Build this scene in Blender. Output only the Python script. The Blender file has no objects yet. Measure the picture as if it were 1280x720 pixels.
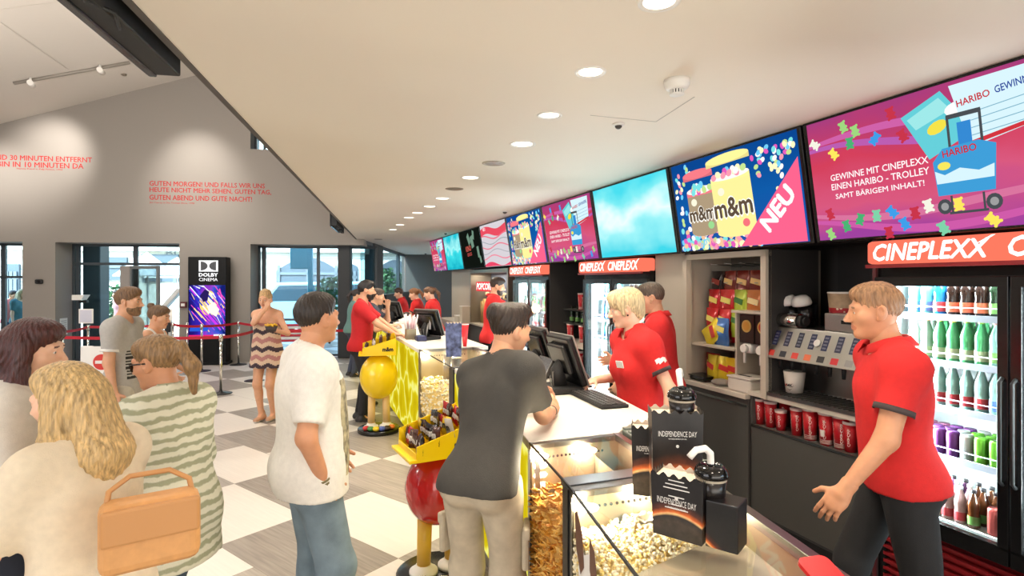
import bpy, bmesh, math, random
import numpy as np
from mathutils import Vector, Matrix, noise as mnoise
random.seed(7)
S = bpy.context.scene
COL = S.collection

# ------------------------------------------------------------ camera, world, exposure
H = 1.8
F = 705.0
cam_data = bpy.data.cameras.new('camera')
cam = bpy.data.objects.new('camera', cam_data)
COL.objects.link(cam)
cam.location = (0, 0, H)
cam.rotation_euler = (math.pi / 2, 0, 0)
cam_data.sensor_width = 36
cam_data.lens = F / 1280 * 36
cam_data.shift_y = -8 / 1280
cam_data.clip_start = 0.05
cam_data.clip_end = 300
S.camera = cam
S.view_settings.view_transform = 'Standard'
S.view_settings.look = 'None'
S.view_settings.exposure = 0.0
S.view_settings.gamma = 1.0
S.view_settings.use_curve_mapping = False
S.cycles.use_denoising = True
S.cycles.max_bounces = 8
S.cycles.transparent_max_bounces = 24
S.cycles.sample_clamp_indirect = 4.0
S.cycles.caustics_reflective = False
S.cycles.caustics_refractive = False

W = bpy.data.worlds.new('sky')
S.world = W
W.use_nodes = True
wn = W.node_tree.nodes
wl = W.node_tree.links
bg = wn['Background']
sky = wn.new('ShaderNodeTexSky')
sky.sky_type = 'NISHITA'
sky.sun_disc = False
sky.sun_elevation = math.radians(42)
sky.sun_rotation = math.radians(200)
sky.dust_density = 2.0
wl.new(sky.outputs['Color'], bg.inputs['Color'])
bg.inputs['Strength'].default_value = 1.5

def lamp(name, kind, loc, energy, color=(1, 1, 1), rot=(0, 0, 0), size=0.1, size_y=None, spot=None, blend=0.5):
    d = bpy.data.lights.new(name, kind)
    d.energy = energy
    d.color = color
    if kind == 'AREA':
        d.size = size
        if size_y:
            d.shape = 'RECTANGLE'
            d.size_y = size_y
    elif kind == 'SUN':
        d.angle = size
    else:
        d.shadow_soft_size = size
    if kind == 'SPOT':
        d.spot_size = spot
        d.spot_blend = blend
    o = bpy.data.objects.new(name, d)
    o.location = loc
    o.rotation_euler = rot
    COL.objects.link(o)
    return o

WARM = (1.0, 0.87, 0.70)
NEUT = (1.0, 0.93, 0.84)
lamp('sun', 'SUN', (0, 0, 20), 11.0, (1, 0.97, 0.92), (math.radians(48), 0, math.radians(-25)), 0.02)
# added fill areas behind the camera that brighten hall and bar like daylight
lamp('front_fill', 'AREA', (-6.5, -3.2, 3.2), 400, (0.98, 0.98, 1.0), (math.radians(92), 0, math.radians(-8)), 8.0, 3.6)
lamp('side_fill', 'AREA', (2.0, -3.2, 1.4), 165, NEUT, (math.radians(96), 0, math.radians(4)), 5.5, 2.2)

# ------------------------------------------------------------ helpers
def lin(c):
    c = c / 255.0
    return c / 12.92 if c <= 0.04045 else ((c + 0.055) / 1.055) ** 2.4

def rgb(r, g, b):
    return (lin(r), lin(g), lin(b), 1.0)

MATS = {}
def mat(name, c, rough=0.5, metal=0.0, spec=0.5, noise=0.0, nscale=20.0, bump=0.0, bscale=200.0, coat=0.0, stretch=None):
    """principled material in an sRGB 0-255 colour with optional procedural mottling and bump"""
    if name in MATS:
        return MATS[name]
    m = bpy.data.materials.new(name)
    m.use_nodes = True
    nt = m.node_tree
    b = nt.nodes['Principled BSDF']
    b.inputs['Base Color'].default_value = rgb(*c)
    b.inputs['Roughness'].default_value = rough
    b.inputs['Metallic'].default_value = metal
    b.inputs['Specular IOR Level'].default_value = spec
    b.inputs['Coat Weight'].default_value = coat
    if noise or bump:
        tc = nt.nodes.new('ShaderNodeTexCoord')
        mp = nt.nodes.new('ShaderNodeMapping')
        if stretch:
            mp.inputs['Scale'].default_value = stretch
        nt.links.new(tc.outputs['Object'], mp.inputs['Vector'])
    if noise:
        n = nt.nodes.new('ShaderNodeTexNoise')
        n.inputs['Scale'].default_value = nscale
        n.inputs['Detail'].default_value = 4
        nt.links.new(mp.outputs['Vector'], n.inputs['Vector'])
        r = nt.nodes.new('ShaderNodeValToRGB')
        r.color_ramp.elements[0].position = 0.3
        r.color_ramp.elements[1].position = 0.7
        k0, k1 = 1 - noise, 1 + noise
        base = rgb(*c)
        r.color_ramp.elements[0].color = tuple(min(1, x * k0) for x in base[:3]) + (1,)
        r.color_ramp.elements[1].color = tuple(min(1, x * k1) for x in base[:3]) + (1,)
        nt.links.new(n.outputs['Fac'], r.inputs['Fac'])
        nt.links.new(r.outputs['Color'], b.inputs['Base Color'])
    if bump:
        n2 = nt.nodes.new('ShaderNodeTexNoise')
        n2.inputs['Scale'].default_value = bscale
        n2.inputs['Detail'].default_value = 3
        nt.links.new(mp.outputs['Vector'], n2.inputs['Vector'])
        bp = nt.nodes.new('ShaderNodeBump')
        bp.inputs['Strength'].default_value = bump
        bp.inputs['Distance'].default_value = 0.01
        nt.links.new(n2.outputs['Fac'], bp.inputs['Height'])
        nt.links.new(bp.outputs['Normal'], b.inputs['Normal'])
    MATS[name] = m
    return m

def emat(name, c, strength=1.0):
    """something that gives off light: lamps, screens, lit signs"""
    if name in MATS:
        return MATS[name]
    m = bpy.data.materials.new(name)
    m.use_nodes = True
    nt = m.node_tree
    nt.nodes.remove(nt.nodes['Principled BSDF'])
    e = nt.nodes.new('ShaderNodeEmission')
    e.inputs['Color'].default_value = rgb(*c)
    e.inputs['Strength'].default_value = strength
    nt.links.new(e.outputs[0], nt.nodes['Material Output'].inputs['Surface'])
    MATS[name] = m
    return m

def egrad(name, stops, strength=1.0, axis=0, wave=0.0, wscale=3.0):
    """emitting screen with a colour run along the object's own axis (0..1 generated) and soft clouds"""
    if name in MATS:
        return MATS[name]
    m = bpy.data.materials.new(name)
    m.use_nodes = True
    nt = m.node_tree
    nt.nodes.remove(nt.nodes['Principled BSDF'])
    tc = nt.nodes.new('ShaderNodeTexCoord')
    sp = nt.nodes.new('ShaderNodeSeparateXYZ')
    nt.links.new(tc.outputs['Generated'], sp.inputs[0])
    n = nt.nodes.new('ShaderNodeTexNoise')
    n.inputs['Scale'].default_value = wscale
    n.inputs['Detail'].default_value = 3
    nt.links.new(tc.outputs['Generated'], n.inputs['Vector'])
    ma = nt.nodes.new('ShaderNodeMath'); ma.operation = 'MULTIPLY_ADD'
    ma.inputs[1].default_value = wave
    nt.links.new(n.outputs['Fac'], ma.inputs[0])
    nt.links.new(sp.outputs[axis], ma.inputs[2])
    sb = nt.nodes.new('ShaderNodeMath'); sb.operation = 'SUBTRACT'
    sb.inputs[1].default_value = wave * 0.5
    nt.links.new(ma.outputs[0], sb.inputs[0])
    r = nt.nodes.new('ShaderNodeValToRGB')
    el = r.color_ramp.elements
    while len(el) < len(stops):
        el.new(0.5)
    for e_, (p, c) in zip(el, stops):
        e_.position = p
        e_.color = rgb(*c)
    nt.links.new(sb.outputs[0], r.inputs['Fac'])
    e = nt.nodes.new('ShaderNodeEmission')
    e.inputs['Strength'].default_value = strength
    nt.links.new(r.outputs['Color'], e.inputs['Color'])
    nt.links.new(e.outputs[0], nt.nodes['Material Output'].inputs['Surface'])
    MATS[name] = m
    return m

def glass(name, tint=(255, 255, 255), refl=1.0, rough=0.02):
    """thin pane: see-through with fresnel reflection"""
    if name in MATS:
        return MATS[name]
    m = bpy.data.materials.new(name)
    m.use_nodes = True
    nt = m.node_tree
    nt.nodes.remove(nt.nodes['Principled BSDF'])
    t = nt.nodes.new('ShaderNodeBsdfTransparent')
    t.inputs['Color'].default_value = rgb(*tint)
    g = nt.nodes.new('ShaderNodeBsdfGlossy')
    g.inputs['Roughness'].default_value = rough
    fr = nt.nodes.new('ShaderNodeFresnel')
    fr.inputs['IOR'].default_value = 1.45
    mu = nt.nodes.new('ShaderNodeMath'); mu.operation = 'MULTIPLY'
    mu.inputs[1].default_value = refl
    nt.links.new(fr.outputs[0], mu.inputs[0])
    mx = nt.nodes.new('ShaderNodeMixShader')
    nt.links.new(mu.outputs[0], mx.inputs[0])
    nt.links.new(t.outputs[0], mx.inputs[1])
    nt.links.new(g.outputs[0], mx.inputs[2])
    nt.links.new(mx.outputs[0], nt.nodes['Material Output'].inputs['Surface'])
    MATS[name] = m
    return m

def ray(px):
    return (px - 640.0) / F

def P(px, py, Y):
    return Vector((ray(px) * Y, Y, H + (352.0 - py) / F * Y))

def PZ(px, py, z):
    Y = (H - z) * F / (py - 352.0)
    return Vector((ray(px) * Y, Y, z))

class MB:
    """collects simple shapes and links them as ONE mesh object"""
    def __init__(s):
        s.v = []; s.f = []; s.m = []; s.sm = []
    def add(s, verts, faces, mi=0, smooth=False, M=None):
        o = len(s.v)
        for p in verts:
            s.v.append(tuple(M @ Vector(p)) if M is not None else tuple(p))
        for f in faces:
            s.f.append([i + o for i in f]); s.m.append(mi); s.sm.append(smooth)
        return s
    def box(s, c, d, mi=0, M=None, rz=0.0):
        x, y, z = d[0] / 2, d[1] / 2, d[2] / 2
        vs = [(-x, -y, -z), (x, -y, -z), (x, y, -z), (-x, y, -z), (-x, -y, z), (x, -y, z), (x, y, z), (-x, y, z)]
        R = Matrix.Translation(Vector(c)) @ Matrix.Rotation(rz, 4, 'Z')
        if M is not None:
            R = M @ R
        return s.add(vs, [(0, 3, 2, 1), (4, 5, 6, 7), (0, 1, 5, 4), (1, 2, 6, 5), (2, 3, 7, 6), (3, 0, 4, 7)], mi, False, R)
    def rbox(s, c, d, r=0.006, mi=0, M=None, rz=0.0, seg=2):
        """box with rounded edges"""
        bm = bmesh.new()
        bmesh.ops.create_cube(bm, size=1.0)
        for v in bm.verts:
            v.co = Vector((v.co.x * d[0], v.co.y * d[1], v.co.z * d[2]))
        r = min(r, min(d) * 0.45)
        bmesh.ops.bevel(bm, geom=bm.edges[:], offset=r, segments=seg, affect='EDGES', profile=0.5)
        R = Matrix.Translation(Vector(c)) @ Matrix.Rotation(rz, 4, 'Z')
        if M is not None:
            R = M @ R
        bm.verts.index_update()
        s.add([v.co[:] for v in bm.verts], [[v.index for v in f.verts] for f in bm.faces], mi, False, R)
        bm.free()
        return s
    def cyl(s, a, b, r0, r1=None, n=16, mi=0, caps=True, smooth=True, M=None):
        r1 = r0 if r1 is None else r1
        a = Vector(a); b = Vector(b)
        ax = (b - a).normalized()
        u = ax.orthogonal().normalized(); w = ax.cross(u)
        vs = []
        for p, r in ((a, r0), (b, r1)):
            for i in range(n):
                t = 2 * math.pi * i / n
                vs.append(p + u * (r * math.cos(t)) + w * (r * math.sin(t)))
        s.add(vs, [(i, (i + 1) % n, n + (i + 1) % n, n + i) for i in range(n)], mi, smooth, M)
        if caps:
            s.add(vs, [tuple(range(n))[::-1], tuple(range(n, 2 * n))], mi, False, M)
        return s
    def lathe(s, prof, c=(0, 0, 0), n=20, mi=0, M=None, smooth=True, close=True):
        vs = []
        for r, z in prof:
            for i in range(n):
                t = 2 * math.pi * i / n
                vs.append((c[0] + r * math.cos(t), c[1] + r * math.sin(t), c[2] + z))
        fs = []
        for k in range(len(prof) - 1):
            for i in range(n):
                j = (i + 1) % n
                fs.append((k * n + i, k * n + j, (k + 1) * n + j, (k + 1) * n + i))
        s.add(vs, fs, mi, smooth, M)
        if close:
            if prof[0][0] > 1e-5:
                s.add(vs[:n], [tuple(range(n))[::-1]], mi, False, M)
            if prof[-1][0] > 1e-5:
                s.add(vs[-n:], [tuple(range(n))], mi, False, M)
        return s
    def tube(s, pts, r, n=8, mi=0, M=None, caps=True):
        pts = [Vector(p) for p in pts]
        rs = r if isinstance(r, (list, tuple)) else [r] * len(pts)
        vs = []
        u = None
        for i, p in enumerate(pts):
            t = (pts[min(i + 1, len(pts) - 1)] - pts[max(i - 1, 0)]).normalized()
            if u is None:
                u = t.orthogonal().normalized()
            else:
                u = (u - t * u.dot(t)).normalized()
            w = t.cross(u)
            for k in range(n):
                a = 2 * math.pi * k / n
                vs.append(p + u * (rs[i] * math.cos(a)) + w * (rs[i] * math.sin(a)))
        fs = []
        for i in range(len(pts) - 1):
            for k in range(n):
                j = (k + 1) % n
                fs.append((i * n + k, i * n + j, (i + 1) * n + j, (i + 1) * n + k))
        s.add(vs, fs, mi, True, M)
        if caps:
            s.add(vs[:n], [tuple(range(n))[::-1]], mi, False, M)
            s.add(vs[-n:], [tuple(range(n))], mi, False, M)
        return s
    def ell(s, c, r, n=14, k=9, mi=0, M=None):
        prof_v = []
        vs = []; fs = []
        for a in range(k + 1):
            th = math.pi * a / k
            for i in range(n):
                t = 2 * math.pi * i / n
                vs.append((c[0] + r[0] * math.sin(th) * math.cos(t), c[1] + r[1] * math.sin(th) * math.sin(t), c[2] - r[2] * math.cos(th)))
        for a in range(k):
            for i in range(n):
                j = (i + 1) % n
                fs.append((a * n + i, a * n + j, (a + 1) * n + j, (a + 1) * n + i))
        return s.add(vs, fs, mi, True, M)
    def prism(s, poly, z0, z1, mi=0, M=None, smooth=False):
        """2D polygon (x, y) extruded z0..z1"""
        n = len(poly)
        vs = [(x, y, z0) for x, y in poly] + [(x, y, z1) for x, y in poly]
        fs = [tuple(range(n))[::-1], tuple(range(n, 2 * n))] + [(i, (i + 1) % n, n + (i + 1) % n, n + i) for i in range(n)]
        return s.add(vs, fs, mi, smooth, M)
    def quad(s, a, b, c, d, mi=0, M=None):
        return s.add([a, b, c, d], [(0, 1, 2, 3)], mi, False, M)
    def text(s, string, width, height, mi=0, M=None, bold=0.0, depth=0.0, shear=0.0, align='L'):
        vs, fs, w, h = text_shape(string, 0.0, shear)
        kx = (width / w) if width else height / h
        ky = (height / h) if height else kx
        ox = {'L': 0, 'C': -w * kx / 2, 'R': -w * kx}[align]
        b = bold * .9
        for dx, dy, dz in (((0, 0, 0),) if b < .004 else ((-b, 0, 0), (b, 0, 1), (0, b, 2), (0, -b, 3))):
            s.add([((x + dx) * kx + ox, (y + dy) * ky, depth + dz * 2e-5) for x, y in vs], fs, mi, False, M)
        return s
    def build(s, name, mats, parent=None, loc=None, rz=None, bevel=0.0, solid=0.0):
        me = bpy.data.meshes.new(name)
        me.from_pydata(s.v, [], s.f)
        if not isinstance(mats, (list, tuple)):
            mats = [mats]
        for m in mats:
            me.materials.append(m)
        me.polygons.foreach_set('material_index', s.m)
        me.polygons.foreach_set('use_smooth', s.sm)
        bm = bmesh.new(); bm.from_mesh(me)
        bmesh.ops.remove_doubles(bm, verts=bm.verts[:], dist=1e-5)
        bm.to_mesh(me); bm.free()
        me.update()
        o = bpy.data.objects.new(name, me)
        COL.objects.link(o)
        if parent is not None:
            o.parent = parent
        if loc is not None:
            o.location = loc
        if rz is not None:
            o.rotation_euler = (0, 0, rz)
        if bevel:
            b = o.modifiers.new('bevel', 'BEVEL')
            b.width = bevel; b.segments = 2; b.limit_method = 'ANGLE'
        if solid:
            b = o.modifiers.new('solid', 'SOLIDIFY'); b.thickness = solid
        return o

_TXT = {}
def text_shape(string, bold=0.0, shear=0.0):
    key = (string, bold, shear)
    if key in _TXT:
        return _TXT[key]
    cu = bpy.data.curves.new('txt', 'FONT')
    cu.body = string
    cu.size = 1.0
    cu.offset = bold
    cu.shear = shear
    cu.resolution_u = 2
    o = bpy.data.objects.new('txt', cu)
    COL.objects.link(o)
    dg = bpy.context.evaluated_depsgraph_get()
    ev = o.evaluated_get(dg)
    me = ev.to_mesh()
    vs = [(v.co.x, v.co.y) for v in me.vertices]
    fs = [list(p.vertices) for p in me.polygons]
    ev.to_mesh_clear()
    bpy.data.objects.remove(o)
    bpy.data.curves.remove(cu)
    x0 = min(v[0] for v in vs); x1 = max(v[0] for v in vs)
    y0 = min(v[1] for v in vs); y1 = max(v[1] for v in vs)
    vs = [(x - x0, y - y0) for x, y in vs]
    _TXT[key] = (vs, fs, x1 - x0, y1 - y0)
    return _TXT[key]

def tag(o, label=None, cat=None, group=None, kind=None):
    if label: o['label'] = label
    if cat: o['category'] = cat
    if group: o['group'] = group
    if kind: o['kind'] = kind
    return o

def thing(name, label, cat, loc=(0, 0, 0), rz=0.0, group=None):
    o = bpy.data.objects.new(name, None)
    COL.objects.link(o)
    o.empty_display_size = 0.1
    o.location = loc
    o.rotation_euler = (0, 0, rz)
    return tag(o, label, cat, group)

def struct(o):
    o['kind'] = 'structure'
    return o

def kids(o):
    return [c for c in CH.get(o.name, [])]

def dup(root, loc=None, rz=None, label=None, group=None, scale=None, rot=None):
    """copy of a thing with copies of its parts and sub-parts"""
    def rec(o, parent):
        c = o.copy()
        COL.objects.link(c)
        if parent is not None:
            c.parent = parent
        for ch in list(o.children):
            rec(ch, c)
        return c
    r = rec(root, None)
    if loc is not None: r.location = loc
    if rot is not None: r.rotation_euler = rot
    elif rz is not None: r.rotation_euler = (0, 0, rz)
    if label: r['label'] = label
    if group: r['group'] = group
    if scale is not None: r.scale = scale
    return r

# ------------------------------------------------------------ frames of the place
RB = math.radians(20.5)                     # the back bar and the far counter
NB = Vector((math.cos(RB), math.sin(RB), 0))    # into the back wall
DB = Vector((-math.sin(RB), math.cos(RB), 0))   # along it, away from the photographer
N0 = 3.11                                    # front plane of fridges and back counter
CEIL = 2.78

def W2(s, n, z=0.0):
    p = DB * s + NB * n
    return Vector((p.x, p.y, z))

def s_at(px, n):
    k = ray(px)
    return n * (NB.x - k * NB.y) / (k * DB.y - DB.x)

def y_at(px, n):
    """depth of the point seen at column px on the line n"""
    return n / (NB.x * ray(px) + NB.y)

RW = math.radians(9)                         # the far wall with the quotations
WX = Vector((math.cos(RW), math.sin(RW), 0))
WY = Vector((-math.sin(RW), math.cos(RW), 0))
WO = Vector((-6.08, 12.6, 0))

def wall_at(px):
    k = ray(px)
    c = WY.dot(WO)
    Y = c / (WY.x * k + WY.y)
    p = Vector((k * Y, Y, 0))
    return (p - WO).dot(WX), Y
# ------------------------------------------------------------ the room
M_wall = mat('wall_plaster', (146, 139, 132), 0.85, bump=0.03, bscale=300)
M_darkwall = mat('dark_wall', (84, 79, 75), 0.7)
M_ceil = mat('ceiling_paint', (238, 229, 215), 0.8)
M_roof = mat('roof_paint', (206, 199, 191), 0.85)
M_black = mat('black_gloss', (14, 14, 15), 0.25)
M_blackm = mat('black_matt', (22, 22, 23), 0.6)
M_steel = mat('brushed_steel', (178, 176, 172), 0.3, 1.0, noise=0.06, nscale=8, stretch=(1, 40, 40))
M_chrome = mat('chrome', (225, 222, 214), 0.12, 1.0)
M_framedk = mat('window_frame_grey', (58, 66, 72), 0.45)
M_white = mat('white_paint', (235, 232, 226), 0.5)
M_glass = glass('clear_glass', (250, 253, 252))
M_aisle = mat('aisle_floor', (70, 67, 63), 0.55, noise=0.08, nscale=60)

def tile_mat(name, c, var, streak):
    m = mat(name, c, 0.42)
    nt = m.node_tree
    b = nt.nodes['Principled BSDF']
    tc = nt.nodes.new('ShaderNodeTexCoord')
    mp = nt.nodes.new('ShaderNodeMapping')
    mp.inputs['Rotation'].default_value = (0, 0, math.radians(38))
    mp.inputs['Scale'].default_value = (1.0, 1.0, 1.0)
    nt.links.new(tc.outputs['Object'], mp.inputs['Vector'])
    mp2 = nt.nodes.new('ShaderNodeMapping')
    mp2.inputs['Scale'].default_value = (0.9, 16, 1)
    nt.links.new(mp.outputs['Vector'], mp2.inputs['Vector'])
    n = nt.nodes.new('ShaderNodeTexNoise')
    n.inputs['Scale'].default_value = 3.0
    n.inputs['Detail'].default_value = 5
    nt.links.new(mp2.outputs['Vector'], n.inputs['Vector'])
    r = nt.nodes.new('ShaderNodeValToRGB')
    r.color_ramp.elements[0].position = 0.32
    r.color_ramp.elements[1].position = 0.68
    base = rgb(*c)
    r.color_ramp.elements[0].color = tuple(x * (1 - streak) for x in base[:3]) + (1,)
    r.color_ramp.elements[1].color = tuple(min(1, x * (1 + streak)) for x in base[:3]) + (1,)
    nt.links.new(n.outputs['Fac'], r.inputs['Fac'])
    nt.links.new(r.outputs['Color'], b.inputs['Base Color'])
    return m

M_tile = tile_mat('grey_plank_tile', (158, 149, 139), 0, 0.20)
M_tile2 = tile_mat('grey_plank_tile_b', (148, 139, 130), 0, 0.20)
M_tile3 = tile_mat('grey_plank_tile_c', (166, 157, 147), 0, 0.18)
M_tilew = tile_mat('white_tile', (226, 219, 211), 0, 0.03)
M_grout = mat('grout', (135, 128, 120), 0.8)

def build_floor():
    U = Vector((math.sin(math.radians(38)), math.cos(math.radians(38)), 0))
    V = Vector((U.y, -U.x, 0))
    bm = bmesh.new()
    du, dv, g = 0.635, 1.1, 0.003
    offs = {0: -5.04, 1: -3.94, 2: -5.67, 3: -4.57}
    R = random.Random(3)
    def quad(u0, u1, v0, v1, mi, z=0.0):
        vs = [bm.verts.new(U * a + V * b + Vector((0, 0, z))) for a, b in ((u0, v0), (u0, v1), (u1, v1), (u1, v0))]
        f = bm.faces.new(vs); f.material_index = mi
        if f.normal.z < 0 or (f.normal_update() or f.normal.z < 0):
            f.normal_flip()
    for r in range(-24, 30):
        o = offs[r % 4]
        for k in range(-24, 24):
            v0 = o + k * dv
            if (v0 + 30) < 0 or v0 > 18:
                continue
            mi = 0 if k % 2 == 0 else R.choice((1, 2, 3))
            quad(1.80 + r * du + g / 2, 1.80 + (r + 1) * du - g / 2, v0 + g / 2, v0 + dv - g / 2, mi)
    quad(-20, 30, -30, 25, 4, -0.002)
    # clip to the hall
    for co, no in (((-12.5, 0, 0), (-1, 0, 0)), ((0, -3.6, 0), (0, -1, 0)), ((5.5, 0, 0), (1, 0, 0)),
                   (tuple(WO + WY * 0.7), tuple(WY)) if False else ((0, 20.6, 0), (0, 1, 0))):
        bmesh.ops.bisect_plane(bm, geom=bm.verts[:] + bm.edges[:] + bm.faces[:], plane_co=co, plane_no=no, clear_outer=True)
    me = bpy.data.meshes.new('floor')
    bm.to_mesh(me); bm.free()
    for m in (M_tilew, M_tile, M_tile2, M_tile3, M_grout):
        me.materials.append(m)
    o = bpy.data.objects.new('floor', me)
    COL.objects.link(o)
    return struct(o)
build_floor()
# staff aisle floor between front counter and back bar
mb = MB()
ai = [W2(-1.2, 1.75), W2(13.6, 1.75), W2(13.6, 3.2), W2(-1.2, 3.2)]
mb.prism([(p.x, p.y) for p in ai], 0.0005, 0.006)
struct(mb.build('floor', M_aisle))

def bulk_x(Y):
    return -1.323 - 0.204 * (Y - 1.963)

# lower ceiling over the concession bar
mb = MB()
poly = [(bulk_x(-3.6), -3.6), (5.4, -3.6), (5.4, 20.5), (-3.95, 20.5), (bulk_x(13.4), 13.4)]
mb.prism(poly, CEIL, CEIL + 0.12)
struct(mb.build('ceiling', M_ceil))
# thin access hatch joint in it
h0 = [PZ(738, 144, CEIL), PZ(820, 152, CEIL), PZ(868, 121, CEIL)]
mb = MB()
for a, b in ((h0[0], h0[1]), (h0[1], h0[2])):
    d = (b - a).normalized() * 0.0; n = Vector((-(b - a).y, (b - a).x, 0)).normalized() * 0.003
    mb.prism([((a - n).x, (a - n).y), ((b - n).x, (b - n).y), ((b + n).x, (b + n).y), ((a + n).x, (a + n).y)], CEIL - 0.0015, CEIL + 0.001)
struct(mb.build('trim_1', mat('hatch_joint', (188, 180, 168), 0.8)))

# sloping roof of the hall
def roof_z(x):
    return 6.38 + 0.324 * (x + 0.83)
Mw = Matrix.Translation(WO) @ Matrix.Rotation(RW, 4, 'Z')
mb = MB()
xs0, xs1 = -6.9, 7.2
mb.add([(xs0, -18.5, roof_z(xs0)), (xs1, -18.5, roof_z(xs1)), (xs1, 0.75, roof_z(xs1)), (xs0, 0.75, roof_z(xs0)),
        (xs0, -18.5, roof_z(xs0) + .15), (xs1, -18.5, roof_z(xs1) + .15), (xs1, 0.75, roof_z(xs1) + .15), (xs0, 0.75, roof_z(xs0) + .15)],
       [(0, 1, 2, 3), (4, 7, 6, 5), (0, 4, 5, 1), (1, 5, 6, 2), (2, 6, 7, 3), (3, 7, 4, 0)], 0, False, Mw)
struct(mb.build('ceiling', M_roof))
def on_roof(px, py, drop=0.0):
    k = ray(px); m = (352.0 - py) / F
    # z = H + mY = 6.38 + .324*(x+.83), x = WX.(P-WO)
    a = WX.x * k + WX.y
    c = -WX.dot(WO)
    Y = (6.38 + 0.324 * (c + 0.83) - drop - H) / (m - 0.324 * a)
    return Vector((k * Y, Y, H + m * Y))
# panel joints of the roof lining
mb = MB()
for (a, b) in (((0, 12), (92, 0)), ((0, 28), (85, 87))):
    p, q = on_roof(*a, drop=0.002), on_roof(*b, drop=0.002)
    n = (q - p).cross(Vector((0, 0, 1))).normalized() * 0.018
    mb.quad(p - n, p + n, q + n, q - n)
struct(mb.build('trim_2', mat('roof_joint', (205, 198, 190), 0.8), solid=0.004))

# fascia (bulkhead) above the lower ceiling's edge
mb = MB()
p0 = Vector((bulk_x(-3.6), -3.6, 0)); p1 = Vector((bulk_x(13.3), 13.3, 0))
n = Vector((-(p1 - p0).y, (p1 - p0).x, 0)).normalized()
a, b = p0 + n * 0.03, p1 + n * 0.03
mb.add([(p0.x, p0.y, CEIL - .005), (p1.x, p1.y, CEIL - .005), (b.x, b.y, CEIL - .005), (a.x, a.y, CEIL - .005),
        (p0.x, p0.y, 8.6), (p1.x, p1.y, 8.6), (b.x, b.y, 8.6), (a.x, a.y, 8.6)],
       [(0, 3, 2, 1), (4, 5, 6, 7), (0, 1, 5, 4), (1, 2, 6, 5), (2, 3, 7, 6), (3, 0, 4, 7)])
struct(mb.build('wall_right', M_darkwall))

# far wall with its openings
x28, _ = wall_at(28); xl, _ = wall_at(-95)
x69, _ = wall_at(69); x224, _ = wall_at(224); x313, _ = wall_at(313)
xe, _ = wall_at(455)
xw0, xw1 = wall_at(312)[0], wall_at(338)[0]
TOP = 2.64
cells = []
def wcell(a, b, z0, z1, slope=False):
    zt0, zt1 = (roof_z(a), roof_z(b)) if slope else (z1, z1)
    return [(a, 0, z0), (b, 0, z0), (b, .7, z0), (a, .7, z0), (a, 0, zt0), (b, 0, zt1), (b, .7, zt1), (a, .7, zt0)]
BF = [(0, 3, 2, 1), (4, 5, 6, 7), (0, 1, 5, 4), (1, 2, 6, 5), (2, 3, 7, 6), (3, 0, 4, 7)]
mb = MB()
for (a, b, z0, z1, sl) in ((-6.8, xl, 0, 0, True), (xl, x28, TOP, 0, True), (x28, x69, 0, 0, True), (x69, x224, TOP, 0, True),
                           (x224, x313, 0, 0, True), (x313, xw0 if xw0 > x313 else x313, TOP, 0, True)):
    if b - a > 1e-4:
        mb.add(wcell(a, b, z0, z1, sl), BF, 0, False)
xa = max(xw0, x313)
mb.add(wcell(xa, xw1, TOP, 4.77), BF, 0)
mb.add(wcell(xa, xw1, 5.21, 0, True), BF, 0)
mb.add(wcell(xw1, xe, TOP, 0, True), BF, 0)
w = struct(mb.build('wall_back', M_wall, loc=WO, rz=RW))

def wl_(x, y, z):
    return Mw @ Vector((x, y, z))

# left side and end walls close the room
mb = MB(); mb.box((-12.3, 4.3, 2.4), (0.15, 16.5, 4.8)); struct(mb.build('wall_left', M_wall))
mb = MB(); mb.box((-3.5, -3.7, 4.2), (18, 0.15, 8.4)); struct(mb.build('wall_front', M_wall))
mb = MB(); mb.box((-1.2, 20.55, 1.4), (5.6, 0.15, 2.8)); struct(mb.build('wall_end', M_darkwall))
# wall behind the back bar
mb = MB()
a, b, c, d = W2(-1.4, N0 + .72), W2(12.55, N0 + .72), W2(12.55, N0 + .84), W2(-1.4, N0 + .84)
mb.prism([(p.x, p.y) for p in (a, b, c, d)], 0, CEIL)
struct(mb.build('wall_bar', mat('bar_wall', (66, 63, 61), 0.6)))

# windows: frames and panes
def bars(mb, x0, x1, z0, z1, xs, zs, t=0.05, d=0.06, y=0.62):
    mb.box(((x0 + x1) / 2, y, z1 - t / 2), (x1 - x0, d, t)); mb.box(((x0 + x1) / 2, y, z0 + t / 2), (x1 - x0, d, t))
    mb.box((x0 + t / 2, y, (z0 + z1) / 2), (t, d, z1 - z0)); mb.box((x1 - t / 2, y, (z0 + z1) / 2), (t, d, z1 - z0))
    for x, tt in xs: mb.box((x, y, (z0 + z1) / 2), (tt, d, z1 - z0))
    for z, tt in zs: mb.box(((x0 + x1) / 2, y, z), (x1 - x0, d, tt))
def at_glaz(px, y=0.62):
    """x in the wall frame of what is seen at px in the glazing plane"""
    k = ray(px); o = WO + WY * y
    c = WY.dot(o); Y = c / (WY.x * k + WY.y)
    return (Vector((k * Y, Y, 0)) - WO).dot(WX)
M_wglass = glass('window_glass', (226, 246, 252), 0.4)
def window(nm, x0, x1, z0, z1, xs, zs, y=0.62, m=M_framedk):
    r = thing(nm, None, None, WO, RW); struct(r)
    mb = MB(); bars(mb, x0, x1, z0, z1, xs, zs, y=y); mb.build('window_frame', m, r)
    mb = MB(); mb.box(((x0 + x1) / 2, y, (z0 + z1) / 2), (x1 - x0 - .02, 0.008, z1 - z0 - .02)); mb.build('pane', M_wglass, r)
    return r
window('window_1', xl, x28, 0.02, TOP, [(at_glaz(5), .09), (at_glaz(-40), .09)], [(1.9, .05)])
window('window_2', x69, x224, 0.02, TOP, [(at_glaz(98), .07), (at_glaz(170), .09)], [(2.2, .06)])
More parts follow.
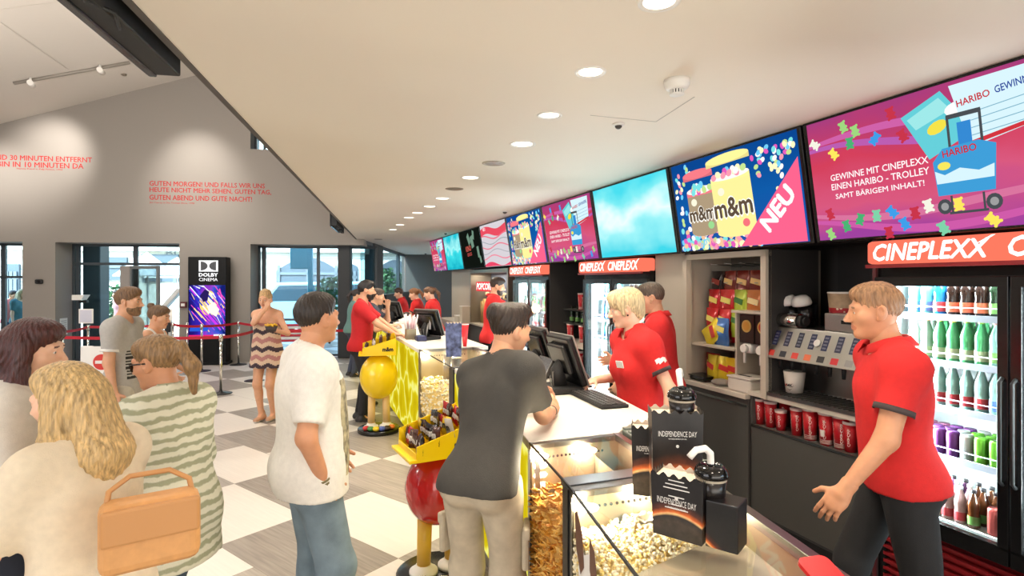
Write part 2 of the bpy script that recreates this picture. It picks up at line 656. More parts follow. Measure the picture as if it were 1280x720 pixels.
window('window_3', x313, xe + .25, 0.02, TOP, [(at_glaz(330), .09), (at_glaz(398), .07)], [(0.9, .05)])
window('window_4', xa, xw1, 4.77, 5.21, [(xa + (xw1 - xa) * .5, .05)], [], y=0.35)

# dark structural columns in the glazing
def column(nm, px0, px1, y, z1=TOP, d=0.4):
    xa_, xb_ = at_glaz(px0, y), at_glaz(px1, y)
    mb = MB(); mb.rbox(((xa_ + xb_) / 2, y + d / 2, z1 / 2), (xb_ - xa_, d, z1), 0.02)
    return struct(mb.build(nm, mat('column_black', (34, 36, 38), 0.5), loc=WO, rz=RW))
column('trim_3', 103, 125, 0.75)
column('trim_4', 422, 438, 0.30, CEIL, .4)

# oblique glazed stretch beyond the low ceiling's end
gA = Vector((-3.51, 13.05, 0)); gB = Vector((-3.9, 20.45, 0))
gl = (gB - gA).length; gr = math.atan2((gB - gA).y, (gB - gA).x)
r = struct(thing('window_5', None, None, gA, gr))
def gx(px):
    k = ray(px); d = (gB - gA)
    t = (k * gA.y - gA.x) / (d.x - k * d.y)
    return t * gl
mb = MB()
mb.box((gl / 2, 0, CEIL - .04), (gl, .08, .08))
mb.box((gl / 2, 0, .6), (gl, .12, 1.2))
for px, tt in ((465, .16), (497.5, .14)):
    mb.box((gx(px), 0, CEIL / 2), (tt, .1, CEIL))
mb.build('window_frame', M_framedk, r)
mb = MB(); mb.box((gl / 2, 0, 2.0), (gl - .02, .008, 1.6)); mb.build('pane', M_wglass, r)
mb = MB(); mb.box(((gx(465) + gx(476)) / 2, .06, CEIL / 2), (gx(476) - gx(465), .25, CEIL))
struct(mb.build('trim_5', MATS['column_black'], loc=gA, rz=gr))
mb = MB(); mb.box(((gx(476) + gl) / 2, -.08, .72), (gl - gx(476), .16, 1.44))
struct(mb.build('trim_6', MATS['column_black'], loc=gA, rz=gr))

# ------------------------------------------------------------ lettering on the far wall
M_red = mat('red_lettering', (176, 36, 32), 0.7)
def wall_text(lines, px0, px1, label, first, small=None, right=False):
    """lines: (text, y of its foot at px0, width in px)"""
    mb = MB()
    for (t, px_a, px_b, yb, hpx, bold) in lines:
        xA, Y = wall_at(px_a); xB, Y2 = wall_at(px_b)
        z = H + (352 - yb) / F * Y
        hh = hpx / F * Y
        M = Matrix.Translation((xA, -0.004, z)) @ Matrix.Rotation(math.pi / 2, 4, 'X')
        mb.text(t, xB - xA, hh, 0, M, bold)
    o = mb.build('wall_lettering', M_red, loc=WO, rz=RW)
    o.modifiers.new('s', 'SOLIDIFY').thickness = 0.003
    return tag(o, label, 'lettering', None)
wall_text([('GUTEN MORGEN! UND FALLS WIR UNS', 187, 331, 232, 6.0, .014), ('HEUTE NICHT MEHR SEHEN, GUTEN TAG,', 187, 339, 240.6, 6.6, .014),
           ('GUTEN ABEND UND GUTE NACHT!', 187, 315, 249.6, 6.2, .014), ('Jim Carrey in Die Truman Show, 1998', 187, 243, 254.5, 2.4, .0)],
          0, 0, 'three-line red quotation on the grey wall above the black illuminated totem', 0)
wall_text([('ES SIND 30 MINUTEN ENTFERNT', -24, 115, 199, 6.4, .014), ('ICH BIN IN 10 MINUTEN DA', -24, 104.5, 207.4, 6.6, .014),
           ('Harvey Keitel in Pulp Fiction, 1994', 21, 78, 212, 2.2, .0)], 0, 0,
          'two-line red quotation on the grey wall at the left edge, partly cut off', 0)

# ------------------------------------------------------------ lights: track with spots, downlights, detectors
tr0, tr1 = on_roof(17, 104, .02), on_roof(162, 78, .02)
d = tr1 - tr0
t = thing('light_track', 'long recessed grey light track on the sloping roof above the quotations', 'light track', tr0)
mb = MB(); mb.tube([(0, 0, 0), d], .035, 4); mb.build('rail', mat('track_grey', (150, 143, 134), .5), t)
def track_spot(px, py, px2, py2, label):
    a = on_roof(px, py, .04)
    t = thing('track_spotlight', label, 'spotlight', a, 0, 'spotlights on the roof track')
    aim = (P(px2, py2, a.y + 1.0) - a)
    aim = Vector((aim.x, aim.y, aim.z)).normalized()
    mb = MB(); mb.cyl((0, 0, .03), (0, 0, -.06), .02, n=10); mb.build('arm', M_white, t)
    mb = MB(); mb.cyl(Vector((0, 0, -.07)) - aim * .05, Vector((0, 0, -.07)) + aim * .20, .05, n=16); mb.build('lamp_head', M_white, t)
    mb = MB(); mb.cyl(Vector((0, 0, -.07)) + aim * .2005, Vector((0, 0, -.07)) + aim * .203, .042, n=16); mb.build('lens', emat('spot_lens', (255, 244, 228), 6), t)
    return a
sp1 = track_spot(38, 99, 52, 118, 'left white cylinder spotlight on the roof track')
sp2 = track_spot(125, 83, 140, 100, 'right white cylinder spotlight on the roof track')
def aim_rot(a, b):
    return (Vector(b) - Vector(a)).to_track_quat('-Z', 'Y').to_euler()
def wall_pt(px, py):
    x, Y = wall_at(px)
    return Vector((ray(px) * Y, Y, H + (352 - py) / F * Y))
for a, tgt, en in ((sp1 + Vector((0, 0, -.3)), wall_pt(66, 195), 330), (sp2 + Vector((1.2, 0, -.3)), wall_pt(248, 226), 300)):
    lamp('spot_wash', 'SPOT', a, en, (1, .95, .88), aim_rot(a, tgt), 0.12, spot=math.radians(62), blend=1.0)
sx = sp1 + Vector((-2.4, -.3, -.9))
lamp('spot_wash', 'SPOT', sx, 260, (1, .95, .88), aim_rot(sx, wall_pt(-10, 225)), 0.12, spot=math.radians(62), blend=1.0)

c1 = on_roof(145, 95, .01); c2 = on_roof(154, 94, .01)
t = thing('roof_vent', 'small dark round vent on the sloping roof beside the track', 'vent', c2)
mb = MB(); mb.cyl((0, 0, 0), (0, 0, .03), .06, n=16); mb.build('grille', mat('vent_brown', (120, 108, 95), .6), t)

EM_DL = emat('downlight_lens', (255, 240, 214), 5.0)
def downlight(p, r, lit, label, energy):
    t = thing('downlight', label, 'ceiling light', p, 0, 'downlights in the low ceiling')
    mb = MB(); mb.lathe([(r * .82, 0.0), (r, -.006), (r * 1.12, -.004), (r * 1.14, 0.001)], n=28, close=False)
    mb.build('ring', M_white if lit else mat('dark_ring', (150, 135, 118), .5), t)
    mb = MB(); mb.cyl((0, 0, -.001), (0, 0, .0005), r * .84, n=28)
    mb.build('lens', EM_DL if lit else mat('unlit_lens', (112, 98, 82), .4), t)
    if lit:
        lamp('downlight_and_fill', 'SPOT', (p.x, p.y, p.z - .02), energy, WARM, (0, 0, 0), r * .8, spot=math.radians(115), blend=.6)
dls = [(824, 2, 1), (738, 90, 1), (687, 144, 1), (653, 180, 1), (617, 204, 0), (588, 222, 1), (568, 236, 0), (553, 248, 1), (537, 258, 1),
       (522, 266, 1), (511, 272, 1), (500, 281, 1), (491, 287, 1), (473, 299, 0)]
words_ = ['nearest downlight at the top edge of the photo', 'second downlight from the front, above the counter', 'third downlight from the front, above the counter',
          'fourth small downlight from the front in the ceiling row', 'larger unlit brownish downlight in the ceiling row', 'lit downlight just beyond the unlit brownish one',
          'smaller unlit downlight beyond the lit one in the ceiling row', 'lit downlight just beyond the smaller unlit one', 'second lit downlight beyond the smaller unlit one',
          'third lit downlight beyond the smaller unlit one', 'fourth lit downlight beyond the smaller unlit one', 'fifth lit downlight beyond the smaller unlit one', 'sixth lit downlight beyond the smaller unlit one',
          'faint unlit downlight at the far end of the ceiling row']
for (px, py, lit), w_ in zip(dls, words_):
    p = PZ(px, py, CEIL)
    downlight(p, 0.066 if p.y < 4 else .085, lit, w_, 62)
# fill lamps without fittings, added to brighten the bar and the hall
for (x, y, z, e) in ((0.3, .2, CEIL - .02, 60), (1.7, .6, CEIL - .02, 60), (1.6, 2.3, CEIL - .02, 36), (1.15, 4.4, CEIL - .02, 45), (.3, 6.6, CEIL - .02, 50),
                     (-.7, 9.2, CEIL - .02, 60), (-1.6, 12.0, CEIL - .02, 70), (-2.4, 16, CEIL - .02, 80), (-.6, 3.6, CEIL - .02, 50), (-1.3, 6.2, CEIL - .02, 50),
                     ):
    lamp('downlight_and_fill', 'SPOT', (x, y, z), e, WARM, (0, 0, 0), .06, spot=math.radians(125), blend=.7)
for (x, y, z, e) in ((-3.2, 1.0, 5.6, 260), (-3.6, 4.5, 5.6, 260), (-4.4, 8.0, 5.2, 260), (-7.2, 3.0, 4.6, 220), (-7.6, 7.5, 4.4, 220), (-6.2, 10.4, 4.2, 110)):
    lamp('hall_fill', 'POINT', (x, y, z - .6), e * .55, NEUT, (0, 0, 0), .25)  # added point fill that lifts the hall walls and roof

# smoke detector and small sensors
p = PZ(846, 100, CEIL)
t = thing('smoke_detector', 'round white smoke detector on the low ceiling near the screens', 'smoke detector', p)
mb = MB(); mb.lathe([(.062, 0), (.062, -.022), (.058, -.026), (.058, -.034), (.05, -.044), (.04, -.048)], n=28); mb.build('base', M_white, t)
mb = MB()
for i in range(14):
    a = 2 * math.pi * i / 14
    mb.box((.031 * math.cos(a), .031 * math.sin(a), -.058), (.004, .008, .022), 0, None, a)
mb.lathe([(.025, -.046), (.025, -.068)], n=20, mi=1); mb.lathe([(.036, -.068), (.034, -.073), (.0, -.075)], n=24, mi=0)
mb.build('sensor_cage', [M_white, M_blackm], t)
for px, py, lab, r in ((773, 155, 'small white ceiling sensor left of the smoke detector', .038), (631, 264, 'dark ceiling sensor dome above the candy screens', .05),
                       (557, 291, 'dark ceiling sensor dome above the black screen', .05), (532, 316, 'small dark sensor where ceiling meets far end wall', .06)):
    p = PZ(px, py, CEIL) if py < 300 else P(532, 314, 19.5)
    p.z = CEIL
    t = thing('ceiling_sensor', lab, 'sensor', p)
    mb = MB(); mb.lathe([(r, 0), (r, -.008), (r * .8, -.012)], n=20); mb.build('base', M_white, t)
    mb = MB(); mb.ell((0, 0, -.012), (r * .6, r * .6, r * .55), mi=0); mb.build('dome', mat('sensor_dark', (60, 55, 50), .3), t)

# black screens hung on the bulkhead's outer face, seen from below
def hung_screen(Y0, Y1, label, prot=.19, zb=2.745):
    p0_ = Vector((bulk_x(Y0), Y0, 0)); p1_ = Vector((bulk_x(Y1), Y1, 0))
    L = (p1_ - p0_).length; a = math.atan2((p1_ - p0_).y, (p1_ - p0_).x)
    t = thing('hanging_display', label, 'display', (p0_.x, p0_.y, zb), a)
    mb = MB(); mb.rbox((L / 2, .035 + prot / 2, .42), (L, prot * .6, .84), .008); mb.build('housing', M_blackm, t)
    mb = MB(); mb.rbox((L / 2, prot + .0, .42), (L, .035, .86), .006); mb.build('front_bezel', mat('bezel_dark', (30, 33, 36), .2), t)
    for i in range(3):
        mb = MB(); x = L * (.2 + .3 * i)
        mb.box((x, .03 + prot * .35, -.012), (.28, prot * .3, .03))
        mb.tube([(x - .1, .05, -.01), (x, .09, -.03), (x + .12, .06, -.01), (x + .25, .1, -.012)], .008, 6)
        mb.build('cable_tray', M_blackm, t)
hung_screen(-1.2, 2.62, 'long black display hung on the bulkhead, seen from below top left')
hung_screen(9.3, 10.6, 'short black display hung far along the bulkhead edge', .16, 2.72)
# small wall devices
def on_wall(px, py, y=0.0):
    x, Y = wall_at(px)
    return Vector((x, y, H + (352 - py) / F * Y))
q = on_wall(50, 352)
t = thing('wall_speaker', 'small black rounded box on the grey pier between windows', 'wall box', Mw @ q, RW)
mb = MB(); mb.rbox((0, -.03, 0), (.15, .06, .10), .03); mb.build('housing', M_blackm, t)
mb = MB(); mb.cyl((0, -.058, 0), (0, -.064, 0), .03, n=16); mb.build('front_cap', M_black, t)
q = on_wall(230, 381)
t = thing('fire_alarm_box', 'dark red square alarm box on the wall left of black totem', 'alarm box', Mw @ q, RW)
mb = MB(); mb.rbox((0, -.03, 0), (.13, .06, .13), .01); mb.build('housing', mat('alarm_red', (92, 28, 30), .4), t)
mb = MB(); mb.rbox((0, -.062, 0), (.075, .006, .06), .002); mb.build('window', M_white, t)
q = on_wall(77 if 77 < 0 else 66, 412)
# ------------------------------------------------------------ outside
mb = MB(); mb.box((-8, 32, -.06), (60, 38, .1)); struct(mb.build('ground', mat('pavement', (176, 174, 170), .8, noise=.08, nscale=4)))
M_stone = mat('facade_stone', (200, 196, 184), .8, noise=.06, nscale=2)
def facade_mat():
    m = mat('facade_blocks', (214, 208, 194), .85)
    nt = m.node_tree; b = nt.nodes['Principled BSDF']
    tc = nt.nodes.new('ShaderNodeTexCoord'); mp = nt.nodes.new('ShaderNodeMapping')
    mp.inputs['Rotation'].default_value = (math.radians(90), 0, 0)
    nt.links.new(tc.outputs['Object'], mp.inputs['Vector'])
    br = nt.nodes.new('ShaderNodeTexBrick')
    br.inputs['Color1'].default_value = rgb(216, 210, 197); br.inputs['Color2'].default_value = rgb(206, 201, 190); br.inputs['Mortar'].default_value = rgb(160, 155, 146)
    br.inputs['Scale'].default_value = 1.0; br.inputs['Mortar Size'].default_value = .012; br.inputs['Brick Width'].default_value = 1.1; br.inputs['Row Height'].default_value = .45
    nt.links.new(mp.outputs['Vector'], br.inputs['Vector'])
    nt.links.new(br.outputs['Color'], b.inputs['Base Color'])
    return m
FY = 9.5     # facade in the wall frame
def fac(px, py):
    o = WO + WY * FY
    k = ray(px); c = WY.dot(o); Y = c / (WY.x * k + WY.y)
    return Vector(((Vector((k * Y, Y, 0)) - WO).dot(WX), FY, H + (352 - py) / F * Y))
t = thing('building', 'pale stone building with arched openings across the street', 'building', WO + WY * FY, RW)
mb = MB()
mb.box((2, .5, 4.5), (46, 1.0, 9.0))
mb.build('wall', facade_mat(), t)
mb = MB(); mb.box((2, -.12, fac(380, 312).z), (46, .3, .22)); mb.box((2, -.06, fac(380, 330).z + 1.6), (46, .2, .12)); mb.build('cornice', mat('cornice', (228, 224, 214), .8), t)
def arch(px0, px1, ytop, ybase, arched=True):
    a, b = fac(px0, ytop).x, fac(px1, ytop).x
    zt = fac((px0 + px1) / 2, ytop).z; zb = max(.05, fac((px0 + px1) / 2, ybase).z)
    poly = [(a, zb), (b, zb)]
    if arched:
        rise = (b - a) * .22
        for i in range(13):
            u = i / 12
            poly.append((b + (a - b) * u, zt - rise + rise * math.sin(math.pi * u)))
    else:
        poly += [(b, zt), (a, zt)]
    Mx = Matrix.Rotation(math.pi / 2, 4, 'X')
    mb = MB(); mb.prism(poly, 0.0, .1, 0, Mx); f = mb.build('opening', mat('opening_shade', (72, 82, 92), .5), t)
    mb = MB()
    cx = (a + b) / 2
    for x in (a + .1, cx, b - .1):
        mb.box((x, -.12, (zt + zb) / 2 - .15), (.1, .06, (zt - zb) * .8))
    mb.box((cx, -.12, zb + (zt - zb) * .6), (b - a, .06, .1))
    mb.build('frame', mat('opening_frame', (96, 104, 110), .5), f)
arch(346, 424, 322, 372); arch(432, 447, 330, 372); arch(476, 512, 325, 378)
arch(178, 224, 318, 352, False); arch(8, 26, 330, 372, False); arch(108, 160, 322, 350, False)
mb = MB()
q = fac(208, 322)
mb.text('BOU', None, .36, 0, Matrix.Translation((q.x, -.03, q.z)) @ Matrix.Rotation(math.pi / 2, 4, 'X'), .02)
mb.build('shop_lettering', mat('grey_letters', (120, 124, 128), .5), t)
# patio parasols, shrubs, car, post
def parasol(px, py, Y, w, label):
    p = P(px, py, Y)
    t = thing('patio_parasol', label, 'parasol', (p.x, p.y, -.01), 0, 'white parasols outside')
    mb = MB(); mb.cyl((0, 0, 0), (0, 0, p.z + .7), .03, n=8); mb.build('pole', M_white, t)
    mb = MB(); mb.lathe([(w, p.z), (w, p.z + .03), (w * .5, p.z + .38), (.0, p.z + .72)], n=8, smooth=False); mb.build('canopy', mat('parasol_white', (236, 236, 232), .8), t)
parasol(184, 345, 16.6, .85, 'left white parasol outside the middle window')
parasol(222, 347, 19.4, 1.0, 'right white parasol outside the middle window')
def shrub(px, Y, w, hgt, label, seed):
    R = random.Random(seed)
    p = P(px, 352, Y)
    t = thing('shrub', label, 'shrub', (p.x, p.y, -.01))
    mb = MB()
    for i in range(420):
        a = R.uniform(0, 6.28); rr = w * math.sqrt(R.random()); z = R.uniform(.25, 1) * hgt
        rr *= (1 - .5 * abs(z / hgt - .6))
        c = Vector((rr * math.cos(a), rr * math.sin(a), z))
        d1 = Vector((R.uniform(-1, 1), R.uniform(-1, 1), R.uniform(-.4, 1))).normalized() * R.uniform(.08, .16)
        d2 = d1.cross(Vector((R.random(), R.random(), R.random()))).normalized() * .05
        mb.quad(c - d1, c + d2, c + d1, c - d2, R.choice((0, 0, 1)))
    mb.build('foliage', [mat('leaf_green', (52, 96, 58), .6), mat('leaf_light', (92, 132, 84), .6)], t)
    mb = MB()
    for i in range(5):
        mb.tube([(0, 0, 0), (R.uniform(-.4, .4) * w, R.uniform(-.4, .4) * w, hgt * .7)], [.03, .01], 5)
    mb.build('stem', mat('stem', (80, 66, 50), .8), t)
shrub(136, 16.5, .55, 1.7, 'leafy green shrub outside the middle window', 1)
shrub(412, 16.4, .45, 1.9, 'dark green shrub outside right window beside black column', 2)
shrub(484, 21.0, .32, 2.3, 'green shrub outside the narrow window near the end wall', 3)
shrub(501, 21.6, .24, 2.1, 'small shrub right in the narrow far window', 4)
def car(px, Y, label, c):
    t = thing('parked_car', label, 'car', (-6.45, 19.0, -.01), RW)
    prof = [(-2.1, .35), (-2.15, .95), (-1.7, 1.15), (-1.2, 1.78), (1.9, 1.82), (2.05, 1.2), (2.12, .9), (2.15, .38)]
    mb = MB(); mb.prism(prof, -.85, .85, 0, Matrix.Rotation(math.pi / 2, 4, 'X')); mb.build('body', mat('car_paint', c, .3), t, bevel=.05)
    mb = MB(); mb.prism([(-1.5, 1.2), (-1.12, 1.68), (1.75, 1.72), (1.85, 1.22)], -.87, .87, 0, Matrix.Rotation(math.pi / 2, 4, 'X')); mb.build('windows', mat('car_glass', (60, 78, 90), .15), t)
    for x in (-1.3, 1.3):
        for y in (-.8, .8):
            mb = MB(); mb.cyl((x, y - .1, .34), (x, y + .1, .34), .34, n=20); mb.build('wheel', M_blackm, t)
car(486, 24, 'pale blue parked car seen through the narrow far window', (150, 188, 205))
p = P(388, 352, 15.6)
t = thing('street_sign_post', 'teal sign post with boxy panel outside right window', 'sign post', (p.x, p.y, -.01), RW)
M_teal = mat('teal_paint', (52, 140, 160), .4)
mb = MB(); mb.rbox((0, 0, 1.5), (.13, .13, 3.0), .02); mb.build('post', M_teal, t)
mb = MB(); mb.rbox((-.28, 0, 2.58), (.5, .14, .85), .03); mb.build('panel', M_teal, t)
# ------------------------------------------------------------ menu screens
def FM(x, u, v, rot=0.0):
    """flat drawing frame on a face that looks along -x: u to the viewer's right, v up"""
    M = Matrix(((0, 0, -1, x), (-1, 0, 0, -u), (0, 1, 0, v), (0, 0, 0, 1)))
    return M @ Matrix.Rotation(rot, 4, 'Z') if rot else M

SE = 1.16
C_ = {}
def sc(c, st=SE):
    return emat('screen_%d_%d_%d' % c, c, st)

class Pic(MB):
    def __init__(s, x0):
        super().__init__(); s.x0 = x0; s.ml = []; s.layer = 0
    def mi(s, m):
        if m not in s.ml: s.ml.append(m)
        return s.ml.index(m)
    def poly(s, pts, m, lay=None):
        s.layer = s.layer + 1 if lay is None else lay
        x = s.x0 - .00012 * s.layer
        s.add([(x, -u, v) for u, v in pts], [tuple(range(len(pts)))], s.mi(m))
    def rect(s, u, v, w, h, m, rot=0.0, lay=None):
        c, q = math.cos(rot), math.sin(rot)
        s.poly([(u + a * c - b * q, v + a * q + b * c) for a, b in ((-w / 2, -h / 2), (w / 2, -h / 2), (w / 2, h / 2), (-w / 2, h / 2))], m, lay)
    def disc(s, u, v, a, b, m, n=14, rot=0.0, lay=None):
        c, q = math.cos(rot), math.sin(rot)
        s.poly([(u + a * math.cos(6.2832 * i / n) * c - b * math.sin(6.2832 * i / n) * q, v + a * math.cos(6.2832 * i / n) * q + b * math.sin(6.2832 * i / n) * c) for i in range(n)], m, lay)
    def word(s, t, u, v, w, h, m, rot=0.0, bold=.02, shear=0.0, align='L'):
        s.layer += 1
        s.text(t, w, h, s.mi(m), FM(s.x0 - .00012 * s.layer, u, v, rot), bold, 0, shear, align)
    def done(s, name, parent):
        return s.build(name, s.ml, parent)

GUM = [(240, 220, 90), (70, 170, 110), (60, 150, 220), (232, 232, 215), (150, 205, 120), (190, 50, 70), (120, 200, 160)]
def gummy(p, u, v, s_, c, rot, lay):
    m = sc(c)
    p.rect(u, v, .55 * s_, s_, m, rot, lay)
    for dx, dy in ((-.28, .42), (.28, .42), (-.3, -.1), (.3, -.1), (-.27, -.45), (.27, -.45)):
        cc, q = math.cos(rot), math.sin(rot)
        p.disc(u + (dx * cc - dy * q) * s_, v + (dx * q + dy * cc) * s_, .13 * s_, .13 * s_, m, 7, 0, lay + 1)

SWID, SHGT = 1.285, .715
def pic_gummy(scr, x, R):
    g = MB(); hw, v0, v1 = SWID / 2, .015, .015 + SHGT
    g.add([(x, hw, v0), (x, -hw, v0), (x, -hw, v1), (x, hw, v1)], [(0, 1, 2, 3)])
    o = g.build('picture', egrad('gummy_ground', [(0, (150, 62, 150)), (.3, (205, 84, 120)), (.6, (200, 60, 86)), (1, (158, 58, 118))], SE, 2, .55, 2.2), scr)
    p = Pic(x - .0005)
    for k, (cv, a, c) in enumerate(((.60, .03, (196, 92, 160)), (.53, .05, (176, 88, 168)), (.10, .04, (196, 86, 160)), (.17, .03, (206, 110, 150)))):
        pts = [(-hw + SWID * i / 24, cv + a * math.sin(i / 24 * 5 + k)) for i in range(25)]
        p.poly(pts + [(u, v - .022 - .02 * math.sin((u + hw) / SWID * 3)) for u, v in reversed(pts)], sc(c))
    lay = p.layer + 2
    for (u, v, q) in ((-.60, .60, .9), (-.40, .66, .3), (-.33, .62, .2), (-.48, .52, .6), (-.37, .56, 0), (-.22, .55, -.7), (-.12, .66, .2), (-.07, .53, .4), (-.55, .17, .3), (-.45, .09, .2),
                      (-.36, .12, -.3), (-.26, .13, 0), (-.17, .14, .7), (-.11, .07, .4), (-.05, .12, .1), (.02, .15, .2), (.08, .03, .4), (.16, .14, .1), (-.56, .05, .4), (.5, .07, .2), (.56, .12, .5), (.3, .05, .8), (-.2, .03, .1)):
        gummy(p, u, v, .062, R.choice(GUM), q, lay)
    p.layer = lay + 2
    # leaflet and entry form
    p.poly([(-.07, .62), (.13, .70), (.27, .48), (.05, .38)], sc((96, 196, 206)))
    p.poly([(-.04, .60), (.12, .67), (.17, .60), (.0, .54)], sc((150, 220, 220)))
    p.disc(.10, .53, .05, .03, sc((232, 214, 70)), 12, .4)
    p.disc(.19, .60, .05, .03, sc((245, 245, 240)), 12, .2)
    p.poly([(.17, .71), (.58, .71), (.55, .47), (.24, .40)], sc((206, 232, 240)))
    p.poly([(.19, .42), (.56, .49), (.555, .47), (.20, .40)], sc((200, 50, 60)))
    p.word('HARIBO', .20, .60, .14, .032, sc((190, 40, 50)), .10)
    p.word('GEWINNSPIEL', .36, .618, .20, .032, sc((40, 70, 150)), .10)
    for i in range(4):
        p.rect(.40, .575 - .035 * i, .30, .004, sc((120, 170, 190)), .10)
    # trolley
    n0 = len(p.v)
    m1, m2 = sc((60, 150, 205)), sc((70, 74, 78))
    for u in (.235, .375):
        p.rect(u, .42, .012, .30, m2, 0)
    p.rect(.305, .565, .15, .022, m2)
    p.rect(.305, .47, .06, .12, sc((50, 130, 200)))
    p.poly([(.16, .19), (.41, .19), (.43, .40), (.36, .43), (.20, .42), (.15, .36)], m1)
    p.poly([(.16, .25), (.41, .25), (.415, .31), (.35, .29), (.27, .315), (.20, .29), (.155, .315)], sc((205, 232, 240)))
    p.disc(.20, .335, .03, .02, sc((235, 220, 90)))
    p.word('HARIBO', .20, .375, .15, .034, sc((190, 40, 50)), .06)
    for u in (.185, .40):
        p.disc(u, .135, .034, .038, m2); p.disc(u, .135, .018, .02, sc((150, 150, 150)))
    p.rect(.29, .10, .17, .012, m2); p.rect(.22, .14, .01, .09, m2); p.rect(.36, .14, .01, .09, m2)
    p.v[n0:] = [(x_, y_ + .085, z_) for x_, y_, z_ in p.v[n0:]]
    for t_, v, w in (('GEWINNE MIT CINEPLEXX', .365, .56), ('EINEN HARIBO - TROLLEY', .31, .56), ('SAMT BÄRIGEM INHALT!', .255, .51)):
        p.word(t_, -.515 + (.0 if 'SAMT' not in t_ else .02), v, w, .036, sc((248, 240, 240)), 0, .012)
    p.done('artwork', o)
    return o

def pic_candy(scr, x, R):
    g = MB(); hw, v0, v1 = SWID / 2, .015, .015 + SHGT
    g.add([(x, hw, v0), (x, -hw, v0), (x, -hw, v1), (x, hw, v1)], [(0, 1, 2, 3)])
    o = g.build('picture', egrad('candy_ground', [(0, (30, 80, 160)), (.5, (14, 86, 160)), (1, (10, 66, 138))], SE, 2, .3, 3), scr)
    p = Pic(x - .0005)
    pal = [(245, 240, 190), (240, 150, 170), (120, 220, 220), (250, 245, 240), (240, 190, 150), (110, 200, 240), (190, 220, 140), (220, 90, 180)]
    for i in range(150):
        lay = 1 + i % 6
        u = R.uniform(-hw + .02, .30); v = .03 + abs(R.gauss(0, .075))
        if v < .26: p.disc(u, v, .026, .022, sc(R.choice(pal)), 9, R.random() * 3, lay)
    for (u0, v0_, n) in ((-.59, .55, 16), (-.45, .64, 8), (.30, .60, 10), (.46, .52, 16), (.56, .62, 14), (.35, .68, 8), (-.57, .30, 8), (.60, .42, 4)):
        for i in range(n):
            u, v = u0 + R.gauss(0, .03), v0_ + R.gauss(0, .06)
            if abs(u) < hw - .03 and .04 < v < v1 - .03: p.disc(u, v, .022, .017, sc(R.choice(pal[:4] + pal[5:])), 9, R.random() * 3, 1 + i % 6)
    p.layer = 8
    def can(u, v, w, h, body, lid, txt, ang):
        c, q = math.cos(ang), math.sin(ang)
        T = lambda a, b: (u + a * c - b * q, v + a * q + b * c)
        arc = lambda y, k, s_: [T(w * math.cos(math.pi * i / 10), y + k * s_ * math.sin(math.pi * i / 10)) for i in range(11)]
        p.poly(arc(0, .035, -1)[::-1] + [T(w, h), T(-w, h)][0:2], sc(body))
        p.poly([T(-w, h - .02), T(w, h - .02), T(w, h + .02), T(-w, h + .02)], sc(lid))
        pts = [T(w * 1.0 * math.cos(6.283 * i / 20), h + .02 + .03 * math.sin(6.283 * i / 20)) for i in range(20)]
        p.poly(pts, sc((250, 244, 236)))
        for i in range(14):
            a = R.uniform(0, 6.28); rr = R.random() ** .5
            q_ = T(w * .85 * rr * math.cos(a), h + .035 + .03 * rr * math.sin(a))
            p.disc(q_[0], q_[1], .03, .025, sc(R.choice(pal)), 10, a, p.layer + 1 + i % 3)
        p.layer += 5
        pts = [T(w * 1.12 * math.cos(6.283 * i / 20), h + .15 + .034 * math.sin(6.283 * i / 20)) for i in range(20)]
        p.poly([T(-w * 1.12, h + .11), T(w * 1.12, h + .11), T(w * 1.12, h + .15), T(-w * 1.12, h + .15)], sc(tuple(int(k * .9) for k in lid)))
        p.poly(pts, sc(lid))
        p.disc(*T(-w * .5, h * .78), .035, .03, sc((240, 236, 210)))
        a0 = T(-w * .97, h * .30)
        p.word('m&m', a0[0] - .008, a0[1] - .006, w * 1.97, h * .36, sc((250, 248, 240)), ang, .07)
        p.word('m&m', a0[0], a0[1], w * 1.9, h * .34, sc((92, 76, 60)), ang, .03)
        p.disc(*T(w * .55, h * .14), .035, .03, sc((150, 210, 140) if body[0] < 200 else (236, 110, 120)))
    can(-.32, .16, .155, .31, (168, 148, 120), (236, 120, 130), 'm', .02)
    can(.03, .13, .20, .40, (246, 232, 150), (250, 236, 150), 'm', .03)
    p.poly([(.06, .02), (hw - .005, .02), (hw - .005, .56)], sc((240, 96, 136)))
    p.word('NEU', .34, .10, .33, .115, sc((250, 246, 246)), .72, .05)
    p.done('artwork', o)
    return o

def pic_plain(scr, x, m):
    g = MB(); hw, v0, v1 = SWID / 2, .015, .015 + SHGT
    g.add([(x, hw, v0), (x, -hw, v0), (x, -hw, v1), (x, hw, v1)], [(0, 1, 2, 3)])
    return g.build('picture', m, scr)

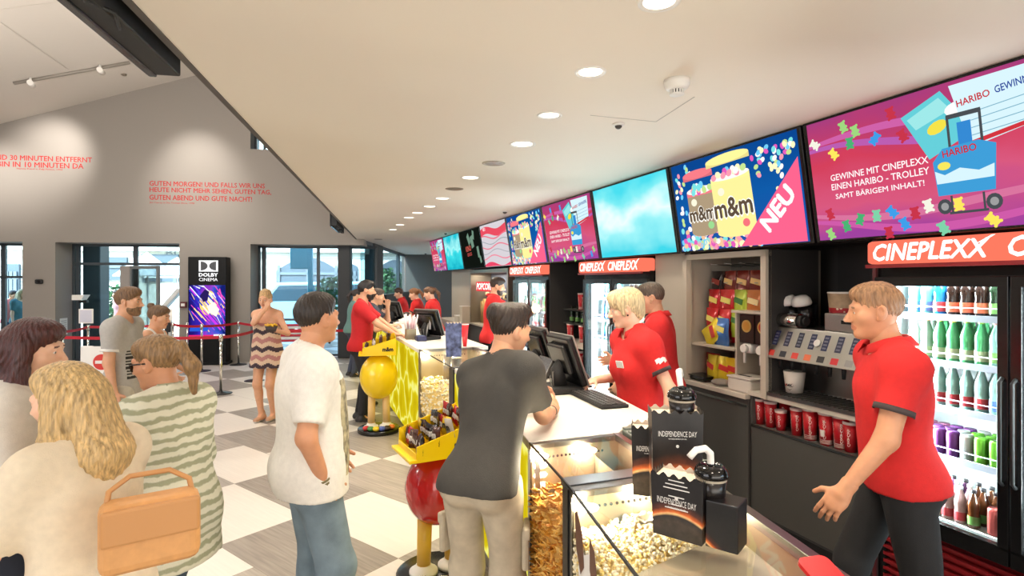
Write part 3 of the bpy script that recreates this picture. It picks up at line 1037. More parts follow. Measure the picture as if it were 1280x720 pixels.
def pic_wave(scr, x, R):
    o = pic_plain(scr, x, sc((206, 200, 206)))
    p = Pic(x - .0005); hw = SWID / 2
    p.x0 = x - .0005
    for k, (cv, th, c) in enumerate(((.66, .12, (222, 74, 92)), (.52, .022, (226, 110, 130)), (.43, .014, (150, 160, 166)), (.36, .02, (224, 120, 138)), (.27, .012, (160, 160, 168)), (.18, .02, (228, 130, 150)), (.06, .09, (224, 70, 100)))):
        pts = [(-hw + SWID * i / 30, min(.715, cv + .035 * math.sin(i / 30 * 7 + k))) for i in range(31)]
        p.poly(pts + [(u, max(.02, v - th)) for u, v in reversed(pts)], sc(c))
    p.done('artwork', o)
    p = Pic(x - .0030); p.word('NEU', -.5, .63, .14, .05, sc((250, 240, 240))); p.done('lettering', o)
def pic_dark(scr, x, R):
    o = pic_plain(scr, x, sc((16, 20, 16)))
    p = Pic(x - .0005)
    for (u, v, w, h_, q) in ((-.08, .56, .14, .2, .5), (.12, .50, .16, .22, .2), (.24, .62, .1, .16, -.3), (.42, .3, .12, .2, .1), (.50, .16, .1, .12, .3)):
        p.rect(u, v, w, h_, sc((110, 140, 122)), q)
    p.done('artwork', o)
    p = Pic(x - .0005); p.word('KINO', -.34, .33, .34, .10, sc((210, 96, 84)), .05); p.done('lettering', o)
    p = Pic(x - .0005); p.word('GENUSS', -.30, .24, .30, .06, sc((190, 80, 76)), .05); p.done('lettering', o)

TILT = math.radians(9.3)
kinds = ['gummy', 'candy', 'sky', 'gummy', 'candy', 'wave', 'dark', 'cyan', 'gummy']
slab = ['menu screen with candy trolley advert, rightmost and nearest of the row', 'menu screen with two candy cans and a pink NEU corner, second from the right',
        'pale cyan cloudy menu screen, third from the right', 'pink trolley advert screen, fourth from the right', 'candy can screen above the far lit fridge sign, fifth from the right',
        'menu screen with pink and white waves, left of the small candy can screen', 'black menu screen with small red words', 'turquoise menu screen left of the black screen', 'leftmost and farthest menu screen, pink']
for i, (kd, lb) in enumerate(zip(kinds, slab)):
    s_mid = 1.30 + 1.36 * (i + .5)
    p = W2(s_mid, 3.03, 2.04)
    t = thing('menu_screen', lb, 'screen', p, 0, 'menu screens above the bar')
    t.rotation_euler = (0, -TILT, RB)
    mb = MB(); mb.rbox((.045, 0, .3725), (.075, 1.345, .745), .006); mb.build('housing', M_black, t)
    mb = MB(); mb.rbox((.17, 0, .45), (.18, .5, .06), .01); mb.build('wall_bracket', M_blackm, t)
    R = random.Random(40 + i); x = .0065
    if kd == 'gummy': pic_gummy(t, x, R)
    elif kd == 'candy': pic_candy(t, x, R)
    elif kd == 'sky': pic_plain(t, x, egrad('cloud_screen', [(0, (60, 205, 222)), (.35, (150, 232, 236)), (.55, (226, 246, 244)), (.8, (120, 226, 232)), (1, (70, 210, 226))], SE, 2, .9, 2.0))
    elif kd == 'cyan': pic_plain(t, x, egrad('cyan_screen', [(0, (20, 170, 190)), (.45, (60, 214, 222)), (.6, (160, 236, 236)), (1, (30, 190, 206))], SE, 2, .9, 4.0))
    elif kd == 'wave': pic_wave(t, x, R)
    else: pic_dark(t, x, R)

# ------------------------------------------------------------ bottles, cans, cups
def bottle(name, label, cat, group, liquid, cap, lab, h=.23, r=.032, clear=False):
    k = h / .23
    prof = [(r * .8, 0), (r, .008 * k), (r, .075 * k), (r * .86, .095 * k), (r * .98, .125 * k), (r * .98, .145 * k), (r * .55, .185 * k), (r * .38, .205 * k), (r * .38, .214 * k)]
    t = MB(); t.lathe(prof, n=14)
    o = t.build(name, liquid)
    tag(o, label, cat, group)
    m = MB(); m.lathe([(r * .44, .212 * k), (r * .44, .230 * k), (r * .3, .232 * k)], n=10); m.build('cap', cap, o)
    if lab is not None:
        m = MB(); m.lathe([(r * 1.02, .022 * k), (r * 1.02, .074 * k)], n=14, close=False); m.build('wrapper', lab, o)
    return o
def can_(label, group, c, h=.135, r=.031):
    m = MB(); m.lathe([(r * .8, 0), (r, .010), (r, h - .014), (r * .84, h)], n=14)
    o = m.build('drink_can', c); tag(o, label, 'can', group)
    m = MB(); m.lathe([(r * .84, h), (r * .80, h - .004), (0, h - .004)], n=14, close=False); m.box((0, .008, h - .001), (.012, .02, .002)); m.build('lid', M_steel, o)
    return o
def liquid(name, c, rough=.12, tr=.12):
    m = mat(name, c, rough)
    m.node_tree.nodes['Principled BSDF'].inputs['Transmission Weight'].default_value = tr
    m.node_tree.nodes['Principled BSDF'].inputs['Coat Weight'].default_value = .4
    return m
L_cyan = liquid('drink_cyan', (120, 214, 214)); L_blue = liquid('drink_blue', (40, 140, 214)); L_cola = liquid('drink_brown', (44, 26, 20), .08, .1)
L_dkgreen = liquid('drink_dark_green', (34, 54, 34), .08, .1); L_green = liquid('drink_green', (96, 206, 134)); L_pale = liquid('drink_pale', (206, 230, 218), .1, .2)
L_teal = liquid('drink_teal', (164, 220, 208), .1, .15); L_pink = liquid('drink_pink', (232, 190, 186)); L_cream = liquid('drink_cream', (236, 230, 206)); L_amber = liquid('drink_amber', (110, 60, 30), .1, .2)
K_or = mat('cap_orange', (226, 150, 100), .4); K_ye = mat('cap_yellow', (214, 206, 60), .4); K_gr = mat('cap_green', (150, 200, 60), .4); K_rd = mat('cap_red', (190, 44, 44), .4)
K_pk = mat('cap_pink', (232, 178, 168), .4); K_bk = mat('cap_dark', (40, 36, 36), .4); K_wh = mat('cap_white', (236, 236, 232), .4)
B_or = mat('wrap_orange', (224, 110, 76), .4); B_gr = mat('wrap_green', (120, 170, 90), .4); B_rd = mat('wrap_red', (206, 70, 76), .4); B_pl = mat('wrap_pale', (206, 226, 180), .4); B_bl = mat('wrap_blue', (90, 130, 190), .4)
M_fridgein = mat('fridge_white', (232, 238, 238), .4)
M_fgrille = mat('fridge_red', (128, 24, 30), .4)
EM_led = emat('fridge_led', (236, 250, 255), 7)
M_fglass = glass('fridge_glass', (248, 253, 253), .45)

def fridge(s0, s1, label, shelves, n=N0, led=1.0, sign=True):
    """two-door drinks cooler; s0 is its near end"""
    w = s1 - s0
    t = thing('drinks_fridge', label, 'fridge', W2((s0 + s1) / 2, n), RB, 'drinks fridges of the bar')
    # carcass
    mb = MB()
    D = .66
    mb.box((D / 2, w / 2 - .02, .98), (D, .04, 1.80)); mb.box((D / 2, -w / 2 + .02, .98), (D, .04, 1.80))
    mb.box((D / 2, 0, 1.865), (D, w, .07)); mb.box((D - .02, 0, 1.0), (.04, w, 1.8)); mb.box((D / 2, 0, .49), (D, w, .06))
    mb.box((.025, 0, 1.84), (.05, w, .13)); mb.build('cabinet', M_black, t)
    mb = MB()
    mb.box((D - .045, 0, 1.17), (.01, w - .085, 1.28)); mb.box((D / 2 + .03, w / 2 - .045, 1.17), (D - .1, .01, 1.28)); mb.box((D / 2 + .03, -w / 2 + .045, 1.17), (D - .1, .01, 1.28))
    mb.box((D / 2 + .03, 0, 1.822), (D - .1, w - .085, .01)); mb.box((D / 2 + .03, 0, .53), (D - .1, w - .085, .016)); mb.build('lining', M_fridgein, t)
    # base with louvres
    mb = MB(); mb.box((D / 2 + .02, 0, .23), (D - .04, w - .01, .45))
    for i in range(9):
        mb.box((.012, 0, .09 + .042 * i), (.03, w - .06, .018), 0)
    mb.build('vent_grille', M_fgrille, t)
    # doors
    for sg in (1, -1):
        y0, y1 = (0.004, w / 2 - .005) if sg > 0 else (-w / 2 + .005, -.004)
        mb = MB(); yc = (y0 + y1) / 2; f = .045
        mb.box((-.02, yc, .515), (.04, y1 - y0, .085)); mb.box((-.02, yc, 1.80), (.04, y1 - y0, .05))
        mb.box((-.02, y0 + f / 2, 1.16), (.04, f, 1.24)); mb.box((-.02, y1 - f / 2, 1.16), (.04, f, 1.24))
        d = mb.build('door', M_black, t, bevel=.003)
        mb = MB(); mb.box((-.02, yc, 1.16), (.006, y1 - y0 - 2 * f, 1.24)); mb.build('pane', M_fglass, d)
        mb = MB(); yh = y0 + .022 if sg > 0 else y1 - .022
        mb.tube([(-.04, yh, .85), (-.065, yh, .87), (-.065, yh, 1.33), (-.04, yh, 1.35)], .009, 6); mb.build('handle', M_blackm, d)
    for y in (w / 2 - .075, -w / 2 + .075):
        mb = MB(); mb.cyl((.05, y, .60), (.05, y, 1.77), .014, n=8); mb.build('light_tube', EM_led, t)
    R3 = Matrix.Rotation(RB, 4, 'Z')
    for y, rz in ((w / 2 - .10, -math.pi / 2), (-w / 2 + .10, math.pi / 2)):
        p = W2((s0 + s1) / 2, n) + (R3 @ Vector((.07, y, 1.18)))
        a = lamp('fridge_lamp', 'AREA', p, 110 * led, (.9, .98, 1.0), (0, 0, 0), .05, 1.1)
        dirv = R3 @ Vector((.5, -1 if y > 0 else 1, 0))
        a.rotation_euler = dirv.to_track_quat('-Z', 'Y').to_euler()
    p = W2((s0 + s1) / 2, n) + (R3 @ Vector((.10, 0, 1.80)))
    lamp('fridge_lamp', 'AREA', p, 10 * led, (.9, .98, 1.0), (0, 0, RB), .08, w - .2)
    for z in shelves:
        mb = MB()
        mb.box((D / 2 + .03, 0, z - .006), (D - .14, w - .10, .006))
        mb.box((.085, 0, z - .004), (.012, w - .10, .034))
        for i in range(2):
            mb.tube([(.082, -w / 2 + .06, z + .05 + .0 * i), (.082, w / 2 - .06, z + .05)], .0028, 5)
        mb.build('shelf', mat('shelf_strip', (190, 200, 214), .4), t)
    if sign:
        mb = MB(); mb.rbox((-.02, 0, 1.962), (.16, w, .128), .02)
        sg = mb.build('light_box', emat('sign_red', (255, 122, 96), 1.05), t)
        mb = MB(); mb.box((-.095, 0, 1.886), (.02, w, .02)); mb.build('box_rail', M_fgrille, t)
        ew = w * .43
        for k in range(2):
            mb = MB()
            u0 = -w / 2 + .045 + k * w * .49
            mb.text('CINEPLEXX', ew, .088, 0, FM(-.1012, u0, 1.917), .035, 0, .22)
            # tick that rises from the last letter
            u1 = u0 + ew
            mb.add([(-.1013, -(u1 - .05), 1.985), (-.1013, -(u1 - .03), 1.985), (-.1013, -(u1 + .028), 2.02), (-.1013, -(u1 + .012), 2.02)], [(0, 1, 2, 3)])
            mb.build('lettering', emat('sign_letters', (255, 250, 244), 1.5), sg)
    return t

SH = [.545, .87, 1.13, 1.37, 1.615]
F1 = fridge(.98, 2.30, 'near drinks fridge at the right edge with rows of bright bottles', SH[1:])
F2 = fridge(4.56, 5.86, 'bright white drinks fridge behind the blonde staff woman', SH[1:], led=1.7)
F3 = fridge(6.90, 8.18, 'farther blue-lit drinks fridge left of the dark cup niche', SH[1:], led=1.0)

def put(proto, s, n, z, first, label=None, group=None, rz=0.0):
    """first use places the original, later ones copies"""
    p = W2(s, n, z)
    if not first.get(proto.name):
        first[proto.name] = True
        proto.location = p; proto.rotation_euler = (0, 0, rz)
        if label: proto['label'] = label
        if group: proto['group'] = group
        return proto
    return dup(proto, p, rz, label, group)
FIRST = {}
B = {}
def bproto(key, name, liq, cap, lab, h=.23, r=.031):
    B[key] = bottle(name, 'x', 'bottle', None, liq, cap, lab, h, r)
bproto('cyan', 'water_bottle', L_cyan, K_wh, B_bl); bproto('blue', 'soda_bottle', L_blue, K_wh, B_rd); bproto('cola', 'soda_bottle', L_cola, K_rd, B_or)
bproto('dkg', 'soda_bottle', L_dkgreen, K_bk, B_gr); bproto('gy', 'soda_bottle', L_green, K_ye, B_pl); bproto('gg', 'soda_bottle', L_green, K_gr, B_pl); bproto('go', 'soda_bottle', L_pale, K_or, B_pl)
bproto('gp', 'soda_bottle', L_teal, K_pk, B_gr); bproto('tr', 'water_bottle', L_teal, K_rd, B_rd); bproto('ty', 'water_bottle', L_teal, K_ye, B_bl); bproto('pw', 'water_bottle', L_pale, K_rd, B_rd)
bproto('cream', 'glass_bottle', L_cream, K_wh, B_pl, .19, .028); bproto('pinkb', 'glass_bottle', L_pink, K_wh, B_rd, .19, .028); bproto('amber', 'glass_bottle', L_amber, K_bk, B_gr, .19, .028); bproto('purp', 'glass_bottle', liquid('drink_purple', (96, 52, 92), .1, .2), K_bk, None, .19, .028)
names = {'cyan': 'pale turquoise water bottle', 'blue': 'bright blue soda bottle', 'cola': 'dark soda bottle with orange-red wrapper', 'dkg': 'dark green soda bottle with green wrapper',
         'gy': 'green soda bottle with yellow cap', 'gg': 'green soda bottle with lime cap', 'go': 'pale soda bottle with orange cap', 'gp': 'pale green bottle with pink cap',
         'tr': 'clear teal bottle with red cap', 'ty': 'clear teal bottle with yellow cap', 'pw': 'clear bottle with red wrapper', 'cream': 'small cream-coloured glass bottle',
         'pinkb': 'small pale pink glass bottle', 'amber': 'small amber glass bottle', 'purp': 'small dark purple bottle'}
CAN = {k: can_('x', None, mat('can_' + k, c, .25, .4)) for k, c in (('purple', (120, 60, 130)), ('silver', (206, 210, 206)), ('lime', (120, 200, 60)), ('yellow', (226, 206, 60)), ('rose', (206, 96, 90)), ('white', (230, 232, 226)), ('berry', (150, 90, 110)))}
def row(f, s_left, step, seq, z, n, where, fr='the near fridge'):
    for i, k in enumerate(seq):
        if k is None: continue
        if k in B:
            put(B[k], s_left - step * i, n, z, FIRST, names[k] + ', ' + where + ' of ' + fr, 'bottles ' + where + ' of ' + fr)
        else:
            put(CAN[k], s_left - step * i, n, z, FIRST, k + ' drink can, ' + where + ' of ' + fr, 'cans ' + where + ' of ' + fr)
NF = N0
sl = 2.185; st = .0665
SH = [.540, .872, 1.132, 1.372, 1.617]
row(F1, sl, st, ['cyan', 'cyan', 'blue', 'cola', 'cola', 'cola', 'dkg', 'dkg'], SH[4], NF + .135, 'front row, top shelf')
row(F1, sl, st, ['cyan', 'cyan', 'blue', 'cola', 'cola', 'cola', 'dkg', 'dkg'], SH[4], NF + .21, 'second row, top shelf')
row(F1, sl, st, ['go', 'go', 'gy', 'gy', 'gg', 'gg', 'gp', 'gp'], SH[3], NF + .135, 'front row, second shelf')
row(F1, sl - .02, st, ['go', 'go', 'gy', 'gy', 'gg', 'gg', 'gp'], SH[3], NF + .21, 'second row, second shelf')
row(F1, sl, st, ['go', 'gy', 'gy', 'gg', 'gg', 'gg', 'gg', 'gg'], SH[3], NF + .29, 'back row, second shelf')
row(F1, sl, st, ['pw', 'pw', 'tr', 'tr', 'tr', 'tr', 'ty', 'ty'], SH[2], NF + .135, 'front row, third shelf')
row(F1, sl - .02, st, ['pw', 'pw', 'tr', 'tr', 'pw', 'tr', 'ty'], SH[2], NF + .21, 'second row, third shelf')
cr = ['berry', 'berry', 'purple', 'purple', 'silver', 'lime', 'lime', 'yellow']
row(F1, sl, st, cr, SH[1], NF + .135, 'front row, can shelf')
row(F1, sl - .01, st, cr[1:] + ['rose'], SH[1], NF + .205, 'second row, can shelf')
row(F1, sl, st, cr, SH[1], NF + .275, 'third row, can shelf')
row(F1, sl - .12, .062, ['cream', 'pinkb', 'pinkb', 'amber'], SH[0], NF + .12, 'front row, bottom shelf')
row(F1, sl - .40, st, ['rose', 'white', 'white'], SH[0], NF + .12, 'front row, bottom shelf')
row(F1, sl, .062, ['purp', 'purp', 'cream', 'pinkb', 'pinkb', 'amber', 'amber'], SH[0], NF + .19, 'second row, bottom shelf')
row(F1, sl - .41, st, ['silver', 'rose'], SH[0], NF + .19, 'second row, bottom shelf')
row(F1, sl, .062, ['purp', 'purp', 'purp', 'purp', 'amber', 'amber', 'amber', 'amber'], SH[0], NF + .26, 'third row, bottom shelf')
# fridge behind the blonde woman
for k, (z, seq) in enumerate(((SH[4], ['cyan', 'cyan', 'cyan', 'cyan', 'cyan', None, None, 'cola', 'cola', 'dkg', 'dkg', 'cola', 'cola', 'cola']), (SH[3], ['cyan', 'cyan', 'go', 'go', 'go', None, None, 'gy', 'gy', 'go', 'go', 'gy', 'gy', 'gp']),
                              (SH[2], ['cyan', 'cyan', 'cyan', 'cyan', 'cyan', None, None, 'pw', 'pw', 'pw', 'tr', 'tr', 'tr', 'pw']), (SH[1], ['silver', 'silver', 'silver', 'silver', 'silver']))):
    row(F2, 5.70, .083, seq, z, NF + .16, '%s shelf' % ('top', 'second', 'third', 'can')[k], 'the white fridge')
for k, (z, seq) in enumerate(((SH[4], ['cyan'] * 5 + [None, None] + ['cola', 'dkg'] * 3), (SH[3], ['gy'] * 5 + [None, None] + ['gg', 'go'] * 3), (SH[2], ['cola', 'cola', 'cola', 'tr', 'tr', None, None] + ['cola', 'pw', 'pw'] * 2), (SH[1], ['rose'] * 5 + [None, None] + ['silver', 'purple'] * 3))):
    row(F3, 8.02, .088, seq, z, NF + .16, '%s shelf' % ('top', 'second', 'third', 'can')[k], 'the far blue fridge')

# ------------------------------------------------------------ back counters
M_bcab = mat('cabinet_anthracite', (78, 76, 73), .5)
M_btop = mat('back_worktop', (200, 192, 178), .35)
M_beige = mat('beige_panel', (190, 180, 164), .5)
M_dkpanel = mat('dark_panel', (52, 50, 49), .5)
def bbox(mb, s0, s1, n0, n1, z0, z1, mi=0):
    """box in the bar frame (world coordinates)"""
    ps = [W2(s0, n0), W2(s1, n0), W2(s1, n1), W2(s0, n1)]
    mb.add([(p.x, p.y, z) for z in (z0, z1) for p in ps], [(0, 1, 2, 3), (7, 6, 5, 4), (0, 4, 5, 1), (1, 5, 6, 2), (2, 6, 7, 3), (3, 7, 4, 0)], mi)
def rel(mb, origin):
    """shift world-built shapes into a thing's own frame"""
    Mi = (Matrix.Translation(origin) @ Matrix.Rotation(RB, 4, 'Z')).inverted()
    mb.v = [tuple(Mi @ Vector(p)) for p in mb.v]
    return mb
def bthing(name, label, cat, s, n, z=0, group=None):
    return thing(name, label, cat, W2(s, n, z), RB, group)
def bpart(name, m, t, boxes, bevel=0.0):
    mb = MB()
    for b in boxes: bbox(mb, *b)
    rel(mb, t.location)
    return mb.build(name, m, t, bevel=bevel)

# soda counter with its cup niche
t = bthing('soda_counter', 'anthracite back counter with an open niche of red cups', 'counter', 2.83, N0 + .05)
bpart('cabinet', M_bcab, t, [(2.33, 3.32, N0 + .03, N0 + .05, 0, .735), (2.33, 3.32, N0 + .03, N0 + .62, .725, .74), (2.33, 2.35, N0 + .03, N0 + .66, .0, .955), (3.30, 3.32, N0 + .03, N0 + .66, 0, .955),
                             (2.33, 3.32, N0 + .45, N0 + .47, .74, .955)])
bpart('worktop', M_btop, t, [(2.32, 3.325, N0 + .01, N0 + .68, .955, .99)], .004)
bpart('shelf_lip', M_steel, t, [(2.34, 3.31, N0 + .022, N0 + .03, .73, .745)])
bpart('plinth', M_blackm, t, [(2.33, 3.32, N0 + .00, N0 + .03, 0, .1)])
t = bthing('snack_counter', 'anthracite back counter below the snack niche with pale worktop', 'counter', 3.9, N0)
bpart('cabinet', M_bcab, t, [(3.33, 4.55, N0 + .02, N0 + .66, 0.1, .92)])
bpart('worktop', M_btop, t, [(3.33, 4.55, N0 - .01, N0 + .68, .92, .957)], .004)
bpart('plinth', M_blackm, t, [(3.33, 4.55, N0 + .04, N0 + .66, 0, .1)])
bpart('edge_strip', M_steel, t, [(3.34, 4.54, N0 + .012, N0 + .02, .86, .875)])
# dark lining walls behind
t = bthing('back_panel', 'dark panel wall behind the soda dispenser', 'wall panel', 2.8, N0 + .70)
bpart('panel', M_dkpanel, t, [(2.31, 2.80, N0 + .69, N0 + .715, .99, 2.30), (2.803, 3.13, N0 + .69, N0 + .715, .99, 2.30)])
bpart('header', M_blackm, t, [(2.31, 13.5, N0 + .30, N0 + .70, 2.06, 2.76), (.9, 2.31, N0 + .30, N0 + .70, 2.06, 2.76)])
t = bthing('side_panel', 'narrow dark post between soda counter and the near fridge', 'wall panel', 2.315, N0)
bpart('panel', M_dkpanel, t, [(2.302, 2.318, N0 - .01, N0 + .68, 0, 2.04)])
bpart('edge_trim', mat('edge_maroon', (84, 34, 40), .4), t, [(2.300, 2.320, N0 - .022, N0 - .011, 0, 2.04)])

# red paper cups
M_cupred = mat('cup_red', (186, 26, 36), .35)
M_cuprim = mat('cup_rim', (236, 214, 206), .5)
def red_cup(label, group, h=.17, r=.043, bands=False):
    m = MB(); m.lathe([(r * .74, 0), (r * .98, h - .004)], n=20)
    o = m.build('paper_cup', M_cupred); tag(o, label, 'cup', group)
    m = MB()
    for i in range(3):
        m.lathe([(r * (.985 + .01 * i), h - .006 + .005 * i), (r * (1.03 + .01 * i), h - .004 + .005 * i), (r * (1.03 + .01 * i), h + .0 + .005 * i), (r * (.99 + .01 * i), h + .002 + .005 * i)], n=20, close=False)
    m.lathe([(r, h + .012), (r * .93, h + .012), (r * .8, h * .4)], n=20, close=False)
    m.build('rolled_rim', M_cuprim, o)
    m = MB()
    # white running script down the side
    for a0 in (2.6, 3.9):
        T = text_shape('Coca-Cola', .02, .3)
        vs = []
        for x, y in T[0]:
            v = x / T[2] * .62 * h + .2 * h; a = a0 + (y / T[3] - .5) * .02 / r
            rr = r * (.74 + .24 * v / h) + .0008
            vs.append((rr * math.cos(a), rr * math.sin(a), v))
        m.add(vs, T[1])
    m.build('script', M_cuprim, o)
    if bands:
        m = MB()
        for z in (.012, .022, .032):
            rr = r * (.74 + .24 * z / h) + .0007
            m.lathe([(rr, z), (rr + .0005, z + .004)], n=20, close=False)
        m.build('white_band', M_cuprim, o)
    return o
cup_s = red_cup('x', None, .13, .040); cup_m = red_cup('x', None, .175, .043); cup_l = red_cup('x', None, .20, .05, True)
zc = .7405
cps = [(905, 'x')]
def cup_at(proto, px, n, z, label, scale=None):
    o = put(proto, s_at(px, n), n, z, FIRST, label, 'red paper cups in the soda counter niche', rz=random.uniform(0, .8))
    return o
for px, n, pr, lb in ((938, .10, cup_s, 'short red cup, leftmost in the niche'), (950, .10, cup_m, 'red cup second from the left in the niche'), (963, .10, cup_m, 'red cup third from the left in the niche'), (976, .10, cup_s, 'short red cup fourth from the left in the niche'),
                      (996, .10, cup_m, 'red cup left of the tallest cups in the niche'), (1013, .09, cup_l, 'tall red cup nearest the niche centre, no sticker'), (1033, .09, cup_l, 'tall red cup with white sticker in the niche'), (1051, .10, cup_l, 'rightmost tall red cup with white foot bands'),
                      (1063, .10, cup_m, 'red cup at the right end of the niche')):
    o = cup_at(pr, px, N0 + n, zc, lb)
    if 'sticker' in lb and 'white' in lb:
        m = MB(); rr = .0475; vs = []
        for i in range(5):
            a = 3.2 + .16 * i
            vs += [(rr * .86 * math.cos(a), rr * .86 * math.sin(a), .055), (rr * .95 * math.cos(a), rr * .95 * math.sin(a), .10)]
        m.add(vs, [(2 * i, 2 * i + 2, 2 * i + 3, 2 * i + 1) for i in range(4)]); m.build('sticker', M_white, o, solid=.0008)
for px, n, pr, z, lb in ((951, .22, cup_m, zc + 0.0, 'tall stacked red cup behind left, higher than the front cups'), (964, .22, cup_m, zc, 'red cup in the back row second from the left'), (981, .22, cup_m, zc, 'red cup in the back row behind the short fourth cup'),
                         (997, .22, cup_m, zc, 'red cup in the back row right of the middle'), (1066, .22, cup_m, zc, 'red cup in the back row at the right end')):
    cup_at(pr, px, N0 + n, z, lb)

# soda dispenser
t = bthing('soda_dispenser', 'steel eight-way soda dispenser with slanted button front', 'drink dispenser', 2.77, N0 - .05, .99)
Y0, Y1 = -.42, .40
mb = MB()
Mx = Matrix.Translation((0, 0, 0))
prof = [(.06, .27), (.16, .485), (.52, .485), (.52, .27)]
def yprism(mb, prof, y0, y1, mi=0):
    n = len(prof)
    mb.add([(x, y0, z) for x, z in prof] + [(x, y1, z) for x, z in prof], [tuple(range(n)), tuple(range(2 * n - 1, n - 1, -1))] + [(i, n + i, n + (i + 1) % n, (i + 1) % n) for i in range(n)], mi)
yprism(mb, prof, Y0, Y1); mb.build('slanted_head', M_steel, t, bevel=.004)
mb = MB(); mb.box((.40, 0, .135), (.03, Y1 - Y0, .27)); mb.box((.47, 0, .13), (.1, .78, .26)); mb.build('splash_back', M_steel, t)
mb = MB(); mb.box((.24, 0, .012), (.38, Y1 - Y0, .022))
for i in range(22): mb.box((.20, Y0 + .04 + i * .035, .026), (.28, .008, .006), 1)
mb.build('drip_tray', [M_steel, mat('tray_dark', (60, 58, 55), .4)], t)
sl_ = Vector((.10, 0, .215)).normalized()
def on_slant(y, a, off=.001):
    b = Vector((.06, y, .27)) + Vector((.10, 0, .215)) * a
    nrm = Vector((-.215, 0, .10)).normalized()
    return b + nrm * off
dcols = [(44, 48, 84), (40, 44, 70), (36, 40, 60), (40, 46, 78), (44, 50, 84), (50, 54, 80), (56, 62, 88), (110, 40, 66)]
icol = [(206, 60, 52), (40, 44, 54), (206, 60, 52), (220, 110, 70), (30, 34, 40), (206, 40, 50), (150, 148, 146), (206, 50, 60)]
for i in range(8):
    y = Y1 - .055 - i * .101
    mb = MB()
    hw_ = .022
    vs = [on_slant(y + hw_, .42), on_slant(y - hw_, .42), on_slant(y - hw_, .88), on_slant(y + hw_, .88)]
    mb.quad(*vs)
    dsp = mb.build('button_display', mat('display_%d' % i, dcols[i], .2), t, solid=.002)
    mb = MB()
    for j in range(4):
        a = .47 + j * .10
        mb.quad(on_slant(y + .014, a, .0022), on_slant(y - .014, a, .0022), on_slant(y - .014, a + .05, .0022), on_slant(y + .014, a + .05, .0022))
    mb.build('button', mat('button_grey', (96, 100, 120), .4), dsp)
    mb = MB()
    mb.quad(on_slant(y + .026, .08), on_slant(y - .026, .08), on_slant(y - .026, .26), on_slant(y + .026, .26))
    mb.build('flavour_badge', mat('badge_%d' % i, icol[i], .4), t, solid=.002)
    mb = MB(); mb.cyl((.16, y, .27), (.16, y, .19), .016, .011, n=10); mb.build('nozzle', M_blackm, t)
mb = MB(); c = on_slant(.0, .62, .004); nn = Vector((-.215, 0, .10)).normalized(); mb.cyl(c - nn * .004, c + nn * .006, .024, n=18); mb.build('round_badge', M_white, t)
mb = MB(); mb.rbox((.26, -.17, .545), (.16, .34, .115), .006); top = mb.build('control_box', M_steel, t)
mb = MB(); mb.rbox((.179, -.16, .55), (.004, .07, .024), .001); mb.build('small_display', M_black, top)
mb = MB()
for dy, dz in ((0, 0), (.03, 0), (-.03, 0), (0, .028), (0, -.028)):
    mb.cyl((.178, -.28 + dy, .55 + dz), (.174, -.28 + dy, .55 + dz), .010, n=10)
mb.build('key_pad', M_black, top)
# things standing on the dispenser
q = bthing('steel_canister', 'shiny steel canister lying on the soda dispenser, left', 'canister', 2.99, N0 + .14, 1.475)
mb = MB(); mb.cyl((0, -.02, .05), (0, .16, .05), .05, n=20); mb.build('body', M_chrome, q)
mb = MB(); mb.cyl((0, -.021, .05), (0, -.055, .05), .042, n=20); mb.cyl((0, -.055, .05), (0, -.075, .05), .03, n=16); mb.build('cap', M_blackm, q)
for i, (px, lb) in enumerate(((974, 'leftmost white dome lid in black holder on the dispenser'), (991, 'middle white dome lid in black holder on the dispenser'), (1008, 'rightmost white dome lid in black holder on the dispenser'))):
    n_ = N0 + .27
    q = thing('lid_stack', lb, 'cup lids', W2(s_at(px, n_), n_, 1.475), RB, 'dome lids in holders on the dispenser')
    mb = MB(); mb.lathe([(.055, 0), (.068, .17)], n=18); mb.build('holder', M_black, q)
    mb = MB(); mb.lathe([(.066, .165), (.068, .18), (.06, .21), (.04, .23), (.0, .236)], n=20, M=Matrix.Rotation(-.25, 4, 'Y')); mb.build('dome_lid', mat('lid_clear', (226, 224, 218), .15), q)
n_ = N0 + .30
q = thing('popcorn_bucket', 'red and beige paper popcorn bucket standing on the dispenser', 'bucket', W2(s_at(1055, n_), n_, 1.475), RB)
mb = MB(); mb.lathe([(.075, 0), (.098, .25)], n=28); mb.build('bucket', mat('bucket_beige', (176, 150, 120), .6, noise=.15, nscale=30), q)
def spotted():
    m = mat('bucket_red', (176, 34, 40), .5)
    nt = m.node_tree; b = nt.nodes['Principled BSDF']; tc = nt.nodes.new('ShaderNodeTexCoord'); v = nt.nodes.new('ShaderNodeTexVoronoi'); v.inputs['Scale'].default_value = 34
    nt.links.new(tc.outputs['Object'], v.inputs['Vector']); r = nt.nodes.new('ShaderNodeValToRGB'); r.color_ramp.interpolation = 'CONSTANT'
    r.color_ramp.elements[0].color = rgb(226, 206, 180); r.color_ramp.elements[1].position = .28; r.color_ramp.elements[1].color = rgb(172, 36, 42)
    nt.links.new(v.outputs['Distance'], r.inputs['Fac']); nt.links.new(r.outputs['Color'], b.inputs['Base Color']); return m
mb = MB(); mb.lathe([(.0762, .005), (.0900, .15)], n=28, close=False); mb.build('printed_band', spotted(), q)
mb = MB(); mb.lathe([(.0985, .245), (.101, .25), (.0985, .255)], n=28, close=False); mb.build('rim', M_white, q)
n_ = N0 + .16
q = thing('picture_cup', 'white paper cup with dark picture print under the dispenser', 'cup', W2(s_at(993, n_), n_, 1.017), RB)
mb = MB(); mb.lathe([(.055, 0), (.072, .15)], n=24); mb.build('cup', mat('cup_white', (224, 216, 204), .5), q)
mb = MB()
R = random.Random(5)
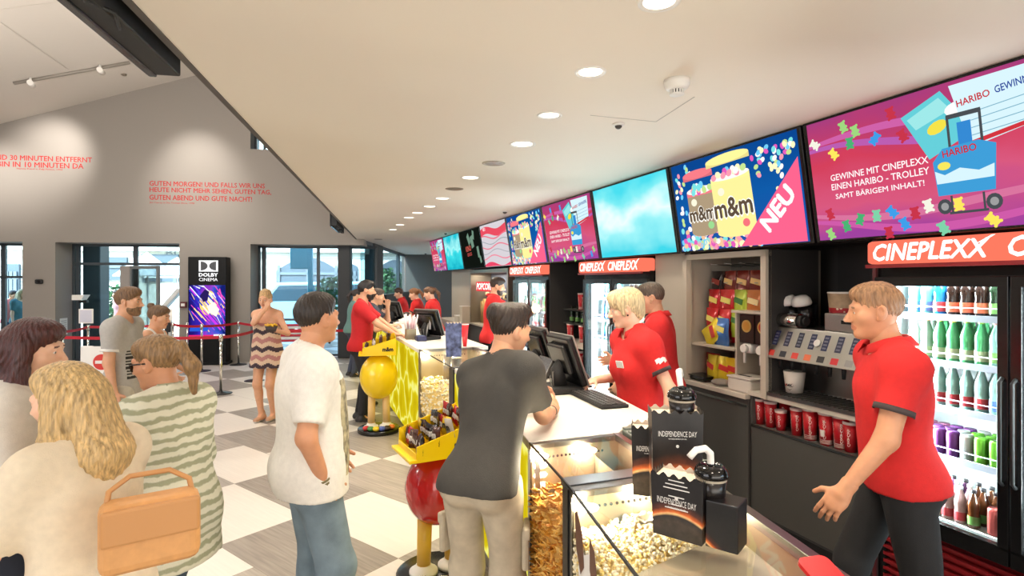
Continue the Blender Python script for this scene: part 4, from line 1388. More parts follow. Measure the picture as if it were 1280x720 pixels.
for i in range(9):
    a = math.pi - .35 + R.uniform(-.3, .3) if i % 3 == 2 else math.pi + .25 + R.uniform(-.3, .3); z = (.05 if i % 3 == 2 else .015) + R.random() * .05; w_ = R.uniform(.25, .4)
    rr = .055 + .017 * z / .15 + .0012
    mb.add([(rr * math.cos(a - w_), rr * math.sin(a - w_), z), (rr * math.cos(a), rr * math.sin(a), z - .008), (rr * math.cos(a + w_), rr * math.sin(a + w_), z + .01), (rr * math.cos(a), rr * math.sin(a), z + .02)], [(0, 1, 2, 3)], i % 3)
mb.build('print', [M_black, mat('print_brown', (96, 56, 36), .5), mat('print_red', (190, 50, 44), .5)], q, solid=.0006)

# snack niche frame
t = bthing('snack_niche', 'beige framed snack niche hung with crisp bags', 'shelf unit', 3.6, N0)
S0, S1 = 3.135, 4.07
bpart('frame', M_beige, t, [(S0, S0 + .05, N0 - .005, N0 + .05, .958, 2.03), (S1 - .05, S1, N0 - .005, N0 + .05, .958, 2.03), (S0, S1, N0 - .005, N0 + .05, 1.985, 2.03)], .003)
bpart('side_wall', M_beige, t, [(S0 + .012, S0 + .03, N0 + .05, N0 + .5, .958, 2.03)])
bpart('side_wall', M_beige, t, [(S1 - .02, S1, N0 + .05, N0 + .5, .958, 2.03)])
bpart('outer_cheek', M_dkpanel, t, [(S0, S0 + .011, N0 + .02, N0 + .5, .992, 2.03)])
bpart('back_wall', mat('niche_back', (128, 120, 108), .6), t, [(S0, S1, N0 + .5, N0 + .52, .958, 2.03)])
bpart('shelf', M_beige, t, [(3.53, S1 - .02, N0 + .06, N0 + .5, 1.255, 1.275)], .002)
mb = MB()
hooks = []
for z in (1.93, 1.77, 1.60, 1.45):
    for i in range(5):
        s_ = 3.26 + i * .165
        if z < 1.5 and s_ < 3.6: continue
        a, b = W2(s_, N0 + .5, z), W2(s_, N0 + .17, z + .02)
        mb.tube([a, b], .004, 5)
rel(mb, t.location); mb.build('hook', M_steel, t)

def crisp_bag(label, group, c, c2, w=.165, h=.225):
    n, k = 8, 8
    vs = []; fs = []
    for sd in (1, -1):
        for j in range(k + 1):
            for i in range(n + 1):
                u, v = i / n - .5, j / k
                b = (1 - (2 * u) ** 2) ** .5 * math.sin(math.pi * min(1, max(0, (v - .06) / .88))) ** .6 if .06 < v < .94 else 0
                vs.append((-sd * (.026 * b + .0008) + .002 * math.sin(9 * u + 5 * v), u * w * (1 + .04 * math.sin(v * 9)), v * h))
    o = (n + 1) * (k + 1)
    for sd in (0, 1):
        for j in range(k):
            for i in range(n):
                a = sd * o + j * (n + 1) + i
                fs.append((a, a + 1, a + n + 2, a + n + 1) if sd else (a, a + n + 1, a + n + 2, a + 1))
    for j in range(k):
        for i in (0, n):
            a = j * (n + 1) + i; fs.append((a, a + n + 1, a + n + 1 + o, a + o))
    mb = MB(); mb.add(vs, fs, 0, True)
    ob = mb.build('crisp_bag', mat('foil_%d_%d_%d' % c, c, .22, .25, coat=.4)); tag(ob, label, 'crisp bag', group)
    mb = MB()
    mb.rbox((-.0255, 0, h * .60), (.006, w * .62, h * .20), .003, 0, Matrix.Translation((0, 0, h * .6)) @ Matrix.Rotation(.22, 4, 'X') @ Matrix.Translation((0, 0, -h * .6)))
    mb.build('brand_patch', mat('patch_%d_%d_%d' % c2, c2, .4), ob, solid=.003)
    return ob
bags = {}
for k, c, c2 in (('red', (196, 34, 38), (240, 226, 120)), ('brown', (120, 40, 30), (230, 190, 120)), ('lime', (186, 206, 66), (60, 120, 50)), ('orange', (190, 110, 50), (240, 220, 160)), ('blue', (120, 170, 214), (240, 240, 236)), ('yellow', (240, 216, 50), (206, 60, 50)), ('black', (44, 32, 32), (150, 60, 50)), ('bluewhite', (60, 110, 180), (236, 226, 120))):
    bags[k] = crisp_bag('x', None, c, c2)
rows = [(1.90, 'topmost', ['black', 'brown', 'brown', 'brown', 'brown'], .33), (1.745, 'second', ['red', 'red', 'lime', 'orange', 'brown'], .30), (1.585, 'third', ['red', 'red', 'lime', 'lime', 'blue'], .27)]
for zt, rn, seq, nn in rows:
    for i, k in enumerate(seq):
        s_ = 3.90 - i * .15
        put(bags[k], s_, N0 + nn - .10, zt - .235, FIRST, '%s crisp bag, number %s from the left in the %s hanging row' % (k, ('one', 'two', 'three', 'four', 'five')[i], rn), 'crisp bags hanging in the snack niche', rz=RB + random.uniform(-.12, .12))
for j, (k, s_, lb) in enumerate((('red', 3.70, 'red crisp bag hanging lowest, right of the yellow corner'), ('red', 3.62, 'second red crisp bag hanging lowest in the niche'))):
    put(bags[k], s_, N0 + .2, 1.30, FIRST, lb, 'crisp bags hanging in the snack niche', rz=RB + .1 * j)
put(bags['bluewhite'], 3.74, N0 + .13, 1.276, FIRST, 'blue and white snack bag standing on the niche shelf', 'snack bags on the niche shelves', RB)
o = put(bags['yellow'], 3.93, N0 + .12, 1.276, FIRST, 'yellow snack bag leaning over the shelf edge at the left', 'snack bags on the niche shelves', RB); o.rotation_euler = (math.radians(55), 0, RB)
o.location.z += .03
for j in range(4):
    put(bags['yellow'], 3.86 - j * .078, N0 + .14 + .02 * (j % 2), .958, FIRST, 'yellow snack bag standing below the niche shelf, %s from the left' % ('first', 'second', 'third', 'fourth')[j], 'snack bags on the niche shelves', RB + .2 * (j - 1))
put(bags['red'], 3.95, N0 + .22, .958, FIRST, 'red snack bag behind the yellow bags below the niche shelf', 'snack bags on the niche shelves', RB)

# slush dispenser in the niche's right half
t = bthing('slush_dispenser', 'pale drink dispenser with two round emblems inside the snack niche', 'drink dispenser', 3.345, N0 + .02, .957)
mb = MB(); mb.box((.24, .18, .30), (.36, .02, .60)); mb.box((.40, 0, .30), (.03, .36, .60)); mb.box((.22, 0, .61), (.40, .38, .02)); mb.build('housing', M_beige, t, bevel=.003)
mb = MB(); mb.box((.16, .085, .48), (.16, .145, .22)); mb.box((.16, -.075, .48), (.16, .145, .22)); mb.build('dark_panel', mat('panel_dark', (46, 38, 34), .3), t)
for y, c in ((.085, (206, 150, 60)), (-.075, (190, 70, 40))):
    mb = MB(); mb.cyl((.079, y, .50), (.074, y, .50), .048, n=20); e = mb.build('emblem', mat('emblem_gold', (206, 170, 90), .4), t)
    mb = MB(); mb.cyl((.0735, y, .50), (.072, y, .50), .034, n=18); mb.build('emblem_centre', mat('emblem_%d' % c[1], c, .4), e)
    mb = MB(); mb.rbox((.115, y, .33), (.09, .10, .075), .02); mb.cyl((.07, y, .33), (.04, y, .33), .03, n=14); mb.tube([(.06, y, .30), (.06, y, .22)], .01, 8); mb.build('tap', M_white, t)
q = bthing('white_cash_tray', 'white box with a slotted lid on the worktop end by the dispenser', 'box', 3.43, N0 + .12, .957)
mb = MB(); mb.rbox((0, 0, .05), (.2, .24, .10), .012); mb.build('base', mat('plastic_pale', (214, 208, 198), .4), q)
mb = MB(); mb.rbox((.0, 0, .108), (.21, .25, .016), .006); mb.rbox((-.02, .02, .117), (.03, .12, .003), .001, 1); mb.build('slotted_lid', [mat('plastic_pale2', (206, 200, 190), .4), M_blackm], q)
q = bthing('black_bowl', 'shallow black bowl on the worktop below yellow snack bags', 'bowl', 3.93, N0 + .10, .957)
mb = MB(); mb.rbox((0, 0, .025), (.14, .20, .045), .018); mb.build('dish', M_black, q)
mb = MB(); mb.rbox((0, 0, .046), (.17, .23, .008), .003); mb.build('rim', M_black, q)
q = bthing('grey_scoop', 'grey plastic scoop lying on the worktop right of the black bowl', 'scoop', 3.70, N0 + .09, .957)
mb = MB(); mb.ell((0, 0, .025), (.075, .085, .028)); mb.build('shell', mat('plastic_grey', (130, 126, 120), .4), q)
mb = MB(); mb.tube([(0, -.07, .025), (-.01, -.15, .02)], [.018, .012], 8); mb.build('grip', mat('plastic_grey', (130, 126, 120)), q)

# tall panels between the fridges
t = bthing('pillar_panel', 'pale panel column between the bright fridge and snack niche', 'wall panel', 4.3, N0)
bpart('panel', M_beige, t, [(4.075, 4.55, N0 + .05, N0 + .08, .957, 2.05)])
bpart('edge_profile', M_steel, t, [(4.072, 4.09, N0 + .02, N0 + .05, .957, 2.05)])
# dark niche with cups
t = bthing('cup_niche', 'dark niche with shelves of red cups between two fridges', 'shelf unit', 6.4, N0)
bpart('carcass', M_dkpanel, t, [(5.87, 5.89, N0, N0 + .6, 0, 2.05), (6.87, 6.89, N0, N0 + .6, 0, 2.05), (5.87, 6.89, N0 + .55, N0 + .58, 0, 2.05), (5.87, 6.89, N0 + .02, N0 + .04, 0, .72)])
bpart('ledge', M_btop, t, [(5.89, 6.87, N0 - .01, N0 + .5, 1.0, 1.03)])
bpart('lower_shelf', M_dkpanel, t, [(5.89, 6.87, N0 + .04, N0 + .5, .70, .72)])
bpart('upper_shelf', M_dkpanel, t, [(5.89, 6.87, N0 + .2, N0 + .5, 1.42, 1.44), (5.89, 6.87, N0 + .2, N0 + .5, 1.24, 1.255)])
def ncup(pr, s_, n_, z, lb):
    return put(pr, s_, n_, z, FIRST, lb, 'red cups in the dark niche', rz=1.0)
for s_, z, pr, lb in ((s_at(727, N0 + .24), 1.44, cup_l, 'single red cup on the top shelf of the dark niche'), (s_at(713, N0 + .24), 1.03, cup_l, 'left red cup stack on the pale ledge of the dark niche'), (s_at(728, N0 + .24), 1.03, cup_l, 'right red cup stack on the pale ledge of the dark niche')):
    ncup(pr, s_, N0 + .24, z, lb)
for i in range(7):
    ncup(cup_l if i % 2 else cup_m, s_at(691 + 7 * i, N0 + .14), N0 + .14, .72, 'red cup below the pale ledge of the dark niche, %s from the left' % ('first', 'second', 'third', 'fourth', 'fifth', 'sixth', 'seventh')[i])
for i in range(5):
    put(B['dkg'], s_at(701 + 7 * i, N0 + .30), N0 + .30, 1.255, FIRST, 'dark bottle above the red cups of the dark niche, %s from the left' % ('first', 'second', 'third', 'fourth', 'fifth')[i], 'dark bottles in the niche')
# popcorn niche behind the far clerk
t = bthing('popcorn_machine', 'glass-fronted popcorn machine behind the bearded clerk in red', 'popcorn machine', 9.6, N0)
bpart('cabinet', M_bcab, t, [(8.2, 10.9, N0 + .02, N0 + .6, .0, .97)])
bpart('worktop', M_btop, t, [(8.2, 10.9, N0 - .02, N0 + .62, .97, 1.0)])
bpart('surround', mat('machine_steel', (150, 142, 126), .35, .6), t, [(10.62, 10.68, N0 + .0, N0 + .5, 1.0, 2.0), (8.5, 8.56, N0, N0 + .5, 1.0, 2.0), (8.5, 10.68, N0, N0 + .5, 1.96, 2.02)])
bpart('back_panel', mat('machine_back', (110, 128, 150), .5), t, [(8.56, 10.62, N0 + .42, N0 + .44, 1.0, 1.96)])
mb = MB()
for i in range(9):
    s_ = 10.5 - i * .15
    p = W2(s_, N0 + .2); mb.cyl((p.x, p.y, 1.0), (p.x, p.y, 1.42 + .05 * (i % 2)), .04, n=10)
rel(mb, t.location); mb.build('dispenser_tube', mat('tube_amber', (196, 170, 110), .25, .5), t)
mb = MB()
for i in range(26):
    a = random.uniform(8.7, 10.5); p = W2(a, N0 + .3, 1.48 + random.uniform(0, .1)); mb.ell(tuple(p), (.05, .05, .04), 7, 5, i % 2)
rel(mb, t.location); k = mb.build('popcorn', [mat('popcorn_a', (236, 222, 176), .8), mat('popcorn_dark', (60, 70, 90), .8)], t); k['kind'] = 'stuff'
mb = MB(); bbox(mb, 9.3, 10.45, N0 + .06, N0 + .14, 1.62, 1.80); rel(mb, t.location); sg = mb.build('light_box', emat('popcorn_sign', (236, 70, 76), 1.1), t)
mb = MB(); mb.text('POPCORN', 1.0, .12, 0, FM(.058, -.82, 1.65), .03, 0, .2); mb.build('lettering', emat('sign_letters', (255, 250, 244)), sg)
lamp('popcorn_lamp', 'AREA', W2(9.6, N0 + .2, 1.94), 14, WARM, (0, 0, RB), .2, 1.8)
t = bthing('beige_pillar', 'pale pillar panel at the far end of the bar', 'wall panel', 11.7, N0)
bpart('panel', M_beige, t, [(10.92, 12.5, N0 + .1, N0 + .16, 0, 2.05)])
bpart('counter', M_btop, t, [(10.92, 12.4, N0 - .25, N0 + .1, .96, 1.0), (10.92, 12.4, N0 - .2, N0 + .1, 0, .96)])
for j, (px, c, lb) in enumerate(((575, (222, 216, 200), 'pale paper tray on the far end counter'), (581, (206, 196, 176), 'tall pale carton on the far end counter'))):
    n_ = N0 - .15; q = thing('carton', lb, 'carton', W2(s_at(px, n_), n_, 1.0), RB)
    mb = MB(); mb.rbox((0, 0, .06 + .1 * j), (.16, .3 - .12 * j, .12 + .2 * j), .01); mb.build('body', mat('carton_%d' % c[1], c, .7), q)
    mb = MB(); mb.rbox((0, 0, .125 + .2 * j), (.17, .31 - .12 * j, .012), .004); mb.build('lid', M_white, q)
# ------------------------------------------------------------ front counters
M_wtop = mat('counter_white', (238, 232, 220), .35)
M_body = mat('counter_body', (70, 68, 66), .5)
def backlit():
    m = bpy.data.materials.new('backlit_yellow'); m.use_nodes = True
    nt = m.node_tree; nt.nodes.remove(nt.nodes['Principled BSDF'])
    tc = nt.nodes.new('ShaderNodeTexCoord'); mp = nt.nodes.new('ShaderNodeMapping'); mp.inputs['Scale'].default_value = (2.2, 2.2, 2.6)
    nt.links.new(tc.outputs['Object'], mp.inputs['Vector'])
    nz = nt.nodes.new('ShaderNodeTexNoise'); nz.inputs['Scale'].default_value = 1.2; nt.links.new(mp.outputs['Vector'], nz.inputs['Vector'])
    ad = nt.nodes.new('ShaderNodeMixRGB'); ad.blend_type = 'ADD'; ad.inputs[0].default_value = .9
    nt.links.new(mp.outputs['Vector'], ad.inputs[1]); nt.links.new(nz.outputs['Color'], ad.inputs[2])
    v = nt.nodes.new('ShaderNodeTexVoronoi'); v.feature = 'DISTANCE_TO_EDGE'; v.inputs['Scale'].default_value = 1.0
    nt.links.new(ad.outputs[0], v.inputs['Vector'])
    r = nt.nodes.new('ShaderNodeValToRGB')
    e = r.color_ramp.elements; e[0].position = 0; e[0].color = rgb(255, 252, 150); e[1].position = .35; e[1].color = rgb(206, 178, 10)
    a = e.new(.045); a.color = rgb(250, 240, 84); b = e.new(.09); b.color = rgb(226, 204, 24)
    nt.links.new(v.outputs['Distance'], r.inputs['Fac'])
    em = nt.nodes.new('ShaderNodeEmission'); em.inputs['Strength'].default_value = .95
    nt.links.new(r.outputs['Color'], em.inputs['Color']); nt.links.new(em.outputs[0], nt.nodes['Material Output'].inputs['Surface'])
    return m
M_yel = backlit()

def V2(x, y): return Vector((x, y, 0))
F0, F1p, F2p, F3p = V2(-.47, 4.62), V2(.0745, 2.50), V2(.198, 1.963), V2(.36, 1.02)
Fm = V2(-.07, 3.25)
R0, R1, R2, R3p = V2(.42, 4.62), V2(.76, 2.86), V2(.74, 2.02), V2(.87, 1.02)
def off(a, b, d):
    n = (b - a).normalized(); n = Vector((n.y, -n.x, 0))
    return a + n * d, b + n * d
def slabpoly(mb, pts, z0, z1, mi=0):
    mb.prism([(p.x, p.y) for p in pts], z0, z1, mi)

t = thing('service_counter', 'near white-topped service counter with glowing yellow front panel', 'counter', (0.2, 3.4, 0))
def part(name, m, t, fn, bevel=0.0, kind=None):
    mb = MB(); fn(mb)
    L = t.location
    mb.v = [(x - L.x, y - L.y, z - L.z) for x, y, z in mb.v]
    o = mb.build(name, m, t, bevel=bevel)
    if kind: o['kind'] = kind
    return o
inn = .03
part('body', M_body, t, lambda mb: slabpoly(mb, [F0 + V2(.05, 0), Fm + V2(.05, 0), F1p + V2(.05, 0), V2(.54, 2.66), V2(.72, 2.86), R0 + V2(-.04, 0)][::-1], 0.0, 1.05))
part('worktop', M_wtop, t, lambda mb: slabpoly(mb, [F0, Fm, F1p, V2(.505, 2.66), V2(.60, 2.83), V2(.765, 2.80), V2(.765, 2.92), R0][::-1], 1.05, 1.09), .004)
def ypan(mb):
    for a, b in ((F0, Fm), (Fm, F1p)):
        slabpoly(mb, [a, b, b + V2(.03, .0), a + V2(.03, 0)], .08, 1.045)
part('front_panel', M_yel, t, ypan)
part('panel_edge', M_steel, t, lambda mb: (slabpoly(mb, [F1p + V2(-.004, .012), F1p + V2(-.002, -.012), F1p + V2(.05, -.012), F1p + V2(.05, .012)], .0, 1.05), slabpoly(mb, [F0 + V2(-.002, 0), Fm + V2(-.002, 0), Fm + V2(.04, 0), F0 + V2(.04, 0)], .02, .08), slabpoly(mb, [Fm + V2(-.002, 0), F1p + V2(-.002, 0), F1p + V2(.04, 0), Fm + V2(.04, 0)], .02, .08)))

# display cases -------------------------------------------------
M_case_in = mat('case_inner_steel', (196, 184, 160), .28, .85)
M_frame = mat('case_frame', (150, 148, 144), .28, 1.0)
M_darkedge = mat('case_dark_edge', (46, 46, 46), .35, .6)
EM_case = emat('case_led', (255, 236, 196), 20)
M_cglass = glass('case_glass', (253, 254, 253), .14)
M_pop = [mat('popcorn_cream', (255, 240, 204), .8), mat('popcorn_yellow', (250, 218, 136), .8), mat('popcorn_white', (255, 247, 226), .8)]
M_nacho = [mat('nacho_gold', (226, 164, 62), .6), mat('nacho_pale', (238, 192, 104), .6), mat('nacho_dark', (196, 122, 40), .6)]

def bil(A, B_, C, D, u, v):
    """u from front (A,B) to back (D,C); v from far (A,D) to near (B,C)"""
    f = A.lerp(B_, v); b = D.lerp(C, v)
    return f.lerp(b, u)

def case(name, label, A, B_, C, D, ztray, food, rails=.045):
    """A front far, B front near, C back near, D back far"""
    c = (A + B_ + C + D) / 4
    t = thing(name, label, 'display case', (c.x, c.y, 0))
    q = lambda u, v: bil(A, B_, C, D, u, v)
    part('base', M_body, t, lambda mb: slabpoly(mb, [q(.03, 0.01), q(.03, .99), q(.99, .99), q(.99, .01)], 0, .42))
    def inner(mb):
        slabpoly(mb, [q(.02, .02), q(.02, .98), q(.98, .98), q(.98, .02)], .42, .44)
        slabpoly(mb, [q(.97, .02), q(.97, .98), q(.99, .98), q(.99, .02)], .44, 1.06)
        slabpoly(mb, [q(.02, .015), q(.02, .035), q(.98, .035), q(.98, .015)], .44, 1.06)
        slabpoly(mb, [q(.02, .965), q(.02, .985), q(.98, .985), q(.98, .965)], .44, ztray + .1)
    part('inner_tray', M_case_in, t, inner)
    def frame(mb):
        for u0, u1, v0, v1 in ((0, .06, 0, .03), (0, .06, .96, 1.0), (.94, 1, 0, .03), (.94, 1, .96, 1)):
            slabpoly(mb, [q(u0, v0), q(u0, v1), q(u1, v1), q(u1, v0)], .0, 1.08)
        for v0, v1 in ((0.0, .05), (1 - rails, 1.0)):
            slabpoly(mb, [q(0, v0), q(0, v1), q(1, v1), q(1, v0)], 1.062, 1.086)
        slabpoly(mb, [q(.93, 0), q(.93, 1), q(1, 1), q(1, 0)], 1.06, 1.09)
    part('frame', M_frame, t, frame, .002)
    part('dark_seal', M_darkedge, t, lambda mb: (slabpoly(mb, [q(0, 0), q(0, 1), q(.012, 1), q(.012, 0)], 1.08, 1.0885), slabpoly(mb, [q(0, .985), q(0, 1), q(1, 1), q(1, .985)], 1.0862, 1.0885), slabpoly(mb, [q(-.012, .90), q(-.012, 1.0), q(.03, 1.0), q(.03, .90)], .0, 1.075)))
    part('top_glass', M_cglass, t, lambda mb: slabpoly(mb, [q(.012, .05), q(.012, 1 - rails), q(.93, 1 - rails), q(.93, .05)], 1.082, 1.088))
    part('front_glass', M_cglass, t, lambda mb: slabpoly(mb, [q(-.002, .03), q(-.002, .90), q(.012, .90), q(.012, .03)], .42, 1.08))
    def holes(mb):
        for i in range(14):
            p = q(.2 + .045 * i, .037)
            mb.ell((p.x, p.y, 1.02), (.006, .003, .006), 8, 5)
    part('vent_holes', M_darkedge, t, holes)
    def led(mb):
        for u in (.10, .62):
            p = q(u, .075); mb.ell((p.x, p.y, 1.035), (.035, .022, .014), 12, 6)
    part('case_lamp', EM_case, t, led)
    for u in (.12, .6):
        p = q(u, .12); lamp('case_spot', 'POINT', (p.x, p.y, 1.02), 6.5, (1, .86, .62), size=.03)
    return t, q

def popcorn_heap(t, q, z0, n, kern, seed, top=.03, u0=.03, u1=.96, v0=.04, v1=.96):
    R = random.Random(seed)
    L = t.location
    def hz(u, v):
        return z0 + top * (mnoise.noise(Vector((u * 3, v * 4, seed))) + .3 * math.sin(3 * u))
    mb = MB()
    N = 14
    g = [[q(u0 + (u1 - u0) * i / N, v0 + (v1 - v0) * j / N) for j in range(N + 1)] for i in range(N + 1)]
    vs = []; fs = []
    for i in range(N + 1):
        for j in range(N + 1):
            p = g[i][j]; vs.append((p.x - L.x, p.y - L.y, hz(i / N, j / N) - .012))
    for i in range(N):
        for j in range(N):
            a = i * (N + 1) + j
            fs.append((a, a + N + 1, a + N + 2, a + 1))
    mb.add(vs, fs, 1, True)
    # front face of the heap behind the glass, down to the floor of the case
    for j in range(N):
        a, b = g[0][j], g[0][j + 1]
        mb.quad((a.x - L.x, a.y - L.y, .45), (b.x - L.x, b.y - L.y, .45), (b.x - L.x, b.y - L.y, hz(0, (j + 1) / N) - .012), (a.x - L.x, a.y - L.y, hz(0, j / N) - .012), 1)
    def kernel(c, s_):
        mi = R.choice((0, 0, 1, 2))
        for k in range(2):
            o = Vector((R.uniform(-1, 1), R.uniform(-1, 1), R.uniform(-.3, 1))) * s_ * .5
            mb.ell(tuple(c + o), (s_ * R.uniform(.5, .8), s_ * R.uniform(.5, .8), s_ * R.uniform(.45, .7)), 6, 4, mi)
    for k in range(n):
        u, v = R.random(), R.random()
        p = q(u0 + (u1 - u0) * u, v0 + (v1 - v0) * v)
        kernel(Vector((p.x - L.x, p.y - L.y, hz(u, v) + R.uniform(-.004, .008))), kern)
    for k in range(n // 2):
        v = R.random(); p = q(u0 - .01, v0 + (v1 - v0) * v)
        z = R.uniform(.45, hz(0, v))
        kernel(Vector((p.x - L.x, p.y - L.y, z)), kern)
    o = mb.build('popcorn', M_pop, t); o['kind'] = 'stuff'
def nacho_heap(t, q, z0, n, seed, u0=.03, u1=.95, front=True):
    R = random.Random(seed); L = t.location
    mb = MB()
    def chip(c, s_):
        ax = Vector((R.gauss(0, 1), R.gauss(0, 1), R.gauss(0, .6))).normalized()
        bx = ax.cross(Vector((R.random(), R.random(), 1))).normalized()
        mi = R.choice((0, 0, 1, 1, 2)); up = ax.cross(bx) * s_ * .25
        p = [c + ax * s_, c - ax * s_ * .6 + bx * s_ * .8, c - ax * s_ * .6 - bx * s_ * .8, c + up]
        mb.add(p, [(0, 1, 3), (1, 2, 3), (2, 0, 3)], mi)
    slab = [q(u0, .04), q(u0, .96), q(u1, .96), q(u1, .04)]
    mb.prism([(p.x - L.x, p.y - L.y) for p in slab], .45, z0 - .02, 0)
    for k in range(n):
        p = q(R.uniform(u0, u1), R.uniform(.05, .95)); chip(Vector((p.x - L.x, p.y - L.y, z0 + R.uniform(-.02, .03))), R.uniform(.015, .03))
    if front:
        for k in range(n):
            p = q(u0 - .008, R.uniform(.05, .90)); chip(Vector((p.x - L.x, p.y - L.y, R.uniform(.45, z0))), R.uniform(.015, .03))
    o = mb.build('nachos', M_nacho, t, solid=.0015); o['kind'] = 'stuff'

A, Bq, Cq, Dq = F1p, F2p, V2(.62, 2.12), V2(.505, 2.66)
ct, cq = case('snack_warmer', 'glass-topped snack warmer with golden nachos beside the white counter', A, Bq, Cq, Dq, .85, None, .17)
nacho_heap(ct, cq, .88, 520, 3)
part('divider', M_case_in, ct, lambda mb: slabpoly(mb, [cq(.70, .04), cq(.70, .80), cq(.71, .80), cq(.71, .04)], .6, 1.0))
def lozenges(mb):
    for i in range(4):
        z = .985 - i * .042
        a = [(.03, 0), (.055, .013), (.16, .013), (.185, 0), (.16, -.013), (.055, -.013)]
        vs = [cq(u, .0385) for u, _ in a]
        mb.add([(p.x, p.y, z + dz) for p, (_, dz) in zip(vs, a)], [tuple(range(6))])
part('lozenge_sticker', M_white, ct, lozenges)
A, Bq, Cq, Dq = F2p, F3p, R3p, V2(.695, 2.148)
pt, pq = case('popcorn_warmer', 'long glass-topped popcorn case nearest the camera', A, Bq, Cq, Dq, .9, None, .03)
popcorn_heap(pt, pq, .95, 4200, .0088, 11)
part('steel_lid', mat('frosted_lid', (196, 182, 156), .38, .2), pt, lambda mb: slabpoly(mb, [V2(.30, 1.44), V2(.40, 1.0 + .06), V2(.80, 1.06), V2(.70, 1.42), V2(.655, 1.70)], 1.03, 1.045))
def bagsticker(mb):
    def P_(v, z, d=-.006):
        p = pq(d, v); return (p.x, p.y, z)
    mb.add([P_(.13, .96), P_(.14, .74), P_(.36, .74), P_(.35, .92), P_(.28, .98), P_(.2, .94)], [tuple(range(6))], 1)
    mb.add([P_(.09, 1.03, -.008), P_(.12, 1.05, -.008), P_(.18, 1.0, -.008), P_(.20, .90, -.008), P_(.16, .86, -.008), P_(.11, .92, -.008)], [tuple(range(6))], 0)
    mb.add([P_(.26, 1.02, -.008), P_(.31, 1.0, -.008), P_(.34, .92, -.008), P_(.30, .88, -.008), P_(.26, .92, -.008)], [tuple(range(5))], 0)
    mb.add([P_(.25 + .07 * math.cos(a / 12 * 6.283), .80 + .06 * math.sin(a / 12 * 6.283), -.009) for a in range(12)], [tuple(range(12))], 2)
part('bag_sticker', [mat('sticker_brown', (92, 52, 34), .4), M_white, M_blackm], pt, bagsticker)
def scoopm(mb):
    p = pq(.5, .12); mb.rbox((p.x, p.y, .985), (.07, .05, .02), .006, 0, None, .5); p2 = pq(.62, .62); mb.rbox((p2.x, p2.y, .985), (.09, .03, .025), .006, 0, None, .2)
part('scoop', M_frame, pt, scoopm)
# grey ribbed lid strip behind the snack warmer
t = thing('ribbed_lid', 'grey ribbed lid on the counter behind the snack warmer', 'lid', (.655, 2.46, 0), math.radians(11))
mb = MB(); mb.rbox((0, 0, .53), (.15, .60, 1.06), .008); mb.build('body', M_body, t)
mb = MB(); mb.rbox((0, 0, 1.075), (.15, .62, .03), .006)
for i in range(9): mb.rbox((0, -.27 + .067 * i, 1.094), (.14, .03, .012), .003)
mb.build('lid', mat('lid_grey', (120, 126, 118), .4), t)
q_ = PZ(806, 538, 1.10); q_ = Vector((.655, 2.66, 1.1))
t = thing('black_clip', 'tiny black clip with cable at the end of the white counter', 'clip', (.70, 2.84, 1.09))
mb = MB(); mb.rbox((0, 0, .012), (.03, .022, .024), .004); mb.build('body', M_black, t)
mb = MB(); mb.tube([(.01, -.01, .012), (.04, -.03, .006), (.05, -.06, .004)], .003, 6); mb.build('cable', M_blackm, t)

# film-print popcorn boxes with drink cups
def art_mat(name, z0, z1):
    """dark printed card: night, an orange glow and a dark globe of lights towards the foot"""
    m = mat(name, (16, 14, 14), .35)
    nt = m.node_tree; b = nt.nodes['Principled BSDF']; tc = nt.nodes.new('ShaderNodeTexCoord'); sp = nt.nodes.new('ShaderNodeSeparateXYZ')
    nt.links.new(tc.outputs['Object'], sp.inputs[0])
    sq = nt.nodes.new('ShaderNodeMath'); sq.operation = 'MULTIPLY'; nt.links.new(sp.outputs[0], sq.inputs[0]); nt.links.new(sp.outputs[0], sq.inputs[1])
    k = nt.nodes.new('ShaderNodeMath'); k.operation = 'MULTIPLY_ADD'; k.inputs[1].default_value = 4.0
    nt.links.new(sq.outputs[0], k.inputs[0]); nt.links.new(sp.outputs[2], k.inputs[2])
    mr = nt.nodes.new('ShaderNodeMapRange'); mr.inputs['From Min'].default_value = z0; mr.inputs['From Max'].default_value = z1
    nt.links.new(k.outputs[0], mr.inputs['Value'])
    r = nt.nodes.new('ShaderNodeValToRGB'); e = r.color_ramp.elements
    for pos, c in ((.0, (52, 46, 40)), (.25, (70, 60, 50)), (.34, (46, 40, 40)), (.37, (240, 190, 130)), (.40, (214, 104, 44)), (.46, (90, 44, 30)), (.56, (22, 18, 20))):
        x = e.new(pos); x.color = rgb(*c)
    e[0].color = rgb(44, 60, 84); e[-1].color = rgb(14, 12, 13)
    nt.links.new(mr.outputs[0], r.inputs['Fac'])
    n = nt.nodes.new('ShaderNodeTexNoise'); n.inputs['Scale'].default_value = 60; n.inputs['Detail'].default_value = 6
    nt.links.new(tc.outputs['Object'], n.inputs['Vector'])
    mx = nt.nodes.new('ShaderNodeMixRGB'); mx.blend_type = 'OVERLAY'; mx.inputs[0].default_value = .7
    nt.links.new(r.outputs['Color'], mx.inputs[1]); nt.links.new(n.outputs['Fac'], mx.inputs[2]); nt.links.new(mx.outputs[0], b.inputs['Base Color'])
    return m
M_card = mat('card_cream', (240, 222, 200), .7)
M_letter = mat('print_white', (228, 226, 222), .5)
